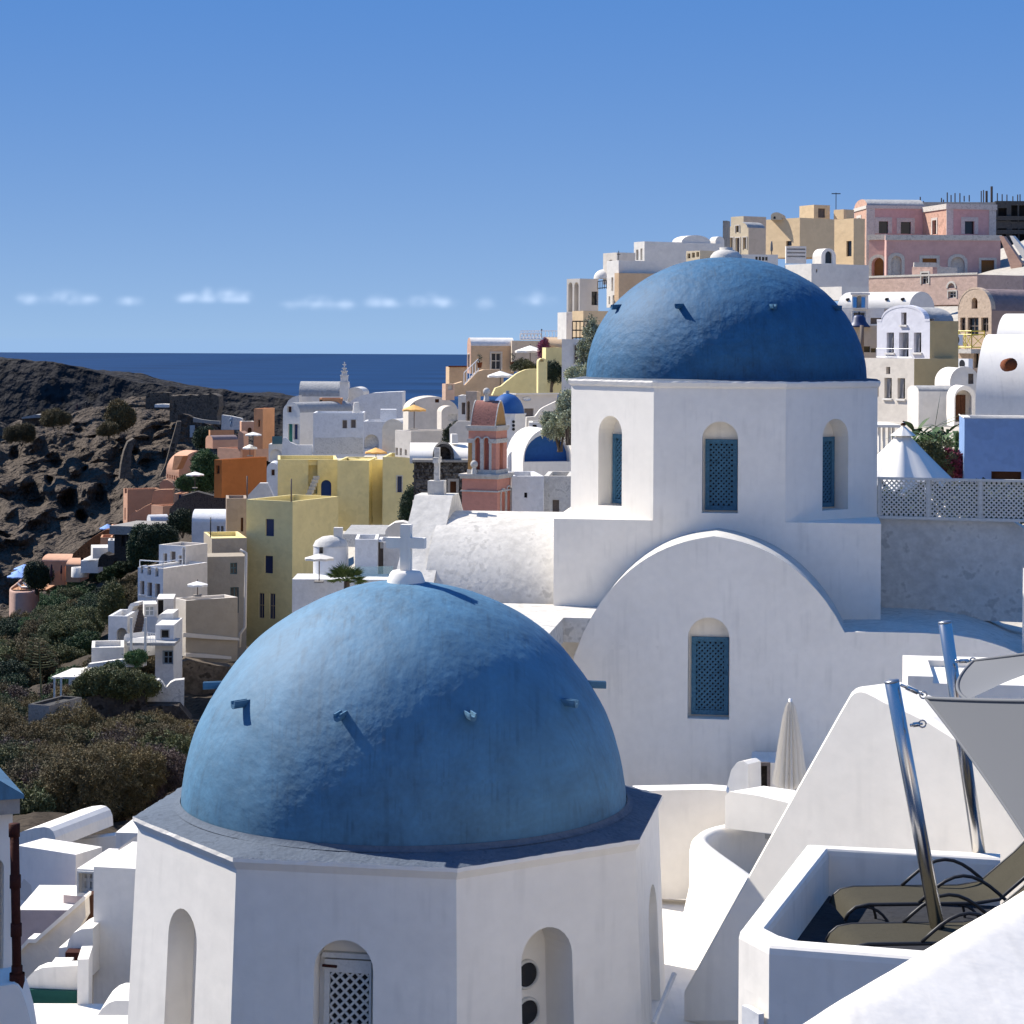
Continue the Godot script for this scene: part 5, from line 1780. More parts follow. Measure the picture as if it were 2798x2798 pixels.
func skyline() -> void:
	zf(1500, 500, 0.33644)
	var dark := {"pane": M["dark_glass"]}
	var door := {"pane": M["gray_wood"], "frame": M["cream"], "fw": 0.08, "called": "door"}
	var B := blk("chapel_house", "cream yellow house with a round gable and three tall doors on the ridge", "house", [1456, 1460, 1620, 1762], 372, 620, 185.0, -58.0, M["cream_yellow"], {"sm": M["beige"], "roof": "v", "crown": 316, "sh": 0.06, "rm": M["roof_gray"]}, [["f", 1516, 347, 1545, 400, {"pane": M["dark_glass"], "frame": M["cream"], "fw": 0.08}], ["f", 1468, 444, 1496, 548, door], ["f", 1515, 446, 1550, 600, door], ["f", 1576, 442, 1604, 535, door]])  # beige side: shade of the cream yellow wall put into the colour
	blk("roof_block", "cream block with a dark roof behind the round-gabled house", "house", [1474, 1478, 1580, 1764], 276, 380, 194.0, -58.0, M["cream_yellow"], {"sm": M["beige"], "ph": 0.0, "rm": M["roof_gray"]})  # side darker than the front, shade carried by the colour
	blk("pillar", "grey plaster pillar beside the round-gabled cream house", "pillar", [1408, 1412, 1445, 1455], 306, 540, 180.0, -18.0, M["cement"], {"D": 1.2, "ph": 0.0})
	blk("bell_cote", "small cream arched bellcote on the ridge", "belfry", [1796, 1802, 1892, 1940], 268, 300, 216.0, -14.0, M["cream_yellow"], {"D": 3.0, "roof": "v", "crown": 238}, [["f", 1822, 270, 1842, 292, {"arch": true, "pane": M["dark_glass"]}]])
	blk("white_house", "long white house on the ridge with two narrow windows on its sunlit end", "house", [690, 776, 1402, 1402], 474, 680, 165.0, 26.0, M["white_far"], {}, [["l", 706, 541, 726, 626, dark], ["l", 742, 532, 758, 626, dark]])
	blk("roof_vault", "white roof vault rising above the long ridge house", "vault", [1000, 1078, 1312, 1312], 478, 540, 166.5, 26.0, M["white_far"], {"roof": "v", "crown": 424})
	blk("roof_vault", "smaller white roof vault at the end of the long ridge house", "vault", [1302, 1352, 1424, 1424], 474, 540, 168.0, 26.0, M["white_far"], {"roof": "v", "crown": 434})
	blk("white_house", "white house with slit windows on its sunlit end below the ridge", "house", [470, 566, 962, 962], 628, 1010, 150.0, 26.0, M["white_far"], {}, [["l", 506, 766, 522, 876, {"pane": M["gray_wood"]}], ["l", 484, 920, 496, 984, dark], ["l", 516, 912, 535, 984, dark]])
	blk("brown_wall", "shaded brown lower wall of the slit-windowed white house", "wall", [560, 567, 962, 962], 730, 1020, 149.5, 26.0, M["tan"], {"D": 0.6, "ph": 0.0})
	blk("cream_house", "cream house with a small arch behind the slit-windowed white house", "house", [440, 552, 702, 702], 564, 820, 158.0, 26.0, M["cream"], {}, [["l", 480, 622, 522, 650, {"arch": true, "pane": M["beige"]}]])
	O = at(444, 778, 160.0)
	var st := mk(true)
	var pr := []
	for i in 9: pr.append(Vector2(cos(PI * 0.5 * i / 8) * 0.72, sin(PI * 0.5 * i / 8) * 0.68))
	lathe(st, O, pr, 24)
	single("small_dome", "small plain white dome on the ridge slope", "dome", O, st, M["white_far"])
	blk("arcade_house", "white house with two tall sunlit arches on the ridge slope", "house", [145, 250, 402, 402], 776, 1060, 150.0, 36.0, M["cream"], {}, [["l", 156, 808, 190, 1046, {"arch": true, "depth": 0.5, "pane": M["white_far"]}], ["l", 204, 806, 240, 1040, {"arch": true, "depth": 0.5, "pane": M["white_far"]}], ["f", 346, 882, 400, 992, {"pane": M["dark_glass"], "called": "door"}]])
	blk("tan_house", "tan house with a peach sunlit end below the tall arches", "house", [190, 279, 545, 545], 1038, 1260, 140.0, 28.0, M["sand"], {"rm": M["brown_roof"], "ph": 0.1})
	blk("white_block", "bright white block left of the tan house below the tall arches", "house", [70, 142, 205, 205], 1050, 1270, 143.5, 22.0, M["white_far"], {"ph": 0.2})
	blk("roof_house", "tall white house front with one brown window beside the blue dome's left", "house", [98, 105, 420, 420], 1268, 1720, 122.0, -4.0, M["white_far"], {"D": 6.0}, [["f", 206, 1318, 234, 1468, {"pane": M["gray_wood"], "frame": M["trim"], "fw": 0.06}]])
	thing("iron_railing", "black wrought iron railing below the tan house", "railing", at(190, 1268, 137.0))
	rail_line(cur, at(190, 1268, 137.0), at(375, 1268, 137.0), 1.1, 0.22, 0.03, M["iron"], 3)
	thing("iron_railing", "black balcony railing on the white arcade house", "railing", at(398, 866, 148.0))
	rail_line(cur, at(396, 866, 148.0), at(468, 858, 148.0), 0.55, 0.14, 0.02, M["iron"], 2)
	blk("balustrade_house", "cream flat house with small square openings in its parapet", "house", [1114, 1226, 1352, 1352], 548, 670, 152.0, 32.0, M["cream_yellow"], {}, [["l", 1124, 572, 1148, 612, dark], ["l", 1160, 566, 1184, 606, dark], ["l", 1196, 560, 1218, 600, dark]])
	blk("window_band_house", "low white-grey house with a band of dark windows on the ridge", "house", [1536, 1545, 1860, 1860], 580, 700, 168.0, 2.0, M["white_far"], {"D": 4.0}, [["f", 1676, 598, 1696, 628, dark], ["f", 1704, 598, 1722, 628, dark], ["f", 1730, 600, 1750, 630, dark], ["f", 1756, 600, 1776, 630, dark]])


# ================================================================ the middle of the village
func umbrella(label: String, x: float, y: float, d: float, r: float, h: float, m: Material, drop := 0.32, group := "open parasols in the village") -> Node3D:
	# open parasol: eight panels, ribs' tips, pole and foot; (x, y) is the tip of the canopy
	var tip := at(x, y, d)
	var o := thing("parasol", label, "parasol", tip - UP * h, group)
	var st := mk()
	var n := 8
	for k in n:
		var a0 := TAU * k / n + 0.25
		var a1 := TAU * (k + 1) / n + 0.25
		var p0 := tip + Vector3(cos(a0), 0, sin(a0)) * r - UP * r * drop
		var p1 := tip + Vector3(cos(a1), 0, sin(a1)) * r - UP * r * drop
		var md := (p0 + p1) * 0.5 + UP * r * 0.035
		tri(st, tip, p0, md); tri(st, tip, md, p1)
		quad(st, p0, p0 - UP * 0.14, md - UP * 0.14, md); quad(st, md, md - UP * 0.14, p1 - UP * 0.14, p1)
	put("canopy", st, m)
	st = mk()
	tube(st, [tip - UP * h, tip + UP * 0.12], 0.04, 6)
	put("pole", st, M["gray_wood"])
	st = mk()
	cbox(st, tip - UP * h, Vector3.RIGHT, 0.6, 0.1, 0.6)
	put("foot", st, M["cement"])
	return o
func closed_umbrella(label: String, x: float, y: float, y2: float, d: float, m: Material) -> void:
	var tip := at(x, y, d)
	var low := at(x, y2, d)
	var h := tip.y - low.y
	thing("closed_parasol", label, "parasol", low - UP * 0.9, "closed dark parasols")
	var st := mk(true)
	lathe(st, low, [Vector2(0.0, 0.0), Vector2(h * 0.11, 0.0), Vector2(h * 0.13, h * 0.25), Vector2(h * 0.10, h * 0.7), Vector2(h * 0.06, h * 0.93), Vector2(0.0, h)], 10)
	put("canopy", st, m)
	st = mk()
	tube(st, [low - UP * 0.9, low + UP * 0.1], 0.04, 6)
	put("pole", st, M["gray_wood"])

func middle() -> void:
	var dark := {"pane": M["dark_glass"]}
	var B: Dictionary
	var st: SurfaceTool
	# ---- slope between the bell tower and the ridge
	zf(1150, 850, 0.2588)
	blk("porch_house", "beige house with a white vaulted roof and a white-framed door above the sea", "house", [489, 528, 985, 985], 366, 660, 190.0, 9.0, M["tan"], {"sm": M["peach_pink"], "roof": "u", "crown": 281, "rm": M["white_far"]}, [["f", 742, 442, 845, 618, {"pane": M["dark_glass"], "leaf": M["trim"], "frame": M["trim"], "fw": 0.12, "called": "door"}], ["l", 498, 456, 516, 590, {"pane": M["roof_gray"], "frame": M["trim"], "fw": 0.06}]])
	blk("beige_house", "plain beige house with a roof terrace behind the white parasol", "house", [955, 962, 1275, 1275], 312, 640, 188.0, 2.0, M["beige"], {"D": 5.0})
	thing("roof_balustrade", "white roof balustrade above the beige house", "railing", at(1050, 305, 187.0))
	rail_line(cur, at(1050, 305, 187.0), at(1268, 305, 187.0), 0.55, 0.28, 0.06, M["white_metal"], 2)
	thing("roof_balustrade", "long white metal railing on the skyline beside the beige house", "railing", at(1055, 282, 192.0))
	rail_line(cur, at(1055, 284, 192.0), at(1535, 284, 192.0), 0.62, 0.3, 0.03, M["white_metal"], 2)
	B = blk("tan_block", "plain tan block with a red tile edge against the sea", "house", [286, 300, 492, 492], 592, 780, 196.0, 6.0, M["tan"], {"D": 4.0})
	band(B, "tile_edge", B.H - 0.001, 0.12, 0.08, M["rust_pot"], "f")
	slab("stair_ramp", "tan stair ramp with a railing below the beige house", "stair", [[355, 900], [355, 772], [440, 745], [462, 785], [600, 640], [668, 618], [870, 622], [880, 900]], 180.0, 8.0, 1.4, M["tan"])
	thing("stair_railing", "pale railing along the tan stair ramp", "railing", at(455, 775, 179.6))
	rail_line(cur, at(455, 782, 179.6), at(606, 636, 179.6), 1.0, 0.3, 0.03, M["white_metal"], 2)
	blk("peach_block", "small peach block with a white gate beside the tan stair", "house", [225, 262, 356, 356], 768, 940, 176.0, 22.0, M["peach"], {}, [["f", 285, 780, 335, 830, {"pane": M["trim"], "depth": 0.1}]])
	slab("curved_wall", "yellow garden wall with a sweeping curved top", "wall", [[755, 890], [790, 812], [850, 792], [905, 745], [960, 702], [1010, 662], [1060, 636], [1110, 618], [1160, 611], [1238, 608], [1242, 890]], 152.0, 14.0, 0.4, M["yellow"])
	B = house("yellow_turret", "small yellow turret with an arched top beside the curved wall", "turret", [1230, 1240, 1334, 1334], 540, 870, 149.0, 4.0, M["yellow"], {"D": 1.4, "roof": "v", "crown": 498})
	win(B, "f", 1258, 508, 1296, 535, {"arch": true, "pane": M["olive"], "depth": 0.1})
	finish(B)
	blk("yellow_house", "olive yellow house wall behind the turret", "house", [1312, 1320, 1492, 1492], 386, 880, 160.0, 5.0, M["yellow_old"], {"D": 5.0, "ph": 0.1})
	blk("vault_roof", "round tan vaulted roof above the yellow house", "vault", [1315, 1322, 1500, 1500], 384, 420, 164.0, 2.0, M["tan"], {"D": 3.2, "roof": "u", "crown": 278})
	umbrella("white parasol on the roof terrace before the beige house", 1155, 362, 168.0, 1.2, 1.6, M["canvas"], 0.36)
	umbrella("white parasol above the curved yellow wall", 840, 630, 157.0, 0.95, 1.2, M["canvas"], 0.36)
	B = blk("shop_house", "grey-shaded white shop house with an oval sign on its wall", "house", [884, 1008, 1442, 1442], 882, 1130, 132.0, 32.0, M["cream_gray"], {"rm": M["white_far"], "ph": 0.3}, [["f", 1092, 1028, 1190, 1110, {"pane": M["gray_wood"], "depth": 0.1}]])  # white walls given cream, their shade put into the colour
	band(B, "coping", B.H - 0.001, 0.08, 0.1, M["white_far"], "fl")
	oval_sign(B)
	# small blue dome on a white drum
	var c := at(915, 1082, 126.0)
	thing("small_church", "small church with a blue dome on a white drum behind the pink bell tower", "church", c - UP * 2.4)
	st = mk(true)
	var pr := []
	for i in 15: pr.append(Vector2(cos(PI * 0.5 * i / 14) * 0.95, sin(PI * 0.5 * i / 14) * 1.14))
	lathe(st, c, pr, 40)
	put("dome", st, M["dome_small"])
	st = mk()
	lathe(st, c - UP * 2.4, [Vector2(1.1, 0.0), Vector2(1.1, 2.34), Vector2(1.15, 2.34), Vector2(1.15, 2.42), Vector2(0.9, 2.43)], 8, 0.39, TAU + 0.39)
	put("drum", st, M["white_cool"])
	for y in [1168.0, 1208.0, 1248.0]:
		st = mk()
		var h := at(978, y, 124.93)
		for i in 14: tri(st, h, h + Vector3(cos(TAU * i / 14), sin(TAU * i / 14), 0) * 0.085, h + Vector3(cos(TAU * (i + 1) / 14), sin(TAU * (i + 1) / 14), 0) * 0.085)
		put("round_opening", st, M["inside"])
	st = mk()
	tube(st, [c + UP * 1.1, c + UP * 1.3], 0.1, 8)
	put("cap", st, M["skirt"])
	# vault with the blue end wall
	B = house("blue_vault", "white barrel vault whose arched end wall is painted deep blue", "chapel", [900, 1078, 1590, 1590], 1592, 1790, 112.0, 17.0, M["white"], {"roof": "v", "crown": 1242})
	win(B, "f", 1092, 1302, 1572, 1590, {"arch": true, "depth": 0.5, "pane": M["dome_small"], "called": "end_wall"})
	finish(B)
	O = B.root.position
	blk("stepped_block", "small white block with one dark window beside the blue-ended vault", "house", [1134, 1142, 1312, 1312], 1176, 1300, 122.0, 0.0, M["white_far"], {"D": 2.5}, [["f", 1179, 1199, 1222, 1252, {"pane": M["inside"]}]])
	slab("garden_wall", "white garden wall rising in soft steps below the oval sign", "wall", [[1112, 1290], [1114, 1122], [1206, 1112], [1232, 1076], [1260, 1040], [1300, 1012], [1450, 942], [1600, 930], [1600, 1290]], 127.0, 6.0, 0.4, M["white_far"])
	blk("low_vault", "low white side vault left of the blue-ended vault", "vault", [905, 915, 1080, 1080], 1560, 1790, 114.0, 4.0, M["white_cool"], {"D": 3.0, "roof": "v", "crown": 1470})
	B = house("arched_gate", "weathered pink arched gate left of the bell tower's roof", "gate", [470, 476, 592, 606], 846, 1190, 150.0, -24.0, M["peach_worn"], {"D": 0.6, "ph": 0.0})
	win(B, "f", 486, 950, 514, 1170, {"arch": true, "pane": M["brown_wood"], "depth": 0.3})
	finish(B)
	blk("gate_house", "pale grey shuttered house behind the pink arched gate", "house", [388, 394, 478, 478], 892, 1180, 154.0, -4.0, M["white_far"], {"D": 3.0}, [["f", 430, 965, 468, 1090, {"pane": M["brown_wood"], "leaf": M["gray_wood"]}]])
	slab("ramp_wall", "plain white ramp wall below the cream vault house", "wall", [[300, 1280], [300, 1240], [385, 1162], [520, 1162], [520, 1440], [300, 1440]], 146.0, 0.0, 0.4, M["cream_gray"])
	# stone house and its white vaulted roofs
	zf(600, 900, 0.3623)
	B = house("stone_house", "rough grey stone house with a slab eave and dark wooden doors", "house", [1455, 1466, 1880, 1880], 1000, 1360, 133.0, 2.0, M["stone"], {"D": 6.0, "ph": 0.0, "rm": M["roof_gray"]})
	win(B, "f", 1618, 1130, 1650, 1222, {"pane": M["gray_wood"], "depth": 0.2})
	win(B, "f", 1738, 1146, 1784, 1290, {"pane": M["brown_wood"], "frame": M["cement"], "fw": 0.16, "depth": 0.25, "called": "door"})
	finish(B)
	addbox(B, "eave", -0.1, B.H, -0.25, B.L + 0.2, 0.14, B.D + 0.3, M["cement"])
	stones(B)
	blk("vault_roof", "bright white vaulted roof on the rough stone house", "vault", [1425, 1434, 1885, 1885], 988, 1010, 134.5, 2.0, M["white"], {"D": 5.5, "roof": "u", "crown": 856})
	B = house("stone_dormer", "stone arched dormer window between the white roof vaults", "dormer", [1605, 1608, 1768, 1768], 952, 990, 133.2, 2.0, M["stone"], {"D": 3.0, "roof": "v", "crown": 862})
	win(B, "f", 1640, 885, 1742, 980, {"arch": true, "pane": M["stone_dark"], "depth": 0.3})
	finish(B)
	slab("chimney", "small white chimney on the white vaulted roof", "chimney", [[1752, 860], [1752, 790], [1795, 790], [1800, 860]], 136.0, 10.0, 0.6, M["white"])
	# cream vault house and its terrace
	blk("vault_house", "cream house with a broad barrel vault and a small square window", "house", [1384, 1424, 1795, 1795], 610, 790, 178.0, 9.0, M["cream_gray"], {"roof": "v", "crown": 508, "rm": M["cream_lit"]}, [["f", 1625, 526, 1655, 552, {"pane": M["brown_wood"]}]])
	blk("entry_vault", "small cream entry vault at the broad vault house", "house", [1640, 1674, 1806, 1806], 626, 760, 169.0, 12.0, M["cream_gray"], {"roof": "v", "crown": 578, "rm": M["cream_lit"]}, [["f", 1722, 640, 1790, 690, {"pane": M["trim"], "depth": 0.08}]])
	blk("terrace_house", "cream terrace house with three small windows on its sunlit end", "house", [1324, 1444, 1880, 1880], 768, 970, 160.0, 32.0, M["cream_gray"], {"sm": M["cream"]}, [["l", 1326, 892, 1344, 948, dark], ["l", 1358, 896, 1374, 950, dark], ["l", 1396, 906, 1412, 950, dark]])
	umbrella("yellow orange parasol on the cream terrace", 1468, 566, 166.0, 0.92, 1.9, M["canvas_orange"], 0.42)
	umbrella("yellow orange parasol in front of the patched white church house", 1180, 890, 196.0, 1.02, 1.9, M["canvas_orange"], 0.42)
	# ---- white church with the slender belfry, and houses round it
	B = house("gable_house", "white house with a round gable, green door and long grey vault", "house", [478, 606, 1006, 1006], 628, 930, 240.0, 54.0, M["white_far"], {"roof": "u", "crown": 552, "rm": M["roof_gray"]})
	win(B, "l", 516, 714, 550, 850, {"pane": M["green_wood"], "called": "door"})
	win(B, "l", 560, 716, 590, 830, {"pane": M["navy"], "frame": M["trim"], "fw": 0.1, "called": "door"})
	win(B, "l", 514, 582, 544, 626, {"pane": M["brown_wood"], "frame": M["trim"], "fw": 0.06})
	finish(B)
	B = blk("church_house", "plain white house with patched grey plaster and two grey shutters", "house", [698, 706, 1086, 1086], 630, 970, 231.0, 2.0, M["white_cool"], {"D": 6.0}, [["f", 928, 686, 960, 746, {"pane": M["gray_wood"], "frame": M["trim"], "fw": 0.06}], ["f", 992, 683, 1026, 743, {"pane": M["gray_wood"], "frame": M["trim"], "fw": 0.06}]])
	O = B.root.position
	slab_part("patch", [[712, 940], [716, 815], [800, 818], [1000, 812], [1080, 820], [1082, 940]], 230.98, 2.0, 0.02, M["white_stained"], B.root)
	blk("hill_church", "white church with a grey vaulted nave on the horizon", "church", [590, 598, 962, 962], 505, 600, 262.0, 0.0, M["white_far"], {"D": 5.0, "roof": "u", "crown": 392, "rm": M["roof_gray"]})
	var bt := at(940, 520, 258.0)
	thing("belfry", "slender white stepped belfry with a cross against the sea", "belfry", bt)
	for z in [[0.0, 0.0, 0.98, 1.9], [0.0, 1.9, 0.82, 0.8], [0.0, 2.7, 0.6, 0.5], [0.0, 3.2, 0.36, 0.35]]:
		st = mk()
		cbox(st, bt + UP * z[1], Vector3.RIGHT, z[2], z[3], z[2])
		put("tier", st, M["white_far"])
		st = mk()
		cbox(st, bt + UP * (z[1] + z[3] - 0.1), Vector3.RIGHT, z[2] + 0.16, 0.1, z[2] + 0.16)
		put("moulding", st, M["white_far"])
	st = mk()
	cbox(st, bt + UP * 3.5, Vector3.RIGHT, 0.12, 0.75, 0.12)
	cbox(st, bt + UP * 3.85, Vector3.RIGHT, 0.45, 0.13, 0.128)
	put("cross", st, M["white_far"])
	slab("apse_wall", "large white rounded wall right of the slender belfry", "wall", [[978, 690], [980, 548], [1020, 520], [1070, 498], [1150, 480], [1260, 473], [1378, 469], [1378, 690]], 250.0, -4.0, 3.0, M["white_cool"])
	blk("apse", "white round-topped chapel part beside the belfry on the horizon", "chapel", [955, 960, 1085, 1085], 480, 560, 264.0, -6.0, M["white_far"], {"D": 4.0, "roof": "v", "crown": 436})
	blk("roof_room", "small terracotta roof room before the horizon church", "house", [745, 752, 922, 922], 520, 570, 246.0, 2.0, M["orange"], {"D": 3.0, "ph": 0.1}, [["f", 756, 532, 776, 556, dark]])
	slab("small_vault", "white rounded shoulder left of the horizon church", "vault", [[505, 560], [520, 535], [550, 512], [600, 500], [600, 560]], 258.0, 0.0, 3.0, M["white_far"])
	slab("chimney", "white chimney with a dark pot on the patched white house", "chimney", [[1005, 630], [1016, 550], [1050, 550], [1062, 630]], 232.0, 6.0, 1.0, M["white_far"])
	blk("white_house", "bluish white house with an arched recess below the rounded wall", "house", [1080, 1087, 1392, 1392], 694, 950, 224.0, 0.0, M["white_cool"], {"D": 5.0}, [["f", 1090, 792, 1200, 900, {"arch": true, "pane": M["white_stained"], "depth": 0.4}]])
	blk("white_stub", "white cubic chimney block on the bluish white house", "house", [1205, 1212, 1332, 1332], 604, 720, 226.0, 2.0, M["white_cool"], {"D": 2.0, "ph": 0.0})
	blk("bright_vault", "bright white rounded house left of the cream terrace", "house", [1215, 1226, 1396, 1396], 760, 920, 196.0, -20.0, M["white_far"], {"D": 5.0, "roof": "v", "crown": 676})
	# ---- yellow house
	B = house("yellow_house", "tall yellow house with a grey shaded end wall and navy windows", "house", [203, 551, 896, 896], 1298, 2420, 178.0, 62.0, M["yellow"], {"rm": M["yellow"], "ph": 0.5})
	var nv := {"pane": M["navy"], "depth": 0.14}
	win(B, "l", 346, 1430, 410, 1560, nv); win(B, "l", 340, 1708, 402, 1840, nv)
	zf(500, 1500, 0.41408)
	win(B, "l", 500, 290, 536, 458, {"pane": M["navy"], "leaf": M["taupe"], "depth": 0.14}); win(B, "l", 571, 293, 608, 464, {"pane": M["navy"], "leaf": M["taupe"], "depth": 0.14})
	zf(600, 900, 0.3623)
	finish(B)
	B = house("yellow_house", "yellow house part with an arched blue door on the roof terrace", "house", [432, 439, 890, 890], 982, 1340, 192.0, 6.0, M["yellow"], {"D": 7.0, "ph": 0.5})
	win(B, "f", 765, 1136, 842, 1300, {"arch": true, "pane": M["blue_door"], "depth": 0.25, "called": "door"})
	win(B, "f", 668, 984, 738, 1240, {"pane": M["yellow"], "depth": 0.8, "called": "stair_recess"})
	finish(B)
	O = B.root.position
	for i in 6:
		st = mk()
		boxb(st, at(650 + i * 11, 1262 - i * 26, 190.6 + i * 0.2), Vector3(0.55, 0, 0), UP * 0.28, Vector3(0, 0, -0.5))
		put("step", st, M["trim"], B.root)
	blk("yellow_house", "yellow house part with a broad blank wall", "house", [884, 889, 1128, 1128], 988, 1520, 187.0, -3.0, M["yellow"], {"D": 6.0, "ph": 0.4})
	blk("yellow_recess", "shaded set-back wall between two yellow house parts", "house", [1120, 1124, 1232, 1232], 985, 1520, 189.0, 34.0, M["yellow_old"], {"D": 4.0, "ph": 0.3}, [["f", 1133, 1415, 1156, 1455, {"pane": M["inside"]}]])
	blk("yellow_house", "yellow house part with one white-framed navy window", "house", [1222, 1230, 1466, 1466], 962, 1510, 185.5, -2.0, M["yellow"], {"D": 7.0, "ph": 0.4}, [["f", 1340, 1108, 1374, 1230, {"pane": M["navy"], "frame": M["trim"], "fw": 0.09}]])
	blk("taupe_house", "low taupe house with a dark door left of the tall yellow house", "house", [46, 52, 206, 206], 1276, 1600, 187.0, 8.0, M["taupe_pink"], {"D": 4.0}, [["f", 160, 1420, 178, 1525, {"pane": M["brown_wood"], "called": "door"}]])
	# white pool terrace below
	c = at(838, 1900, 150.0)
	thing("round_house", "round white house with a shallow grey cone roof and chimney below the yellow house", "house", c)
	st = mk(true)
	lathe(st, c, [Vector2(1.2, 0.0), Vector2(1.18, 2.45)], 32)
	put("wall", st, M["white_cool"])
	st = mk(true)
	lathe(st, c + UP * 2.4, [Vector2(1.22, 0.0), Vector2(1.05, 0.35), Vector2(0.6, 0.62), Vector2(0.0, 0.72)], 32)
	put("roof", st, M["white_stained"])
	st = mk()
	cbox(st, c + UP * 2.9 + Vector3(0.5, 0, 0), Vector3.RIGHT, 0.6, 0.75, 0.5)
	put("chimney", st, M["white_far"])
	st = mk()
	boxb(st, at(752, 1690, 148.75), Vector3(0.24, 0, 0), UP * 0.42, Vector3(0, 0, -0.1))
	put("window", st, M["dark_glass"])
	blk("pool_house", "white pool house with brown shutters behind the palm", "house", [1014, 1022, 1192, 1192], 1584, 1950, 149.0, 2.0, M["white_cool"], {"D": 4.0})
	blk("pool_house", "white house with a tall brown opening beside the pool house", "house", [1180, 1186, 1520, 1520], 1604, 1950, 151.0, 0.0, M["white_cool"], {"D": 4.0}, [["f", 1190, 1606, 1234, 1850, {"pane": M["gray_wood"], "depth": 0.3}], ["f", 1405, 1625, 1425, 1770, dark]])
	blk("gray_roof", "flat grey roof terrace behind the white pool houses", "roof", [925, 932, 1520, 1520], 1545, 1640, 156.0, 0.0, M["white_stained"], {"D": 8.0, "ph": 0.0, "rm": M["roof_gray"]})
	blk("pool_terrace", "white pool terrace at the foot of the yellow house", "terrace", [540, 548, 1400, 1400], 1884, 2300, 146.0, 0.0, M["white_cool"], {"D": 3.5, "ph": 0.0})
	umbrella("grey shaded parasol at the foot of the tall yellow house", 752, 1690, 145.0, 1.0, 1.9, M["canvas_cream"], 0.3)
	slab("glass_screen", "pale glass wind screen on the pool terrace", "screen", [[1010, 1870], [1010, 1790], [1310, 1786], [1310, 1866]], 144.5, 0.0, 0.03, M["glass"])
	slab("rear_vault", "white rounded roof edge below the stone house", "vault", [[1250, 1520], [1270, 1490], [1320, 1458], [1380, 1452], [1440, 1470], [1500, 1500], [1500, 1560], [1250, 1560]], 140.0, 0.0, 1.5, M["white_far"])
	slab("garden_wall", "cream garden wall below the stone house doors", "wall", [[1455, 1380], [1455, 1290], [1800, 1300], [1800, 1380]], 131.0, 0.0, 0.3, M["cream_gray"])
	# houses right of the tower, below the drum's left
	zf(1100, 1300, 0.3623)
	blk("side_house", "bluish white house with one tiny dark window right of the bell tower", "house", [815, 824, 1066, 1066], 4, 330, 106.0, 6.0, M["white_cool"], {"D": 4.0}, [["f", 918, 127, 941, 166, {"pane": M["inside"]}]])
	blk("side_house", "dull white house with a grey door beside the drum's left edge", "house", [1060, 1067, 1270, 1270], 2, 330, 107.0, -4.0, M["white_stained"], {"D": 4.0}, [["f", 1130, 182, 1180, 285, {"pane": M["gray_wood"], "called": "door"}]])
	bell_tower()

func oval_sign(B: Dictionary) -> void:
	var p := at(1116, 928, 131.2)
	thing("oval_sign", "white oval shop sign with faint dark lettering on the grey-shaded wall", "sign", p - UP * 0.2)
	var n: Vector3 = -B.v
	var e: Vector3 = B.u
	var t := along(B.c, B.u, 1116, 928)
	p = B.c + B.u * t + n * 0.03
	p.y = EYE + slope(1116, 928).y * (-p.z)
	var st := mk(true)
	var rim := mk(true)
	for i in 28:
		var a := TAU * i / 28
		var b := TAU * (i + 1) / 28
		var pa := p + e * cos(a) * 0.3 + UP * sin(a) * 0.125
		var pb := p + e * cos(b) * 0.3 + UP * sin(b) * 0.125
		tri(st, p + n * 0.02, pa + n * 0.02, pb + n * 0.02)
		quad(st, pa, pa + n * 0.02, pb + n * 0.02, pb)
		var qa := p + e * cos(a) * 0.27 + UP * sin(a) * 0.105 + n * 0.024
		var qb := p + e * cos(b) * 0.27 + UP * sin(b) * 0.105 + n * 0.024
		var ra := p + e * cos(a) * 0.255 + UP * sin(a) * 0.095 + n * 0.024
		var rb := p + e * cos(b) * 0.255 + UP * sin(b) * 0.095 + n * 0.024
		quad(rim, qa, ra, rb, qb)
	put("board", st, M["white_metal"])
	put("line", rim, M["taupe"])
	# the name is too small to read in the photograph: a row of worn strokes
	st = mk()
	for i in 6:
		var q := p + e * (-0.15 + i * 0.055) + n * 0.025
		boxb(st, q - UP * 0.03, e * 0.012, UP * 0.06, n * 0.002)
		boxb(st, q - UP * (0.03 - 0.03 * (i % 3)), e * 0.034, UP * 0.011, n * 0.0025)
	put("lettering", st, M["taupe"])

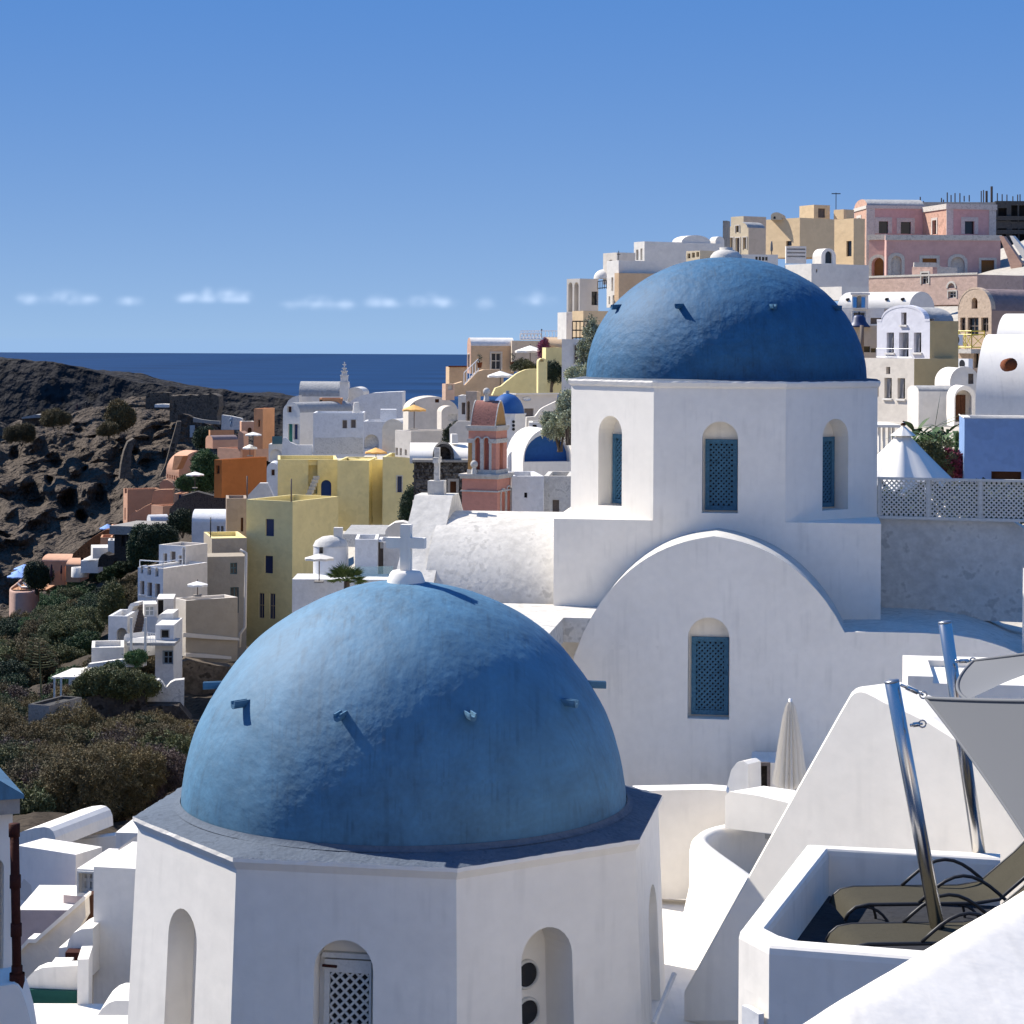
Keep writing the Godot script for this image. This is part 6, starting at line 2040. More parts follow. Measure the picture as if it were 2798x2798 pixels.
func stones(B: Dictionary) -> void:
	# rubble facing: single stones standing proud of the wall, two shapes in three tones
	O = B.root.position
	var r := RandomNumberGenerator.new()
	r.seed = 5
	var shapes := []
	for k in 4:
		var st := SurfaceTool.new()
		st.begin(Mesh.PRIMITIVE_TRIANGLES)
		st.set_smooth_group(0)
		var pts := []
		for i in 7: pts.append(Vector2(cos(TAU * i / 7), sin(TAU * i / 7)) * r.randf_range(0.75, 1.1))
		for i in 7:
			var a: Vector2 = pts[i]
			var b: Vector2 = pts[(i + 1) % 7]
			var A := Vector3(a.x, a.y, 0); var Bv := Vector3(b.x, b.y, 0)
			var A2 := Vector3(a.x * 0.75, a.y * 0.75, 0.28); var B2 := Vector3(b.x * 0.75, b.y * 0.75, 0.28)
			for p in [A, A2, B2, A, B2, Bv, A2, Vector3(0, 0, 0.36), B2]: st.add_vertex(p)
		st.index(); st.generate_normals()
		shapes.append(st.commit())
	var tones := [M["stone"], M["stone_dark"], M["stone_pale"]]
	var n := 0
	for j in 13:
		for i in 30:
			var s = (i + 0.5 + r.randf_range(-0.3, 0.3) + 0.5 * (j % 2)) / 30.0 * B.L
			var y: float = B.H - 0.12 - (j + r.randf_range(-0.2, 0.2)) * 0.2
			if s > B.L - 0.1 or n >= 290: continue
			var hit := false
			for h in B.h["f"]:
				if s > h.s0 - 0.22 and s < h.s1 + 0.22 and y > h.y0 - 0.1 and y < h.y1 + 0.25: hit = true
			if hit: continue
			var o := MeshInstance3D.new()
			o.mesh = shapes[r.randi() % 4]
			o.material_override = tones[r.randi() % 3]
			o.name = "stone"
			var bs := Basis(B.u, UP, -B.v).rotated(-B.v, r.randf() * TAU)
			o.transform = Transform3D(bs.scaled_local(Vector3(r.randf_range(0.11, 0.17), r.randf_range(0.08, 0.12), 0.16)), pt(B, s, y, -0.002) - O)
			B.root.add_child(o, true)
			n += 1

func bell_tower() -> void:
	zf(1150, 1050, 0.15528)
	var d := 105.0
	var yaw := -20.0
	var B := house("bell_tower", "pink bell tower with white mouldings, paired arches and a dark pink gabled roof", "bell tower", [700, 724, 1340, 1585], 1655, 2560, d, yaw, M["tower_pink"], {"ph": 0.0})
	win(B, "r", 1402, 1850, 1478, 2240, {"arch": true, "depth": 0.12, "pane": M["tower_pink"], "frame": M["trim"], "fw": 0.06})
	win(B, "r", 1500, 1800, 1570, 2240, {"arch": true, "depth": 0.12, "pane": M["tower_pink"], "frame": M["trim"], "fw": 0.06})
	finish(B)
	var H: float = B.H
	band(B, "lower_cornice", H - 0.62, 0.07, 0.06, M["trim"], "flr")
	var y0 := H
	O = B.root.position
	var L: float = B.L
	var D: float = B.D
	addbox(B, "cornice", -0.08, H, -0.08, L + 0.16, 0.1, D + 0.16, M["trim"])
	addbox(B, "cornice", -0.13, H + 0.1, -0.13, L + 0.26, 0.12, D + 0.26, M["trim"])
	y0 = H + 0.22
	# plinth
	addbox(B, "plinth", 0.2, y0, 0.12, L - 0.30, 0.2, D - 0.24, M["trim"])
	y0 += 0.2
	# belfry storey with two tall arches
	var w := L - 0.38
	var sx := 0.24
	var sd := 0.2
	var dd := D - 0.4
	var hh := 1.42
	var st := mk()
	var a1 := {"s0": 0.36, "s1": 0.60, "y0": 0.01, "y1": 1.52, "arch": true, "depth": 0.2}
	var a2 := {"s0": 0.80, "s1": 1.04, "y0": 0.01, "y1": 1.52, "arch": true, "depth": 0.2}
	if w < 1.2:
		var f := w / 1.4
		for a in [a1, a2]: a.s0 *= f; a.s1 *= f
	var up := hh + 0.42
	var o := pt(B, sx, y0, sd)
	face(st, o, B.u, B.v, [Vector2(0, up), Vector2(w, up)], [a1, a2])
	face(st, o + B.v * dd, -B.v * 1.0, B.u, [Vector2(0, up), Vector2(dd, up)], [])
	var sideh := {"s0": dd * 0.34, "s1": dd * 0.66, "y0": 0.01, "y1": 1.5, "arch": true, "depth": 0.2}
	face(st, o + B.u * w, B.v, -B.u, [Vector2(0, up), Vector2(dd, up)], [sideh])
	face(st, o + B.u * w + B.v * dd, -B.u, -B.v, [Vector2(0, up), Vector2(w, up)], [])
	put("belfry_wall", st, M["tower_pink"], B.root)
	for a in [a1, a2]:
		st = mk()
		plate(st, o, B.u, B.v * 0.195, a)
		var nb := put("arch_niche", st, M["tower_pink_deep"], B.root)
		st = mk()
		surround(st, o + UP * 1.25, B.u, -B.v, {"s0": a.s0, "s1": a.s1, "y0": 0.14, "y1": a.y1 - 1.25, "arch": true}, 0.06, 0.05)
		put("arch_moulding", st, M["trim"], nb)
	st = mk()
	plate(st, o + B.u * w, B.v, -B.u * 0.195, sideh)
	put("arch_niche", st, M["ochre"], B.root)
	# white pilasters, ochre corner, capital band
	for z in [[a1.s0 - 0.15, 0.13], [a1.s1 + 0.01, a2.s0 - a1.s1 - 0.02], [a2.s1 + 0.02, 0.12]]:
		st = mk()
		boxb(st, o + B.u * z[0] - B.v * 0.05, B.u * z[1], UP * (hh - 0.16), B.v * 0.047)
		put("pilaster", st, M["trim"], B.root)
	st = mk()
	boxb(st, o - B.u * 0.01 - B.v * 0.03, B.u * (a1.s0 - 0.17), UP * (hh - 0.16), B.v * 0.027)
	put("corner_panel", st, M["ochre"], B.root)
	for z in [[-0.05, a1.s0 + 0.05 - 0.04], [a1.s1 - 0.0, a2.s0 - a1.s1], [a2.s1, w - a2.s1 + 0.05]]:
		st = mk()
		boxb(st, o + B.u * z[0] - B.v * 0.08 + UP * (hh - 0.16), B.u * z[1], UP * 0.2, B.v * 0.077)
		put("capital", st, M["trim"], B.root)
	st = mk()
	boxb(st, o + B.u * (w + 0.003) + UP * (hh - 0.16), B.u * 0.05, UP * 0.2, B.v * dd)
	put("capital", st, M["trim"], B.root)
	y0 += up
	addbox(B, "upper_cornice", sx - 0.06, y0, sd - 0.06, w + 0.12, 0.1, dd + 0.12, M["trim"])
	addbox(B, "upper_cornice", sx - 0.1, y0 + 0.1, sd - 0.1, w + 0.2, 0.14, dd + 0.2, M["trim"])
	y0 += 0.24
	# steep rounded gable roof, ridge running along the front
	st = mk(true)
	var rh := 1.18
	var prof := []
	for i in 13:
		var t := i / 12.0
		var x := 2.0 * t - 1.0
		prof.append(Vector2(t * (dd - 0.06), rh * (1.0 - pow(absf(x), 1.9))))
	var ro := pt(B, sx + 0.08, y0, sd + 0.03)
	var rl := w - 0.14
	for i in 12:
		var A: Vector3 = ro + B.v * prof[i].x + UP * prof[i].y
		var C: Vector3 = ro + B.v * prof[i + 1].x + UP * prof[i + 1].y
		quad(st, A, A + B.u * rl, C + B.u * rl, C)
	put("roof", st, M["tower_roof"], B.root)
	for e in [0.0, rl]:
		st = mk()
		for i in 12:
			var A: Vector3 = ro + B.v * prof[i].x + B.u * e
			var C: Vector3 = ro + B.v * prof[i + 1].x + B.u * e
			quad(st, A, A + UP * prof[i].y, C + UP * prof[i + 1].y, C)
		put("gable", st, M["ochre"], B.root)
		st = mk()
		for i in 12:
			var A: Vector3 = ro + B.v * prof[i].x + B.u * (e - 0.02) + UP * prof[i].y
			var C: Vector3 = ro + B.v * prof[i + 1].x + B.u * (e - 0.02) + UP * prof[i + 1].y
			boxb(st, A - UP * 0.05, B.u * 0.05, UP * 0.07, C - A)
		put("gable_rim", st, M["trim"], B.root)
	# round-headed white finials
	for z in [[sx + 0.62, y0 + rh - 0.04, sd + dd * 0.5, 1.0], [0.62, H + 0.22, -0.02, 1.25]]:
		st = mk(true)
		var c := pt(B, z[0], z[1], z[2])
		lathe(st, c, [Vector2(0.15, 0.0), Vector2(0.12, 0.2), Vector2(0.09, 0.32), Vector2(0.13, 0.36)], 12)
		for i in 10:
			var q0 := PI * i / 10
			var q1 := PI * (i + 1) / 10
			for j in 16:
				var w0 := TAU * j / 16
				var w1 := TAU * (j + 1) / 16
				var cc := c + UP * 0.46
				var s: float = 0.185
				quad(st, cc + ball(q0, w0, B) * s, cc + ball(q0, w1, B) * s, cc + ball(q1, w1, B) * s, cc + ball(q1, w0, B) * s)
		put("finial", st, M["white_old"], B.root)
func ball(q: float, w: float, B: Dictionary) -> Vector3:
	# flattened ball, a thick disc facing the front
	return B.u * sin(q) * cos(w) + UP * cos(q) + B.v * sin(q) * sin(w) * 0.6


# ================================================================ the far left: castle rock, salmon houses, white hotel
func left_side() -> void:
	var B: Dictionary
	var st: SurfaceTool
	var dark := {"pane": M["dark_glass"]}
	# ---- ruins on the crag
	zf(300, 1050, 0.20704)
	slab("ruin_wall", "long broken stone wall of the castle ruin", "ruin", [[786, 500], [792, 240], [800, 152], [860, 158], [930, 142], [1000, 150], [1080, 138], [1150, 152], [1210, 130], [1290, 138], [1340, 122], [1400, 140], [1436, 160], [1442, 300], [1410, 420], [1430, 500]], 392.0, -4.0, 4.0, M["stone_ruin"])
	slab("ruin_wall", "lower broken stone wall with a pale coping on the castle ruin", "ruin", [[470, 330], [474, 140], [520, 118], [600, 108], [700, 104], [790, 112], [792, 330]], 398.0, 0.0, 3.0, M["stone_ruin"])
	slab("ruin_ledge", "white plaster ledge in the castle ruin", "wall", [[590, 305], [592, 266], [700, 262], [780, 266], [780, 305]], 391.0, 0.0, 3.0, M["white_far"])
	slab("ruin_wall", "brown earth wall with a falling edge below the castle ruin", "wall", [[895, 760], [902, 400], [960, 390], [1040, 408], [1110, 450], [1190, 490], [1260, 515], [1330, 540], [1330, 760]], 374.0, -2.0, 2.0, M["rock"])
	slab("old_door", "pale grey door in the brown earth wall", "door", [[1056, 700], [1056, 542], [1120, 542], [1120, 700]], 373.6, -2.0, 0.2, M["gray_door"])
	slab("path_wall", "grey path wall climbing to the castle", "wall", [[1100, 500], [1100, 438], [1200, 462], [1330, 480], [1450, 486], [1450, 530]], 366.0, -4.0, 0.8, M["cement"])
	slab("path_wall", "blue-grey plaster wall beside the castle path", "wall", [[1470, 600], [1478, 404], [1600, 420], [1740, 452], [1740, 600]], 345.0, -8.0, 1.0, M["white_stained"])
	slab("buttress", "tall slanting stone buttress below the castle wall", "wall", [[660, 1220], [735, 1060], [790, 850], [850, 640], [890, 490], [945, 490], [930, 700], [870, 850], [800, 1080], [720, 1225]], 356.0, 10.0, 3.0, M["stone_ruin"])
	slab("ruin_stub", "broken stone pillar left of the castle's buttress", "ruin", [[130, 1250], [150, 1060], [190, 880], [240, 760], [320, 715], [330, 760], [290, 900], [280, 1080], [300, 1240]], 354.0, 14.0, 3.0, M["stone_ruin"])
	zf(0, 1000, 0.20704)
	slab("lookout_roof", "low stone shelter with a pale flat roof on the crag's edge", "shelter", [[290, 800], [292, 690], [400, 680], [625, 672], [625, 800]], 392.0, 0.0, 4.0, M["stone_ruin"])
	slab("lookout_slab", "pale flat roof slab of the stone shelter", "roof", [[285, 696], [288, 676], [470, 640], [630, 652], [632, 676]], 391.0, 0.0, 4.0, M["cement_pale"])
	O = at(652, 668, 391.0)
	st = mk(true)
	lathe(st, O, [Vector2(0.62, 0.0), Vector2(0.62, 0.5), Vector2(0.45, 0.85), Vector2(0.0, 1.0)], 14)
	single("water_tank", "small white round tank beside the stone shelter", "tank", O, st, M["white_far"])
	# ---- salmon and orange houses
	zf(300, 1050, 0.20704)
	B = house("salmon_vault", "salmon house with a great barrel vault and a row of small openings", "house", [744, 912, 1450, 1450], 1165, 1285, 300.0, 42.0, M["salmon"], {"roof": "v", "crown": 878})
	for i in 5: win(B, "l", 756 + i * 30, 1186 + i * 6, 772 + i * 30, 1238 + i * 7, {"pane": M["inside"], "depth": 0.4, "called": "opening"})
	finish(B)
	O = B.root.position
	slab_part("dormer", [[822, 1130], [850, 945], [968, 945], [890, 1115]], 298.5, -40.0, 1.0, M["orange"], B.root)
	blk("peach_house", "peach house with a rounded roof edge beside the salmon vault", "house", [1264, 1358, 1692, 1692], 738, 850, 312.0, 36.0, M["salmon"], {"roof": "u", "crown": 676, "rm": M["mauve_roof"]})
	blk("orange_house", "orange house with a rubble roof edge above the salmon vault", "house", [1305, 1326, 1642, 1642], 606, 720, 325.0, 20.0, M["orange"], {"rm": M["stone_dark"]})
	blk("peach_house", "pale peach house with a small arched window below the castle path", "house", [1716, 1738, 1910, 1910], 492, 680, 331.0, 12.0, M["salmon"], {"rm": M["cream"]}, [["f", 1820, 570, 1872, 640, {"arch": true, "pane": M["brown_wood"]}]])
	blk("salmon_wall", "sunlit salmon garden wall with a step right of the great vault", "house", [1412, 1420, 1724, 1800], 836, 1010, 296.0, -42.0, M["salmon"], {"D": 6.0})
	slab("salmon_pier", "tall salmon pier beside the sunlit garden wall", "pier", [[1690, 860], [1692, 650], [1720, 618], [1765, 650], [1768, 860]], 293.0, -20.0, 1.4, M["salmon"])
	blk("orange_tower", "orange tower house with a brown window and a grey side", "house", [1880, 1902, 2020, 2080], 322, 850, 262.0, -14.0, M["orange"], {"D": 4.0}, [["f", 1960, 470, 1984, 560, {"pane": M["brown_wood"], "frame": M["orange"], "fw": 0.05}]])
	blk("orange_house", "flat orange house with two chimney caps above the terracotta wall", "house", [1740, 1752, 1905, 1905], 842, 1000, 270.0, 4.0, M["orange"], {"D": 5.0})
	blk("terracotta_house", "large dark terracotta house with a small window on its lighter end", "house", [1380, 1478, 2070, 2070], 998, 1500, 256.0, 58.0, M["terracotta"], {"ph": 0.3}, [["l", 1408, 1072, 1452, 1178, {"pane": M["brown_wood"], "frame": M["terracotta"], "fw": 0.08}]])
	blk("salmon_house", "tall salmon house with narrow openings on its sunlit end", "house", [180, 234, 662, 662], 1386, 1880, 290.0, 26.0, M["orange_pale"], {"sm": M["salmon"]}, [["l", 196, 1372, 224, 1442, {"pane": M["inside"]}], ["l", 194, 1630, 208, 1790, dark]])
	slab("round_wall", "rounded orange parapet with a notch above the salmon house", "wall", [[655, 1430], [660, 1300], [700, 1265], [760, 1262], [820, 1300], [850, 1350], [840, 1430]], 287.0, 0.0, 1.0, M["orange_pale"])
	slab("curved_wall", "curved orange-brown wall with a dry climber on it", "wall", [[552, 1600], [562, 1450], [590, 1402], [660, 1390], [832, 1386], [836, 1640], [700, 1620]], 284.0, 0.0, 1.2, M["orange_pale"])
	blk("salmon_house", "small bright salmon house below the curved orange wall", "house", [540, 548, 700, 790], 1592, 1780, 280.0, -48.0, M["salmon"], {"D": 4.0})
	slab("stair_wall", "stepped orange stair wall beside the salmon house", "wall", [[245, 1870], [250, 1742], [300, 1700], [335, 1668], [352, 1680], [400, 1652], [470, 1610], [545, 1575], [548, 1870]], 283.0, 4.0, 1.0, M["orange_pale"])
	blk("white_vault", "small white vault house beside the slab-roofed stone house", "house", [488, 540, 778, 778], 1812, 1900, 272.0, 24.0, M["white_cool"], {"roof": "u", "crown": 1722})
	slab("rubble_wall", "grey rubble terrace wall below the terracotta house", "wall", [[770, 1960], [790, 1640], [860, 1560], [960, 1472], [1150, 1418], [1350, 1470], [1540, 1500], [1540, 1680], [1150, 1700], [1050, 1960]], 268.0, 2.0, 2.0, M["stone"])
	blk("terrace_bar", "small white terrace kitchen with a navy door above the rubble wall", "house", [842, 848, 960, 960], 1445, 1580, 270.0, -6.0, M["orange_pale"], {"D": 3.0}, [["f", 905, 1452, 945, 1560, {"pane": M["navy"], "called": "door"}]])
	blk("white_vault", "long bluish white vault house with two lattice shutters", "house", [1074, 1082, 1545, 1545], 1822, 2140, 248.0, 2.0, M["white_cool"], {"D": 6.0, "roof": "u", "crown": 1650}, [["f", 1412, 1872, 1450, 1960, {"pane": M["gray_door"], "leaf": M["gray_wood"]}], ["f", 1466, 1872, 1502, 1960, {"pane": M["gray_door"], "leaf": M["gray_wood"]}]])
	umbrella("white parasol on the terrace beside the terracotta house", 1125, 1152, 266.0, 1.15, 2.0, M["canvas"], 0.32)
	umbrella("white parasol beside the orange tower house", 1895, 628, 258.0, 1.0, 1.8, M["canvas"], 0.32)
	umbrella("white parasol on the roof above the terracotta wall", 1850, 790, 259.0, 0.9, 1.4, M["canvas"], 0.5)
	zf(600, 900, 0.3623)
	blk("white_house", "narrow white round-topped house with one small window above the yellow roof", "house", [348, 356, 442, 442], 1052, 1290, 222.0, 2.0, M["white_cool"], {"D": 4.0, "roof": "v", "crown": 1006}, [["f", 392, 1058, 415, 1102, {"pane": M["brown_wood"], "frame": M["trim"], "fw": 0.05}]])
	slab("white_gable", "white pointed gable behind the yellow roof terrace", "wall", [[200, 1290], [215, 1250], [300, 1160], [360, 1160], [420, 1290]], 214.0, 0.0, 1.0, M["white_far"])
	blk("white_terrace", "white terrace house with an arched niche and a green screen", "house", [362, 370, 520, 520], 866, 1000, 238.0, 0.0, M["white_far"], {"D": 5.0}, [["f", 380, 902, 468, 985, {"arch": true, "pane": M["white_far"], "depth": 0.3}]])
	slab("green_screen", "dark green wind screen on the white terrace house", "screen", [[396, 866], [396, 806], [472, 806], [472, 866]], 237.5, 0.0, 0.06, M["teal_wood"])
	slab("curved_ramp", "white curved ramp wall below the green door", "wall", [[470, 960], [475, 820], [500, 815], [530, 850], [580, 872], [700, 872], [700, 960]], 234.0, 0.0, 0.5, M["white_cool"])
	blk("taupe_wing", "taupe wing with a yellow-edged roof terrace and teal shutters", "house", [-60, -58, 206, 206], 1576, 2400, 176.0, 14.0, M["taupe"], {"D": 6.0, "rm": M["yellow"], "ph": 0.35}, [])
	# ---- salmon terrace with the blue parasols
	zf(0, 1400, 0.20704)
	blk("salmon_vault", "long salmon vault house behind two closed plum parasols", "house", [540, 550, 1062, 1062], 644, 860, 300.0, -2.0, M["orange_pale"], {"D": 6.0, "roof": "u", "crown": 552, "rm": M["salmon"]})
	blk("salmon_vault", "short salmon vault house beside the white round tub", "house", [862, 870, 1060, 1060], 704, 920, 291.0, -2.0, M["orange_pale"], {"D": 5.0, "roof": "u", "crown": 608, "rm": M["salmon"]})
	slab("terrace_wall", "low salmon terrace wall with a sloping stair edge", "wall", [[640, 960], [642, 812], [700, 806], [780, 760], [860, 706], [866, 960]], 294.0, -2.0, 0.8, M["orange_pale"])
	O = at(1045, 850, 280.0)
	st = mk(true)
	lathe(st, O, [Vector2(1.0, 0.0), Vector2(0.98, 1.2), Vector2(0.85, 1.25), Vector2(0.8, 0.8), Vector2(0.0, 0.78)], 24)
	single("round_tub", "white round plunge tub beside the salmon vaults", "tub", O, st, M["white_far"])
	slab("rubble_wall", "orange rubble wall climbing diagonally to the salmon houses", "wall", [[950, 600], [965, 545], [1080, 440], [1180, 362], [1280, 296], [1400, 228], [1482, 226], [1482, 600]], 286.0, 4.0, 2.0, M["orange_rubble"])
	blk("peach_block", "bright peach block above the slab-roofed stone house", "house", [1462, 1472, 1660, 1660], 190, 300, 281.0, 10.0, M["salmon"], {"D": 4.0, "ph": 0.1})
	blk("orange_house", "small orange house on the diagonal rubble wall", "house", [1318, 1326, 1480, 1480], 330, 470, 280.0, 8.0, M["orange_pale"], {"D": 4.0})
	blk("white_house", "small white house with a sloping stair wall left of the stone house", "house", [1200, 1226, 1512, 1512], 470, 610, 271.0, 14.0, M["white_far"], {"D": 4.0, "roof": "u", "crown": 440})
	blk("white_house", "narrow white cube left of the stone house", "house", [1412, 1424, 1512, 1512], 372, 560, 268.0, 8.0, M["white_far"], {"D": 3.0})
	slab("rock_outcrop", "dark rock outcrop below the small white house", "rock", [[1290, 720], [1300, 620], [1340, 560], [1380, 545], [1430, 570], [1500, 560], [1512, 640], [1480, 690], [1400, 720]], 262.0, 0.0, 3.0, M["stone_dark"])
	blk("white_patio", "white patio wall under the grey parasol", "wall", [1056, 1066, 1300, 1300], 640, 800, 277.0, 0.0, M["white_cool"], {"D": 3.0, "ph": 0.3})
	# rounded salmon terrace on a stone base
	var lv := at(280, 1050, 296.0).y
	var outer := smooth_line(rim_points([[520, 985], [470, 1030], [400, 1050], [280, 1056], [180, 1050], [125, 1022], [140, 985], [200, 940], [270, 880]], lv), 5)
	var inner := smooth_line(rim_points([[510, 975], [455, 1015], [395, 1034], [280, 1040], [195, 1036], [155, 1015], [168, 990], [225, 945], [290, 890]], lv), 5)
	O = outer[16] - UP * 6.0
	st = mk(true)
	rim_wall(st, outer, inner, lv - 5.2, lv - 0.9, 0.1)
	single("terrace_parapet", "rounded salmon terrace parapet under the blue parasols", "wall", O, st, M["salmon_dull"])
	O = outer[16] - UP * 14.0
	st = mk(true)
	for i in outer.size() - 1:
		var a: Vector3 = outer[i]
		var b: Vector3 = outer[i + 1]
		quad(st, a - UP * 4.9 , b - UP * 4.9, b - UP * 14.0, a - UP * 14.0)
	single("bastion", "rough grey stone base under the rounded salmon terrace", "wall", O, st, M["stone"])
	O = Vector3.ZERO
	st = mk()
	boxb(st, at(160, 1010, 300.0) - UP * 0.3, Vector3(4.6, 0, 0), UP * 0.2, Vector3(0, 0, -9))
	ground("terrace_floor", st, M["orange_pale"])
	umbrella("blue parasol highest of three on the rounded salmon terrace", 325, 682, 306.0, 1.55, 2.6, M["canvas_blue"], 0.42, "blue parasols on the rounded terrace")
	umbrella("blue parasol between two others on the rounded salmon terrace", 295, 735, 303.0, 1.6, 2.6, M["canvas_blue"], 0.42, "blue parasols on the rounded terrace")
	umbrella("blue parasol lowest of three on the rounded salmon terrace", 240, 782, 300.0, 1.55, 2.6, M["canvas_blue"], 0.42, "blue parasols on the rounded terrace")
	umbrella("single blue parasol beside the diagonal rubble wall", 1420, 150, 292.0, 1.1, 2.2, M["canvas_blue"], 0.55, "blue parasols on the rounded terrace")
	umbrella("grey parasol beside the dark rock outcrop", 1215, 560, 278.0, 1.15, 2.2, M["canvas_cream"], 0.5)
	closed_umbrella("tall closed plum parasol before the long salmon vault", 676, 678, 856, 289.0, M["canvas_plum"])
	closed_umbrella("short closed plum parasol on the low salmon terrace wall", 808, 688, 808, 291.0, M["canvas_plum"])
	closed_umbrella("closed plum parasol beside the short salmon vault", 1085, 470, 640, 288.0, M["canvas_plum"])
	# deckchairs
	for z in [[270, 1010, 297.0, "white deck chair at the rounded salmon terrace's edge"], [345, 1000, 298.0, "white deck chair beside the dark tree on the rounded terrace"]]:
		var p := at(z[0], z[1], z[2])
		thing("deck_chair", z[3], "deck chair", p - UP * 0.2, "deck chairs on the rounded terrace")
		st = mk()
		boxb(st, p + UP * 0.2, Vector3(1.2, 0, 0), UP * 0.08, Vector3(0, 0, -0.7))
		put("seat", st, M["canvas"])
		st = mk()
		boxb(st, p + UP * 0.2, Vector3(-0.5, 0.5, 0), Vector3(0.06, 0.06, 0), Vector3(0, 0, -0.7))
		put("back", st, M["canvas"])
		for x in [0.05, 1.1]:
			st = mk()
			boxb(st, p + Vector3(x, -0.2, -0.1), Vector3(0.06, 0, 0), UP * 0.4, Vector3(0, 0, -0.06))
			put("leg", st, M["iron"])
	# ---- stone house with a slab roof
	zf(250, 1400, 0.20704)
	B = house("slab_house", "dark stone house under an overhanging flat concrete roof, half hidden by shrubs", "house", [296, 302, 770, 840], 285, 640, 262.0, -14.0, M["stone_dark"], {"D": 7.0, "ph": 0.0})
	win(B, "f", 396, 310, 440, 450, {"pane": M["inside"], "depth": 0.3})
	win(B, "f", 476, 300, 500, 440, {"pane": M["gray_door"], "depth": 0.3, "called": "door"})
	finish(B)
	addbox(B, "roof_slab", -0.4, B.H, -0.5, B.L + 1.0, 1.0, B.D + 1.0, M["cement"])
	hotel()

func hotel() -> void:
	var B: Dictionary
	var st: SurfaceTool
	zf(250, 1400, 0.20704)
	var sh := {"pane": M["gray_wood"], "depth": 0.25}
	B = house("hotel", "white hotel's upper storey with brown shutters and a flat roof", "building", [890, 1240, 1530, 1530], 446, 800, 168.0, 62.0, M["cream_gray"], {"sm": M["white_cool"], "rm": M["cream"], "ph": 0.3})  # cream front on a white building: shade put into the colour
	win(B, "l", 946, 541, 996, 690, sh); win(B, "l", 1036, 516, 1108, 700, sh); win(B, "l", 1146, 569, 1190, 700, sh)
	win(B, "l", 1198, 462, 1230, 700, {"arch": true, "pane": M["gray_wood"], "depth": 0.25})
	finish(B)
	B = house("hotel", "white hotel's lower storeys with a row of arched and square openings", "building", [612, 946, 1530, 1530], 744, 1760, 163.0, 62.0, M["cream_gray"], {"sm": M["white_cool"], "rm": M["white_far"], "ph": 0.2})  # front again cream beside white, standing for its shade
	for z in [[648, 696, 680, 806], [736, 706, 786, 826], [840, 728, 884, 848]]: win(B, "l", z[0], z[1] + 6, z[2], z[3], {"arch": true, "pane": M["roof_gray"], "depth": 0.5})
	for z in [[640, 906, 696, 1086], [736, 926, 798, 1106], [836, 942, 904, 1120]]: win(B, "l", z[0], z[1], z[2], z[3], {"pane": M["gray_wood"], "depth": 0.3, "sill": M["white_far"]})
	finish(B)
	O = B.root.position
	rail_line(B.root, pt(B, 0.1, B.H, 0.1), pt(B, 0.1, B.H, B.D - 0.1), 0.5, 1.4, 0.03, M["white_metal"], 2)
	rail_line(B.root, pt(B, 0.1, B.H, 0.1), pt(B, B.L * 0.45, B.H, 0.1), 0.5, 1.4, 0.03, M["white_metal"], 2)
	umbrella("white parasol on the small terrace between hotel and taupe house", 1400, 906, 161.0, 0.78, 1.1, M["canvas"], 0.32)
	blk("taupe_house", "taupe lower house with an end coloured cream as if sunlit and pale bands", "house", [1082, 1246, 1930, 1930], 1165, 2020, 160.0, 34.0, M["taupe"], {"sm": M["cream_gray"], "rm": M["cream"], "ph": 0.25})  # cream end: sunlight on the taupe wall put into its colour
	zf(0, 1500, 0.3623)
	slab("plaster_band", "upper pale plaster band on the taupe lower house", "band", [[1380, 664], [1384, 632], [1600, 650], [1800, 672], [1812, 690], [1600, 680]], 159.6, 34.0, 0.16, M["cream"])
	slab("plaster_band", "lower pale plaster band on the taupe lower house", "band", [[1398, 812], [1402, 785], [1560, 792], [1745, 812], [1745, 832], [1560, 822]], 159.4, 34.0, 0.16, M["cream"])
	B = blk("taupe_wing", "taupe house wall with teal-framed windows beside the drain pipe", "house", [1546, 1552, 1862, 1862], 60, 860, 172.0, 14.0, M["taupe"], {"D": 3.0, "ph": 0.0}, [["f", 1736, 104, 1788, 190, {"pane": M["dark_glass"], "leaf": M["teal_wood"]}], ["f", 1736, 288, 1800, 485, {"pane": M["dark_glass"], "leaf": M["teal_wood"]}]])
	O = at(1850, 640, 168.0)
	st = mk(true)
	tube(st, [at(1810, 6, 168.0), at(1856, 30, 168.0), at(1852, 300, 168.0), at(1848, 590, 168.0), at(1812, 640, 168.0), at(1806, 740, 168.0)], 0.11, 8)
	single("drain_pipe", "pale drain pipe running down the taupe house", "pipe", O, st, M["cream"])
	slab("rock_wall", "patched cement and rock wall below the taupe house", "wall", [[1370, 1480], [1378, 850], [1420, 835], [1640, 880], [1760, 890], [1760, 1480]], 157.0, 20.0, 2.0, M["patched"])
	B = blk("white_annex", "small white annex with blue-framed windows beside the taupe house", "house", [1165, 1172, 1310, 1310], 574, 1030, 150.0, 0.0, M["white_cool"], {"D": 4.0, "ph": 0.0, "rm": M["white_far"]}, [["f", 1217, 612, 1272, 670, {"pane": M["dark_glass"], "frame": M["roof_gray"], "fw": 0.06}], ["f", 1232, 770, 1302, 868, {"pane": M["dark_glass"], "leaf": M["steel_blue"], "frame": M["steel_blue"], "fw": 0.04}]])
	slab("white_vault", "bright white rounded roof on the small white annex", "vault", [[1176, 580], [1180, 560], [1200, 500], [1222, 487], [1306, 485], [1306, 580]], 153.0, 0.0, 2.5, M["white_far"])
	blk("service_room", "small white service room with a round mirror frame", "house", [1176, 1182, 1310, 1310], 376, 520, 156.0, 6.0, M["cream_gray"], {"D": 3.0, "rm": M["white_far"], "ph": 0.0}, [["f", 1190, 385, 1232, 500, {"pane": M["inside"], "depth": 0.4, "called": "opening"}]])
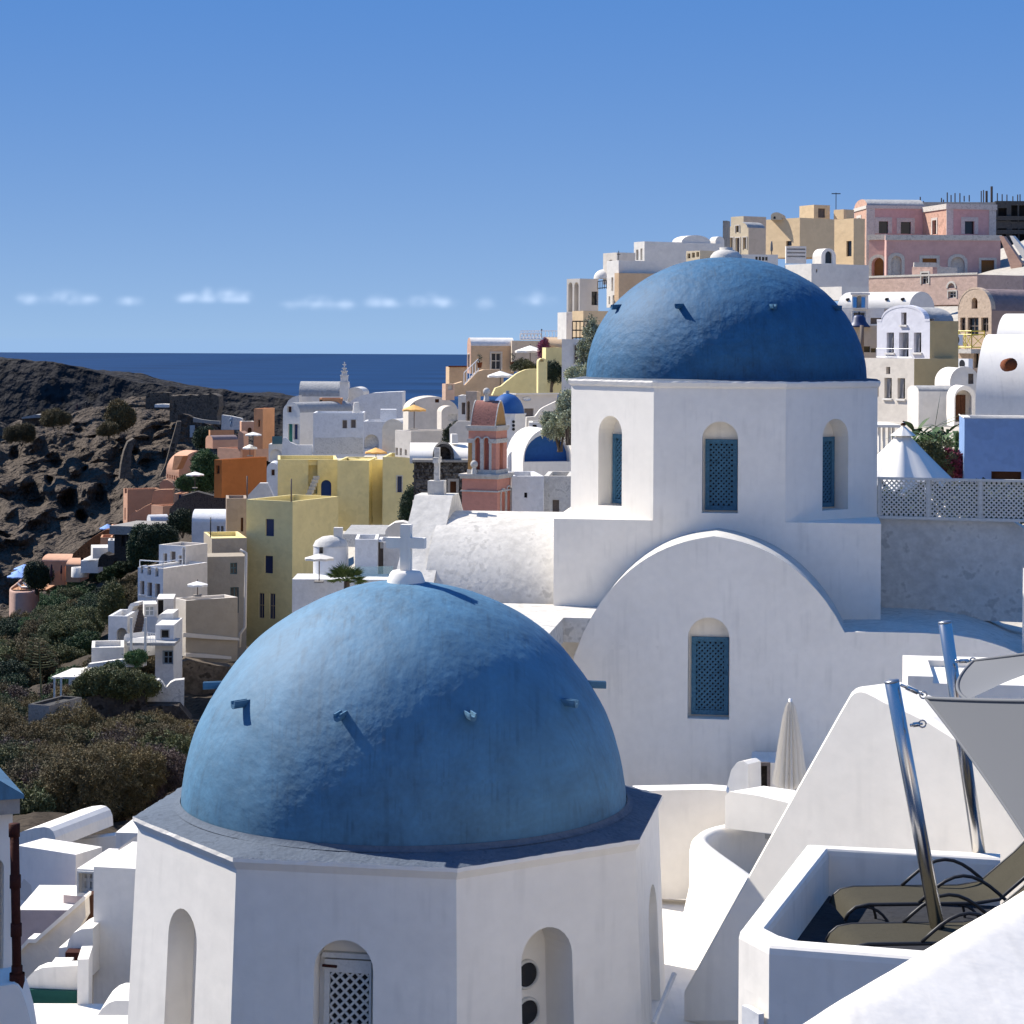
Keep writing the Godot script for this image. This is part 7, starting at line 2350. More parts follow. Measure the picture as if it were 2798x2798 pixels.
	blk("bay_window", "white bay with a double casement window below the hotel", "bay", [1080, 1088, 1186, 1186], 416, 510, 157.5, 12.0, M["white_far"], {"D": 2.0, "ph": 0.0}, [["f", 1092, 432, 1164, 508, {"pane": M["gray_door"], "leaf": M["white_metal"]}]])
	zf(250, 1400, 0.20704)
	slab("stair_wall", "curved white stair wall beside the hotel", "wall", [[452, 1700], [462, 1500], [470, 1310], [486, 1245], [515, 1205], [560, 1192], [620, 1190], [620, 1230], [560, 1240], [532, 1290], [522, 1500], [500, 1700]], 160.0, -10.0, 1.2, M["white_far"])
	B = house("stair", "steep dark-shaded outdoor stair rising beside the hotel", "stair", [520, 524, 640, 640], 1680, 1720, 158.5, 0.0, M["taupe"], {"D": 0.5, "ph": 0.0})
	finish(B)
	O = B.root.position
	for i in 12:
		st = mk()
		boxb(st, pt(B, 0.0, B.H + i * 0.19 - 0.002 * i, 0.1 + i * 0.26), B.u * B.L, UP * 0.19, B.v * 0.27)
		put("step", st, M["gray_wood"], B.root)
	blk("arch_house", "white garden house with a shaded archway left of the stair", "house", [214, 222, 472, 472], 1368, 1900, 157.0, -2.0, M["white_cool"], {"D": 4.0}, [["f", 330, 1524, 470, 1870, {"arch": true, "pane": M["roof_gray"], "depth": 0.8, "called": "archway"}]])
	slab("white_mound", "bright white plaster mound in front of the garden archway", "wall", [[412, 1900], [420, 1720], [430, 1640], [450, 1604], [466, 1680], [520, 1664], [600, 1672], [700, 1704], [705, 1900]], 153.0, -38.0, 2.0, M["white_far"])
	zf(0, 1500, 0.3623)
	blk("white_terrace", "white terrace with a low parapet left of the garden archway", "terrace", [664, 690, 935, 935], 745, 920, 149.0, 10.0, M["white_far"], {"D": 3.5, "ph": 0.35})
	slab("terrace_edge", "white sloping terrace edge below the pergola", "wall", [[655, 900], [668, 868], [900, 836], [1080, 824], [1080, 890], [700, 890]], 147.0, 0.0, 0.6, M["white_far"])
	# pergola with a flat white roof and posts
	var p := at(985, 870, 148.0)
	thing("pergola", "small grey pergola on white posts beside the annex", "pergola", p)
	st = mk()
	boxb(st, at(958, 728, 148.5), Vector3(3.2, 0, 0), UP * 0.18, Vector3(0, 0, -2.5))
	put("roof", st, M["roof_gray"])
	for x in [978.0, 1085.0]:
		st = mk()
		boxb(st, at(x, 880, 148.3), Vector3(0.16, 0, 0), UP * 3.2, Vector3(0, 0, -0.16))
		put("post", st, M["white_far"])
	thing("balcony_railing", "white ornamental railing beside the small annex", "railing", at(1094, 725, 149.0))
	rail_line(cur, at(1094, 730, 149.0), at(1172, 735, 149.0), 0.88, 0.16, 0.022, M["white_metal"], 3)
	p = at(400, 1130, 146.0)
	thing("awning", "flat white awning on thin posts at the slope's edge", "awning", p)
	st = mk()
	boxb(st, at(388, 978, 146.0), Vector3(1.9, 0, 0), UP * 0.12, Vector3(0.6, 0.0, -4.0))
	put("roof", st, M["white_far"])
	for x in [402.0, 452.0]:
		st = mk()
		boxb(st, at(x, 1130, 145.8), Vector3(0.12, 0, 0), UP * 1.4, Vector3(0, 0, -0.12))
		put("post", st, M["white_far"])
	blk("garden_block", "white stepped block above the flat awning", "house", [510, 518, 640, 700], 930, 1030, 150.0, -14.0, M["white_far"], {"D": 3.0, "ph": 0.0})
	blk("cistern", "low cement cistern with a dark rim on the slope", "cistern", [206, 214, 372, 420], 1170, 1520, 133.0, -22.0, M["cement"], {"D": 3.5, "rm": M["concrete"], "ph": 0.15})
	slab("retaining_wall", "dark patchy stone retaining wall below the shrubs", "wall", [[558, 1600], [566, 1180], [640, 1120], [800, 1090], [960, 1075], [1092, 1050], [1100, 1182], [1350, 1185], [1440, 1290], [1440, 1760], [1000, 1700], [560, 1640]], 140.0, 6.0, 2.0, M["patched_dark"])
	slab("retaining_wall", "smooth whitish retaining wall with a notched top below the annex", "wall", [[1084, 1200], [1088, 1050], [1110, 1010], [1200, 986], [1228, 1010], [1250, 1052], [1285, 1010], [1320, 992], [1390, 985], [1388, 1185], [1350, 1215], [1200, 1200]], 142.0, 8.0, 0.8, M["white_stained"])

# ================================================================ roofs at the lower left, close below
func low_left() -> void:
	var B: Dictionary
	var st: SurfaceTool
	zf(0, 2100, 0.3623)
	B = blk("flat_house", "white house with a grey shaded wall and flaking plaster spots", "house", [120, 130, 572, 770], 580, 1060, 52.0, -30.0, M["white"], {"ph": 0.0})
	O = B.root.position
	for z in [[[140, 900], [180, 830], [235, 880], [245, 985], [190, 1000], [140, 985]], [[225, 850], [262, 836], [268, 880], [240, 895]], [[350, 860], [400, 838], [440, 900], [440, 950], [405, 950], [395, 900]], [[292, 870], [312, 862], [314, 895], [296, 898]]]:
		slab_part("bare_patch", z, 51.985, -30.0, 0.01, M["cream_gray"], B.root)
	slab("roof_roll", "white rounded roof roll behind the flaking white house", "vault", [[100, 600], [110, 500], [180, 470], [260, 448], [330, 440], [370, 448], [400, 475], [418, 520], [424, 600]], 60.0, -20.0, 3.0, M["white"])
	slab("long_parapet", "long white parapet rising towards the octagonal tower", "wall", [[410, 700], [420, 562], [640, 532], [872, 504], [872, 720]], 62.0, -14.0, 0.5, M["white"])
	blk("cube_house", "small white cube beside the octagonal tower's edge", "house", [866, 872, 1100, 1100], 482, 760, 58.0, -6.0, M["white"], {"D": 3.0, "ph": 0.0})
	blk("step_house", "white house with a grey panelled door and rounded parapet", "house", [570, 578, 760, 760], 756, 1010, 48.5, -10.0, M["white"], {"D": 2.0, "ph": 0.0}, [["f", 598, 786, 704, 940, {"pane": M["pale_tile"], "frame": M["white_wood"], "fw": 0.04, "leaf": M["pale_tile"], "called": "door"}]])
	slab("stair_parapet", "cream sunlit stair parapet with a brown underside", "wall", [[720, 760], [850, 640], [1060, 480], [1060, 560], [930, 650], [1048, 668], [1048, 760]], 50.5, -18.0, 0.5, M["cream"])
	blk("tall_block", "tall plain white block with a bright flat top beside the octagonal tower", "house", [700, 708, 1060, 1060], 740, 1900, 43.0, -10.0, M["white"], {"D": 2.2, "ph": 0.0})
	blk("pink_house", "pale pink house wall with a bright flat roof", "house", [120, 134, 540, 540], 1066, 1640, 48.0, 0.0, M["pale_pink"], {"D": 2.2, "ph": 0.0, "rm": M["white"]})
	blk("pink_box", "small pinkish box on the pale pink house's roof", "house", [470, 478, 645, 705], 952, 1060, 48.6, -18.0, M["pale_pink"], {"D": 1.0, "ph": 0.0, "rm": M["white"]})
	var root := thing("stair_wall", "cream stair wall with a white rounded handrail climbing to the right", "wall", at(300, 1500, 44.5))
	slab_part("wall", [[136, 1640], [138, 1395], [212, 1310], [262, 1312], [640, 985], [646, 1120], [606, 1190], [440, 1440], [180, 1640]], 44.5, -6.0, 0.3, M["cream"])
	slab_part("handrail", [[136, 1400], [136, 1366], [208, 1285], [262, 1286], [630, 962], [645, 966], [640, 992], [268, 1316], [214, 1314]], 44.42, -6.0, 0.42, M["white"])
	blk("brown_door_wall", "brown wooden door at the top of the cream stair", "door", [645, 650, 700, 700], 950, 1150, 45.5, 0.0, M["brown_wood"], {"D": 0.3, "ph": 0.0})
	slab("arch_roof", "small white arched roof below the cream stair", "vault", [[440, 1560], [444, 1352], [505, 1345], [520, 1290], [555, 1240], [610, 1212], [700, 1204], [700, 1560]], 42.6, -6.0, 1.0, M["white"])
	blk("dark_hatch", "dark open hatch below the small arched roof", "opening", [486, 492, 640, 640], 1388, 1560, 42.2, 0.0, M["rust"], {"D": 0.3, "ph": 0.0})
	blk("white_step", "small white block before the dark hatch", "step", [380, 386, 526, 526], 1468, 1540, 41.5, 0.0, M["white"], {"D": 0.4, "ph": 0.0})
	slab("arch_wall", "grey shaded half-arch wall above the green pool wall", "wall", [[150, 1690], [165, 1650], [205, 1580], [255, 1530], [320, 1502], [440, 1494], [590, 1486], [590, 1700]], 41.0, -4.0, 0.35, M["white"])
	slab("pool_wall", "dark green plaster wall of a plunge pool", "wall", [[150, 1800], [150, 1664], [588, 1682], [588, 1800]], 40.9, -4.0, 0.2, M["teal_wall"])
	blk("white_pier", "white pier with a sloping sunlit top beside the green pool wall", "pier", [560, 584, 668, 668], 1440, 1900, 40.4, 6.0, M["white"], {"D": 0.9, "ph": 0.0})
	O = Vector3.ZERO
	st = mk()
	var a := at(140, 1770, 40.5)
	boxb(st, Vector3(a.x - 1.2, a.y - 0.5, a.z), Vector3(9.0, 0, 0), UP * 0.5, Vector3(0, 0, 9.0))
	ground("roof_terrace", st, M["white"])
	slab("mound", "low white plaster mound at the octagonal tower's foot", "wall", [[735, 1860], [770, 1810], [820, 1768], [870, 1750], [1060, 1752], [1060, 1860]], 36.0, 0.0, 1.0, M["white"])
	edge_tower()

func edge_tower() -> void:
	# the corner of another church at the left edge of the picture
	zf(0, 2180, 0.32)
	var d := 17.5
	var B := house("edge_church", "corner of a white church with a blue roof edge and a rusty drain pipe", "church", [-1200, -1100, 108, 108], 205, 2400, d, 22.0, M["white"], {"D": 3.0, "ph": 0.0})
	win(B, "f", -140, 520, 28, 1680, {"arch": true, "depth": 0.16, "pane": M["cream"], "called": "niche"})
	finish(B)
	O = B.root.position
	var H: float = B.H
	addbox(B, "cornice", -0.05, H, -0.10, B.L + 0.09, 0.12, B.D + 0.1, M["cement"])
	# blue roof falling towards the eave
	var st := mk()
	var a := pt(B, -0.05, H + 0.123, -0.12)
	prism(st, PackedVector2Array([Vector2(0, 0), Vector2(B.L + 0.12, 0), Vector2(B.L + 0.12, 0.03), Vector2(B.L * 0.3, 0.62), Vector2(0, 0.62)]), a, B.u, UP, B.v * (B.D + 0.1))
	put("roof", st, M["dome_near"], B.root)
	# rusty cast pipe in short lengths with collars
	var top := at(122, 250, d - 0.35)
	var low := at(146, 1540, d - 0.35)
	st = mk(true)
	tube(st, [top, top.lerp(low, 0.5), low], 0.036, 12)
	put("drain_pipe", st, M["rust"], B.root)
	for t in [0.02, 0.36, 0.68, 0.96]:
		st = mk(true)
		var q := top.lerp(low, t)
		tube(st, [q + UP * 0.05, q - UP * 0.05], 0.044, 12)
		put("collar", st, M["rust"], B.root)
	st = mk(true)
	lathe(st, low - UP * 0.1, [Vector2(0.0, 0.0), Vector2(0.04, 0.0), Vector2(0.06, 0.08), Vector2(0.06, 0.14)], 12)
	put("shoe", st, M["rust"], B.root)
	slab_part("flared_foot", [[-60, 2400], [-60, 1620], [120, 1590], [155, 1610], [185, 1660], [222, 1760], [268, 1932], [340, 2400]], d - 0.5, 10.0, 0.5, M["white"], B.root)


# ================================================================ plants
var tuft_meshes := {}
func tuft(kind: String) -> ArrayMesh:
	# a small spray of leaves within a unit ball
	if tuft_meshes.has(kind): return tuft_meshes[kind]
	var r := RandomNumberGenerator.new()
	r.seed = hash(kind) % 1000
	var st := SurfaceTool.new()
	st.begin(Mesh.PRIMITIVE_TRIANGLES)
	st.set_smooth_group(-1)
	var n := 34
	var ln := 0.42
	var w := 0.10
	if kind == "needle": n = 40; ln = 0.5; w = 0.055
	if kind == "broad": n = 16; ln = 0.6; w = 0.3
	for i in n:
		var dir := Vector3(r.randf_range(-1, 1), r.randf_range(-0.4, 1), r.randf_range(-1, 1)).normalized()
		var o := Vector3(r.randf_range(-1, 1), r.randf_range(-1, 1), r.randf_range(-1, 1)) * 0.5
		var s := dir.cross(Vector3(r.randf_range(-1, 1), r.randf_range(-1, 1), r.randf_range(-1, 1)).normalized()).normalized() * w
		var tip := o + dir * ln
		var mid := o + dir * ln * 0.5
		var shade := r.randf_range(0.75, 1.2)
		st.set_color(Color(shade, shade, shade))
		for p in [o, mid + s, tip, o, tip, mid - s]: st.add_vertex(p)
	st.generate_normals()
	tuft_meshes[kind] = st.commit()
	return tuft_meshes[kind]
func foliage(parent: Node, pts: Array, sizes: Array, kind: String, m: Material, seed_: int, tint := 0.35) -> void:
	var r := RandomNumberGenerator.new()
	r.seed = seed_
	var own := r.randf_range(0.72, 1.35)
	var mm := MultiMesh.new()
	mm.transform_format = MultiMesh.TRANSFORM_3D
	mm.use_colors = true
	mm.mesh = tuft(kind)
	mm.instance_count = pts.size()
	for i in pts.size():
		var b := Basis(Vector3(r.randf_range(-1, 1), r.randf_range(-1, 1), r.randf_range(-1, 1)).normalized(), r.randf() * TAU)
		mm.set_instance_transform(i, Transform3D(b.scaled(Vector3.ONE * sizes[i]), pts[i]))
		var k := own * r.randf_range(1.0 - tint, 1.0 + tint)
		var warm := r.randf_range(-0.12, 0.12)
		mm.set_instance_color(i, Color(k * (1.0 + warm), k, k * (1.0 - warm)))
	var o := MultiMeshInstance3D.new()
	o.multimesh = mm; o.material_override = m; o.name = "foliage"
	o.set_meta("kind", "stuff")
	parent.add_child(o, true)
func shrub(called: String, label: String, p: Vector3, w: float, h: float, m: Material, seed_: int, kind := "leaf", dens := 1.0, group := "shrubs on the slope", size := 0.3) -> void:
	var r := RandomNumberGenerator.new()
	r.seed = seed_
	var root := thing(called, label, "shrub", p, group)
	# lobes of an uneven crown
	var lobes := []
	for i in 5 + r.randi() % 4:
		var a := r.randf() * TAU
		var q := r.randf_range(0.15, 0.62)
		lobes.append([Vector3(cos(a) * w * q, h * r.randf_range(0.3, 0.66), sin(a) * w * q), r.randf_range(0.28, 0.46)])
	lobes.append([Vector3(0, h * 0.5, 0), 0.6])
	var pts := []
	var sz := []
	var n := int((260 + 120 * w * h) * dens)
	for i in n:
		var l: Array = lobes[r.randi() % lobes.size()]
		var d := Vector3(r.randf_range(-1, 1), r.randf_range(-0.6, 1), r.randf_range(-1, 1)).normalized() * r.randf_range(0.72, 1.03)
		var c: Vector3 = l[0] + Vector3(d.x * w * l[1], d.y * h * l[1], d.z * w * l[1])
		if c.y < -0.5: continue
		pts.append(c)
		sz.append(size * r.randf_range(0.7, 1.3))
	foliage(root, pts, sz, kind, m, seed_ + 3)
	# stems that carry the crown
	var st := mk()
	for i in 5:
		var l: Array = lobes[i % lobes.size()]
		tube(st, [p + Vector3(r.randf_range(-0.1, 0.1), -0.6, r.randf_range(-0.1, 0.1)), p + l[0] * 0.5, p + l[0]], 0.06, 5, 0.02)
	put("stems", st, M["bark"])
func slope_depth(x: float, y: float) -> float:
	# distance at which the slope lies behind a place in the picture
	var s := slope(x, y)
	var lo := 40.0
	for i in 400:
		var d := lo + i * 1.0
		var p := Vector3(s.x * d, EYE + s.y * d, -d)
		if p.y < slope_height(p): return d
	return 300.0
func slope_height(p: Vector3) -> float:
	# height of the lofted slope under p, from its rows
	var d := -p.z
	for i in slope_rows.size() - 1:
		var a: Array = slope_rows[i]
		var b: Array = slope_rows[i + 1]
		if d >= a[0] and d <= b[0]:
			var t: float = (d - a[0]) / (b[0] - a[0])
			var col := p.x / d * FOC + 1399.0
			var f := clampf((col + 500.0) / 3800.0, 0.0, 1.0)
			var ya := col_at(a[1], col)
			var yb := col_at(b[1], col)
			var ha: float = EYE - (ya - 932.0) / FOC * a[0]
			var hb: float = EYE - (yb - 932.0) / FOC * b[0]
			return lerpf(ha, hb, t)
	return -1e9
func col_at(pts: Array, x: float) -> float:
	for i in pts.size() - 1:
		if x <= pts[i + 1][0]: return lerpf(pts[i][1], pts[i + 1][1], clampf((x - pts[i][0]) / (pts[i + 1][0] - pts[i][0]), 0.0, 1.0))
	return pts[-1][1]

func plants() -> void:
	var r := RandomNumberGenerator.new()
	r.seed = 77
	# shrubs that cover the slope at the left
	zf(0, 1500, 0.3623)
	var kinds := [["leaf_dry", "rounded brown-green heathery shrub on the steep slope", "needle"], ["leaf_olive", "olive green shrub on the steep slope", "leaf"], ["leaf_dark", "dark green leafy shrub on the steep slope", "leaf"], ["heath", "dry brownish cushion shrub on the steep slope", "needle"], ["leaf_green", "fresh green shrub on the steep slope", "leaf"]]
	var areas := [
		# polygon, count, width, height, kinds
		[[[-60, 480], [90, 480], [300, 330], [480, 250], [560, 130], [760, 90], [1030, 80], [1030, 400], [960, 480], [820, 520], [800, 760], [690, 760], [600, 870], [380, 960], [200, 1100], [-60, 1100]], 58, 2.7, 2.7, [0, 0, 1, 1, 2, 4]],
		[[[-60, 1100], [220, 1240], [360, 1330], [420, 1080], [560, 960], [740, 870], [1180, 900], [1180, 1010], [800, 1090], [560, 1180], [560, 1420], [250, 1480], [-60, 1480]], 46, 1.7, 1.7, [0, 0, 1, 3, 4]],
		[[[-80, 1480], [250, 1500], [560, 1410], [1000, 1450], [1420, 1510], [1430, 1760], [1150, 1900], [900, 2080], [-80, 2100]], 34, 2.5, 2.7, [0, 0, 0, 1, 3]],
		[[[960, 20], [1180, 20], [1180, 100], [1030, 100], [900, 90]], 9, 2.2, 2.0, [2, 4]],
	]
	var k := 0
	for a in areas:
		var poly := PackedVector2Array()
		var box := Rect2(a[0][0][0], a[0][0][1], 0, 0)
		for p in a[0]:
			poly.append(Vector2(p[0], p[1])); box = box.expand(Vector2(p[0], p[1]))
		var got := []
		var tries := 0
		while got.size() < a[1] and tries < 4000:
			tries += 1
			var q := Vector2(r.randf_range(box.position.x, box.end.x), r.randf_range(box.position.y, box.end.y))
			if not Geometry2D.is_point_in_polygon(q, poly): continue
			var near := false
			for g in got:
				if g.distance_to(q) < 36.0 * (1.0 - tries / 6000.0): near = true
			if near: continue
			got.append(q)
			var d := slope_depth(q.x, q.y)
			var p := at(q.x, q.y, d)
			var kd: Array = kinds[a[4][r.randi() % a[4].size()]]
			var s := r.randf_range(0.75, 1.35)
			shrub("shrub", kd[1], p - UP * 0.5, a[2] * s, a[3] * s * r.randf_range(0.8, 1.15), M[kd[0]], 1000 + k, kd[2], 1.25, "shrubs on the slope", 0.34 if d > 150.0 else 0.27)
			k += 1
	# single plants that can be told apart
	zf(300, 1050, 0.20704)
	shrub("tree", "leafy green tree between the salmon vault and the terracotta house", at(1250, 1330, 280.0) - UP * 1.0, 2.7, 5.0, M["leaf_green"], 31, "leaf", 1.6, "trees in the village", 0.5)
	shrub("shrub", "round green bush left of the salmon vault's tree", at(1050, 1350, 278.0) - UP * 0.5, 1.7, 1.9, M["leaf_green"], 32, "leaf", 1.2, "trees in the village", 0.4)
	shrub("shrub", "dark bush on the castle path beside a stone ball", at(1230, 760, 350.0) - UP * 1.0, 2.6, 3.0, M["leaf_dark"], 33, "leaf", 1.2, "bushes on the crag", 0.5)
	shrub("shrub", "yellow-green bush climbing the castle ruin's left end", at(110, 470, 390.0) - UP * 2.0, 3.6, 5.0, M["leaf_dry"], 34, "leaf", 1.6, "bushes on the crag", 0.6)
	shrub("shrub", "dark bush hanging over the rubble wall above the white vault", at(960, 1850, 258.0) - UP * 1.0, 1.9, 2.6, M["leaf_dark"], 35, "leaf", 1.5, "bushes on the crag", 0.45)
	zf(0, 1000, 0.20704)
	shrub("shrub", "ochre dry bush on the crag below the stone shelter", at(280, 940, 386.0) - UP * 1.0, 3.0, 3.2, M["leaf_dry"], 36, "needle", 1.2, "bushes on the crag", 0.5)
	shrub("shrub", "dull brown bush beside the stone shelter's tank", at(720, 740, 389.0) - UP * 1.0, 3.0, 3.0, M["leaf_dry"], 37, "needle", 1.2, "bushes on the crag", 0.5)
	shrub("shrub", "small brown bush in the middle of the crag", at(1430, 860, 384.0) - UP * 1.0, 2.4, 2.4, M["leaf_dry"], 38, "needle", 1.0, "bushes on the crag", 0.5)
	zf(0, 1400, 0.20704)
	shrub("tree", "dark round tree behind the rounded salmon terrace", at(490, 950, 290.0) - UP * 0.8, 2.2, 3.4, M["leaf_dark"], 39, "leaf", 1.6, "trees in the village", 0.45)
	zf(250, 1400, 0.20704)
	shrub("tree", "dark climbing tree in front of the slab-roofed stone house", at(640, 560, 250.0) - UP * 1.2, 2.0, 4.2, M["leaf_dark"], 40, "leaf", 1.8, "trees in the village", 0.5)
	shrub("shrub", "dark hedge above the white hotel's roof", at(900, 340, 235.0) - UP * 1.2, 2.4, 2.4, M["leaf_dark"], 41, "leaf", 1.6, "trees in the village", 0.5)
	zf(0, 1500, 0.3623)
	shrub("shrub", "bright green shrub below the grey pergola", at(860, 930, 143.0) - UP * 0.6, 1.1, 1.2, M["leaf_green"], 42, "leaf", 1.3, "shrubs by the hotel", 0.25)
	shrub("shrub", "bright green shrub behind the pergola's posts", at(1040, 815, 147.0) - UP * 0.5, 0.9, 0.9, M["leaf_green"], 43, "leaf", 1.3, "shrubs by the hotel", 0.25)
	shrub("shrub", "pale climbing shrub on the slope beside the arch house", at(840, 480, 185.0) - UP * 1.0, 1.4, 3.4, M["leaf_olive"], 44, "leaf", 1.2, "shrubs by the hotel", 0.35)
	for z in [[700, 1010, 1.6, 1.5], [820, 1000, 1.5, 1.5], [960, 1000, 1.6, 1.4], [1080, 985, 1.3, 1.1], [620, 1080, 1.3, 1.5]]:
		shrub("shrub", "olive shrub hanging over the dark retaining wall", at(z[0], z[1] + 40, 141.0) - UP * 0.8, z[2] * 1.1, z[3] * 1.3, M["leaf_olive"] if int(z[0]) % 20 == 0 else M["leaf_dry"], int(z[0]), "leaf", 1.3, "shrubs over the retaining wall", 0.3)
	# pale flowering oleanders beside the drum
	zf(1500, 500, 0.33644)
	shrub("oleander", "pale oleander climbing beside the blue dome's left edge", at(330, 1480, 110.0) - UP * 1.2, 0.75, 3.4, M["leaf_pale"], 51, "leaf", 1.3, "oleanders", 0.22)
	shrub("oleander", "pale oleander bush at the white house's foot by the dome", at(245, 1575, 108.0) - UP * 0.5, 0.75, 1.0, M["leaf_pale"], 52, "leaf", 1.3, "oleanders", 0.2)
	zf(1150, 850, 0.2588)
	shrub("oleander", "broad pale oleander above the blue-ended vault", at(1470, 1270, 108.0) - UP * 0.4, 1.15, 1.3, M["leaf_pale"], 53, "leaf", 1.6, "oleanders", 0.22)
	shrub("oleander", "tall pale oleander touching the drum's left wall", at(1560, 1150, 106.0) - UP * 0.6, 0.8, 1.9, M["leaf_pale"], 54, "leaf", 1.4, "oleanders", 0.22)
	shrub("climber", "dark trellised climber on the yellow house wall", at(1380, 740, 158.5) - UP * 0.2, 0.9, 1.6, M["leaf_dark"], 55, "leaf", 1.2, "climbers", 0.22)
	shrub("climber", "pink flowering climber beside the beige roof terrace", at(1302, 480, 163.0) - UP * 0.8, 0.42, 2.0, M["bract"], 56, "leaf", 1.2, "climbers", 0.25)
	shrub("shrub", "dark potted plants on the roof terrace under the white parasol", at(1080, 600, 166.0) - UP * 0.3, 1.5, 0.9, M["leaf_olive"], 57, "leaf", 1.0, "climbers", 0.2)
	zf(600, 900, 0.3623)
	shrub("shrub", "dark upright bush at the yellow house's right corner", at(1450, 1430, 150.0) - UP * 0.8, 1.0, 2.9, M["leaf_dark"], 58, "leaf", 1.4, "shrubs in the village", 0.28)
	shrub("climber", "green climber falling over the cream terrace wall", at(1770, 850, 158.0) - UP * 0.6, 0.9, 2.0, M["leaf_dark"], 59, "leaf", 1.1, "climbers", 0.22)
	banana()
	palm()
	century_plant()

func leaf_strip(st: SurfaceTool, a: Vector3, dir: Vector3, ln: float, w: float, droop: float, fold := 0.15) -> void:
	# long blade that arches over, folded along its rib
	var n := 8
	var side := dir.cross(UP).normalized()
	var prev := []
	for i in n + 1:
		var t := float(i) / n
		var p := a + dir * ln * t - UP * droop * ln * t * t
		var ww := w * (sin(PI * clampf(t * 0.92 + 0.08, 0.0, 1.0)) * 0.9 + 0.1 * (1.0 - t))
		var row := [p - side * ww + UP * ww * fold, p, p + side * ww + UP * ww * fold]
		if i > 0:
			quad(st, prev[0], row[0], row[1], prev[1]); quad(st, prev[1], row[1], row[2], prev[2])
		prev = row
func banana() -> void:
	zf(2148, 1000, 0.33644)
	var r := RandomNumberGenerator.new()
	r.seed = 9
	for z in [[1100, 620, 68.0, "banana plant with dark arching leaves behind the white tent parasol"], [1200, 600, 69.0, "banana plant with one tall upright leaf beside the chapel"], [1310, 590, 70.0, "banana plant with glossy leaves against the blue house"], [1380, 640, 67.0, "banana plant half hidden by the blue house's corner"], [1040, 590, 71.0, "small banana plant with a rolled red-brown leaf"], [1250, 650, 66.0, "low banana plant below the others"]]:
		var p := at(z[0], z[1], z[2]) - UP * 0.6
		var root := thing("banana_plant", z[3], "banana plant", p, "banana plants behind the fence")
		for i in 26:
			var a := r.randf() * TAU
			var up := r.randf_range(0.15, 1.4)
			var dir := Vector3(cos(a), up, sin(a)).normalized()
			var st := mk(true)
			st.set_color(Color.WHITE * r.randf_range(0.7, 1.25))
			leaf_strip(st, p + UP * r.randf_range(0.0, 0.9) + Vector3(cos(a), 0, sin(a)) * 0.1, dir, r.randf_range(0.6, 1.25), r.randf_range(0.07, 0.13), r.randf_range(0.2, 0.75))
			put("leaf", st, M["leaf_banana"])
		if z[0] == 1200:
			var st := mk(true)
			st.set_color(Color.WHITE)
			leaf_strip(st, p + UP * 0.8, Vector3(0.15, 1, 0.05).normalized(), 1.35, 0.075, 0.0)
			put("leaf", st, M["leaf_banana"])
			st = mk(true)
			st.set_color(Color.WHITE)
			leaf_strip(st, p + UP * 1.0, Vector3(0.8, 0.45, 0.1).normalized(), 1.2, 0.06, 0.1)
			put("leaf", st, M["leaf_banana"])
		var st := mk()
		st.set_color(Color.WHITE)
		tube(st, [p - UP * 1.2, p + UP * 0.9], 0.09, 7, 0.05)
		put("stem", st, M["leaf_banana"])
	shrub("bougainvillea", "dark red bougainvillea below the banana plants", at(1330, 800, 63.0) - UP * 0.5, 0.55, 0.9, M["flower"], 61, "broad", 1.4, "flowering shrubs behind the fence", 0.12)
	shrub("shrub", "dull green shrub mixed with the red bougainvillea", at(1240, 780, 62.5) - UP * 0.5, 0.8, 1.1, M["leaf_olive"], 62, "leaf", 1.4, "flowering shrubs behind the fence", 0.15)
	shrub("shrub", "dark leafy shrub behind the white lattice fence", at(1700, 1120, 46.0) - UP * 0.6, 2.2, 1.0, M["leaf_dark"], 63, "broad", 1.2, "flowering shrubs behind the fence", 0.14)
	shrub("shrub", "dark shrub behind the lattice beside the drum", at(900, 1130, 46.0) - UP * 0.6, 1.3, 0.9, M["leaf_dark"], 64, "broad", 1.2, "flowering shrubs behind the fence", 0.14)
func palm() -> void:
	zf(600, 900, 0.3623)
	var p := at(960, 1900, 100.0)
	thing("palm", "small fan palm showing above the pale blue dome", "palm", p - UP * 2.2, "")
	var st := mk()
	st.set_color(Color.WHITE)
	tube(st, [p - UP * 2.2, p], 0.16, 8, 0.13)
	put("trunk", st, M["bark"])
	var r := RandomNumberGenerator.new()
	r.seed = 4
	for i in 34:
		var a := TAU * i / 34 * 3.0 + r.randf() * 0.4
		var dir := Vector3(cos(a), r.randf_range(-0.1, 1.3), sin(a)).normalized()
		st = mk()
		st.set_color(Color.WHITE * r.randf_range(0.7, 1.35))
		var base := p + dir * r.randf_range(0.35, 0.6)
		tube(st, [p, base], 0.012, 4)
		# fan of narrow segments
		var side := dir.cross(UP).normalized()
		var nrm := side.cross(dir).normalized()
		for k in 11:
			var f := (k - 5) / 5.0
			var d2 := (dir * cos(f * 1.1) + side * sin(f * 1.1)).normalized()
			var ln := 0.62 * (1.0 - 0.25 * f * f)
			var tip := base + d2 * ln - UP * ln * 0.25 * absf(f)
			tri(st, base, base + d2 * ln * 0.5 + nrm * 0.02 + side.rotated(dir, 0.0) * 0.025, tip)
			tri(st, base, tip, base + d2 * ln * 0.5 - side * 0.025)
		put("leaf", st, M["leaf_palm"])
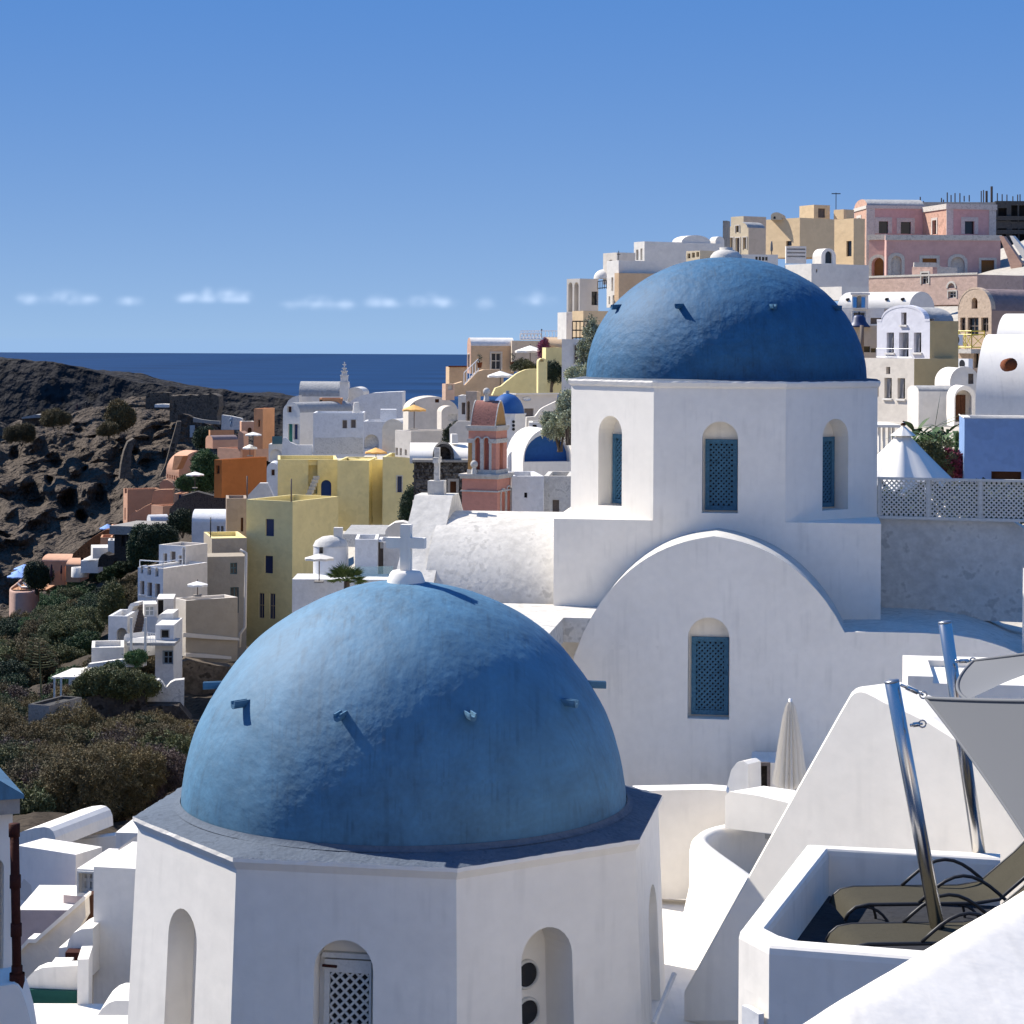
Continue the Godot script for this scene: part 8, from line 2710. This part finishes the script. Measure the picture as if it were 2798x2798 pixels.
func century_plant() -> void:
	zf(0, 1500, 0.3623)
	var a := at(312, 1110, 126.0)
	var b := at(292, 636, 126.0)
	thing("century_plant", "tall dried flower stalk of a century plant on the slope", "plant", a, "")
	var st := mk()
	st.set_color(Color.WHITE)
	tube(st, [a, a.lerp(b, 0.5), b], 0.06, 6, 0.025)
	put("stalk", st, M["leaf_olive"])
	for i in 13:
		var t := 0.45 + 0.54 * i / 13.0
		var p := a.lerp(b, t)
		var ln := 0.95 * (1.05 - t) + 0.25
		for s in [-1.0, 1.0]:
			st = mk()
			st.set_color(Color.WHITE)
			var q := p + Vector3(s * ln, 0.12, 0.3 * s * (i % 3 - 1))
			tube(st, [p, p.lerp(q, 0.6) - UP * 0.03, q], 0.02, 4)
			for k in 3: cbox(st, q + Vector3(s * (k - 1) * 0.1, 0.0, 0), Vector3.RIGHT, 0.07, 0.1, 0.07)
			put("branch", st, M["leaf_olive"])

# ================================================================ small things
func person(label: String, x: float, y: float, d: float, h: float, m: Material) -> void:
	# tiny standing figure, legs, trunk, arms and head in one skin
	O = at(x, y, d)
	var st := mk(true)
	var k := h / 1.7
	for s in [-1.0, 1.0]:
		tube(st, [O + Vector3(s * 0.12, 0, 0.08) * k, O + Vector3(s * 0.11, 0.45, 0.02) * k, O + Vector3(s * 0.08, 0.88, 0) * k], 0.07 * k, 7, 0.11 * k)
		tube(st, [O + Vector3(s * 0.2, 1.38, 0) * k, O + Vector3(s * 0.27, 1.1, 0.03) * k, O + Vector3(s * 0.22, 0.86, 0.1) * k], 0.06 * k, 6, 0.04 * k)
	lathe(st, O, [Vector2(0.0, 0.8 * k), Vector2(0.17 * k, 0.84 * k), Vector2(0.15 * k, 1.08 * k), Vector2(0.2 * k, 1.35 * k), Vector2(0.14 * k, 1.44 * k), Vector2(0.05 * k, 1.48 * k), Vector2(0.06 * k, 1.52 * k), Vector2(0.1 * k, 1.6 * k), Vector2(0.085 * k, 1.7 * k), Vector2(0.0, 1.74 * k)], 10)
	single("person", label, "person", O, st, m, "people at the castle ruin")
func post(label: String, x: float, y0: float, y1: float, d: float, r: float, m: Material, group := "") -> void:
	O = at(x, y1, d)
	var st := mk(true)
	tube(st, [O, at(x, y0, d)], r, 6)
	single("pole", label, "pole", O, st, m, group)
func small_things() -> void:
	zf(0, 1000, 0.20704)
	person("person in dark clothes standing on the crag below the ruin", 1015, 590, 391.0, 1.3, M["canvas_plum"])
	person("person in black sitting high on the crag's ridge", 1140, 540, 391.0, 1.2, M["iron"])
	person("person on the wall at the ruin's left end", 1760, 392, 393.0, 0.9, M["iron"])
	zf(300, 1050, 0.20704)
	person("person in grey walking on the castle path", 1604, 560, 342.0, 1.6, M["steel_blue"])
	zf(600, 900, 0.3623)
	post("thin dark pole on the yellow roof terrace's left corner", 208, 1105, 1275, 176.5, 0.06, M["gray_wood"], "poles on the yellow roof terrace")
	post("thin dark pole on the yellow roof terrace's front corner", 541, 1126, 1300, 176.0, 0.06, M["gray_wood"], "poles on the yellow roof terrace")
	zf(250, 1400, 0.20704)
	post("black pole on the hotel's flat roof", 1572, 66, 330, 170.0, 0.05, M["iron"])
	zf(2148, 480, 0.33644)
	post("wooden utility pole before the low tan house", 616, 1214, 1480, 114.0, 0.11, M["gray_wood"])
	var p := at(405, 275, 224.0)
	thing("antenna", "roof antenna on the low tan roof room", "antenna", p)
	var st := mk()
	tube(st, [p, p + UP * 1.7], 0.04, 5)
	put("mast", st, M["iron"])
	st = mk()
	tube(st, [p + UP * 1.6 - Vector3(0.45, 0, 0), p + UP * 1.6 + Vector3(0.45, 0, 0)], 0.05, 5)
	put("boom", st, M["iron"])
	zf(1500, 500, 0.33644)
	p = at(566, 625, 156.0)
	thing("antenna", "thin mast on the cream ridge house", "antenna", p)
	st = mk()
	tube(st, [p, p + UP * 0.65], 0.025, 5)
	put("mast", st, M["iron"])
	st = mk()
	tube(st, [p + UP * 0.4 - Vector3(0.12, 0, 0), p + UP * 0.4 + Vector3(0.12, 0, 0)], 0.025, 5)
	put("boom", st, M["iron"])
	closed_umbrella("closed grey parasol beside the tan house on the ridge", 1808, 470, 555, 180.0, M["canvas_gray"])
	zf(1150, 850, 0.2588)
	p = at(1275, 282, 186.0)
	thing("antenna", "weather vane mast above the roof railing", "antenna", p)
	st = mk()
	tube(st, [p, p + UP * 0.75], 0.022, 5)
	put("mast", st, M["iron"])
	st = mk()
	cbox(st, p + UP * 0.62, Vector3.RIGHT, 0.12, 0.1, 0.02)
	put("vane", st, M["iron"])
	# flower pots on the terraces
	for z in [[972, 600, 166.5, "terracotta pot with a pointed plant on the roof terrace"], [620, 600, 178.5, "terracotta pot at the head of the tan stair"]]:
		p = at(z[0], z[1], z[2])
		thing("flower_pot", z[3], "plant pot", p, "terrace plant pots")
		st = mk(true)
		lathe(st, p, [Vector2(0.14, 0.0), Vector2(0.22, 0.42), Vector2(0.25, 0.44), Vector2(0.0, 0.42)], 12)
		put("pot", st, M["rust_pot"])
		foliage(cur, [Vector3(0, 0.6, 0), Vector3(0.08, 0.85, 0), Vector3(-0.06, 1.0, 0.05)], [0.3, 0.26, 0.2], "leaf", M["leaf_dark"], int(z[0]))
	# loose sticks at the foot of the near tower
	zf(1698, 1998, 0.41408)
	O = at(230, 1900, 22.6)
	st = mk()
	tube(st, [at(212, 1932, 22.4), at(348, 1602, 23.0)], 0.03, 6)
	single("plank", "pale wooden plank leaning at the near tower's foot", "plank", O, st, M["white_wood"])


# ================================================================ unseen village added behind the viewer, shaped so its sunlit walls light the shaded fronts
func behind() -> void:
	zf(0, 0, 1)
	O = Vector3.ZERO
	var st := mk(true)
	var nn := noise(19, 0.05, 4)
	var g := []
	for j in 41:
		var line := []
		for i in 61:
			var x := -120.0 + i * 5.0
			var z := 3.5 + j * 4.0
			var y := EYE - 3.5 + maxf(0.0, z - 10.0) * 0.42 + x * 0.10 + nn.get_noise_2d(x, z) * 1.2
			if x < -40.0: y -= (-40.0 - x) * 0.5
			line.append(Vector3(x, y, z))
		g.append(line)
	for j in 40:
		for i in 60: quad(st, g[j][i], g[j + 1][i], g[j + 1][i + 1], g[j][i + 1])
	ground("upper_slope", st, M["cement_pale"])  # unseen slope, pale so it throws light onto the scene
	var spec := [[-30, 16, 11, 6, "white"], [-17, 12, 9, 7, "cream"], [-6, 15, 10, 6.5, "white"], [6, 11, 9, 7, "white"], [17, 13, 10, 8, "peach"], [29, 12, 11, 8, "white"], [42, 18, 12, 9, "cream"], [-36, 34, 12, 8, "cream"], [-20, 31, 11, 9, "white"], [-6, 33, 12, 9, "white"], [9, 30, 11, 10, "cream"], [23, 32, 12, 10, "white"], [38, 36, 12, 10, "peach"], [-24, 52, 14, 10, "white"], [-6, 54, 14, 11, "cream"], [12, 50, 13, 11, "white"], [30, 53, 14, 11, "white"]]
	var names := ["with a blue door", "with twin windows", "with a roof parapet", "at the lane's bend", "with peach walls", "with a tall gable wall", "at the slope's end", "on the upper lane", "above the lane's steps", "with small shutters", "with cream walls", "beside the upper steps", "with a high terrace", "on the topmost lane", "under the ridge", "with a ridge terrace", "at the ridge steps"]
	for k in spec.size():
		var s: Array = spec[k].duplicate()
		s[1] += 3.0
		var u := Vector3(-1, 0, 0).rotated(UP, deg_to_rad(-6.0 + 3.0 * (k % 5)))
		var v := Vector3(-u.z, 0, u.x) * -1.0
		if v.z < 0.0: v = -v
		var y: float = EYE - 4.5 + maxf(0.0, s[1] - 10.0) * 0.42 + s[0] * 0.10
		var c := Vector3(s[0] + s[2] * 0.5, y, s[1])
		thing("village_house", "unseen %s house added behind the viewpoint %s" % [s[4], names[k]], "house", c + u * s[2] * 0.5 + v * 3.0, "unseen houses added behind the viewpoint")
		var B := {"c": c, "u": u, "v": v, "L": float(s[2]), "D": 6.0, "H": float(s[3]) + 1.5, "m": M[s[4]], "o": {}, "h": {"f": [], "l": [], "r": []}, "rise": 0.0, "root": cur}
		for i in 3:
			var a: float = s[2] * (0.2 + 0.26 * i)
			B.h["f"].append({"s0": a, "s1": a + 1.0, "y0": 4.0 if i != 1 else 2.6, "y1": 5.4 if i != 1 else 4.9, "pane": M["blue_wood"], "depth": 0.2})
		finish(B)
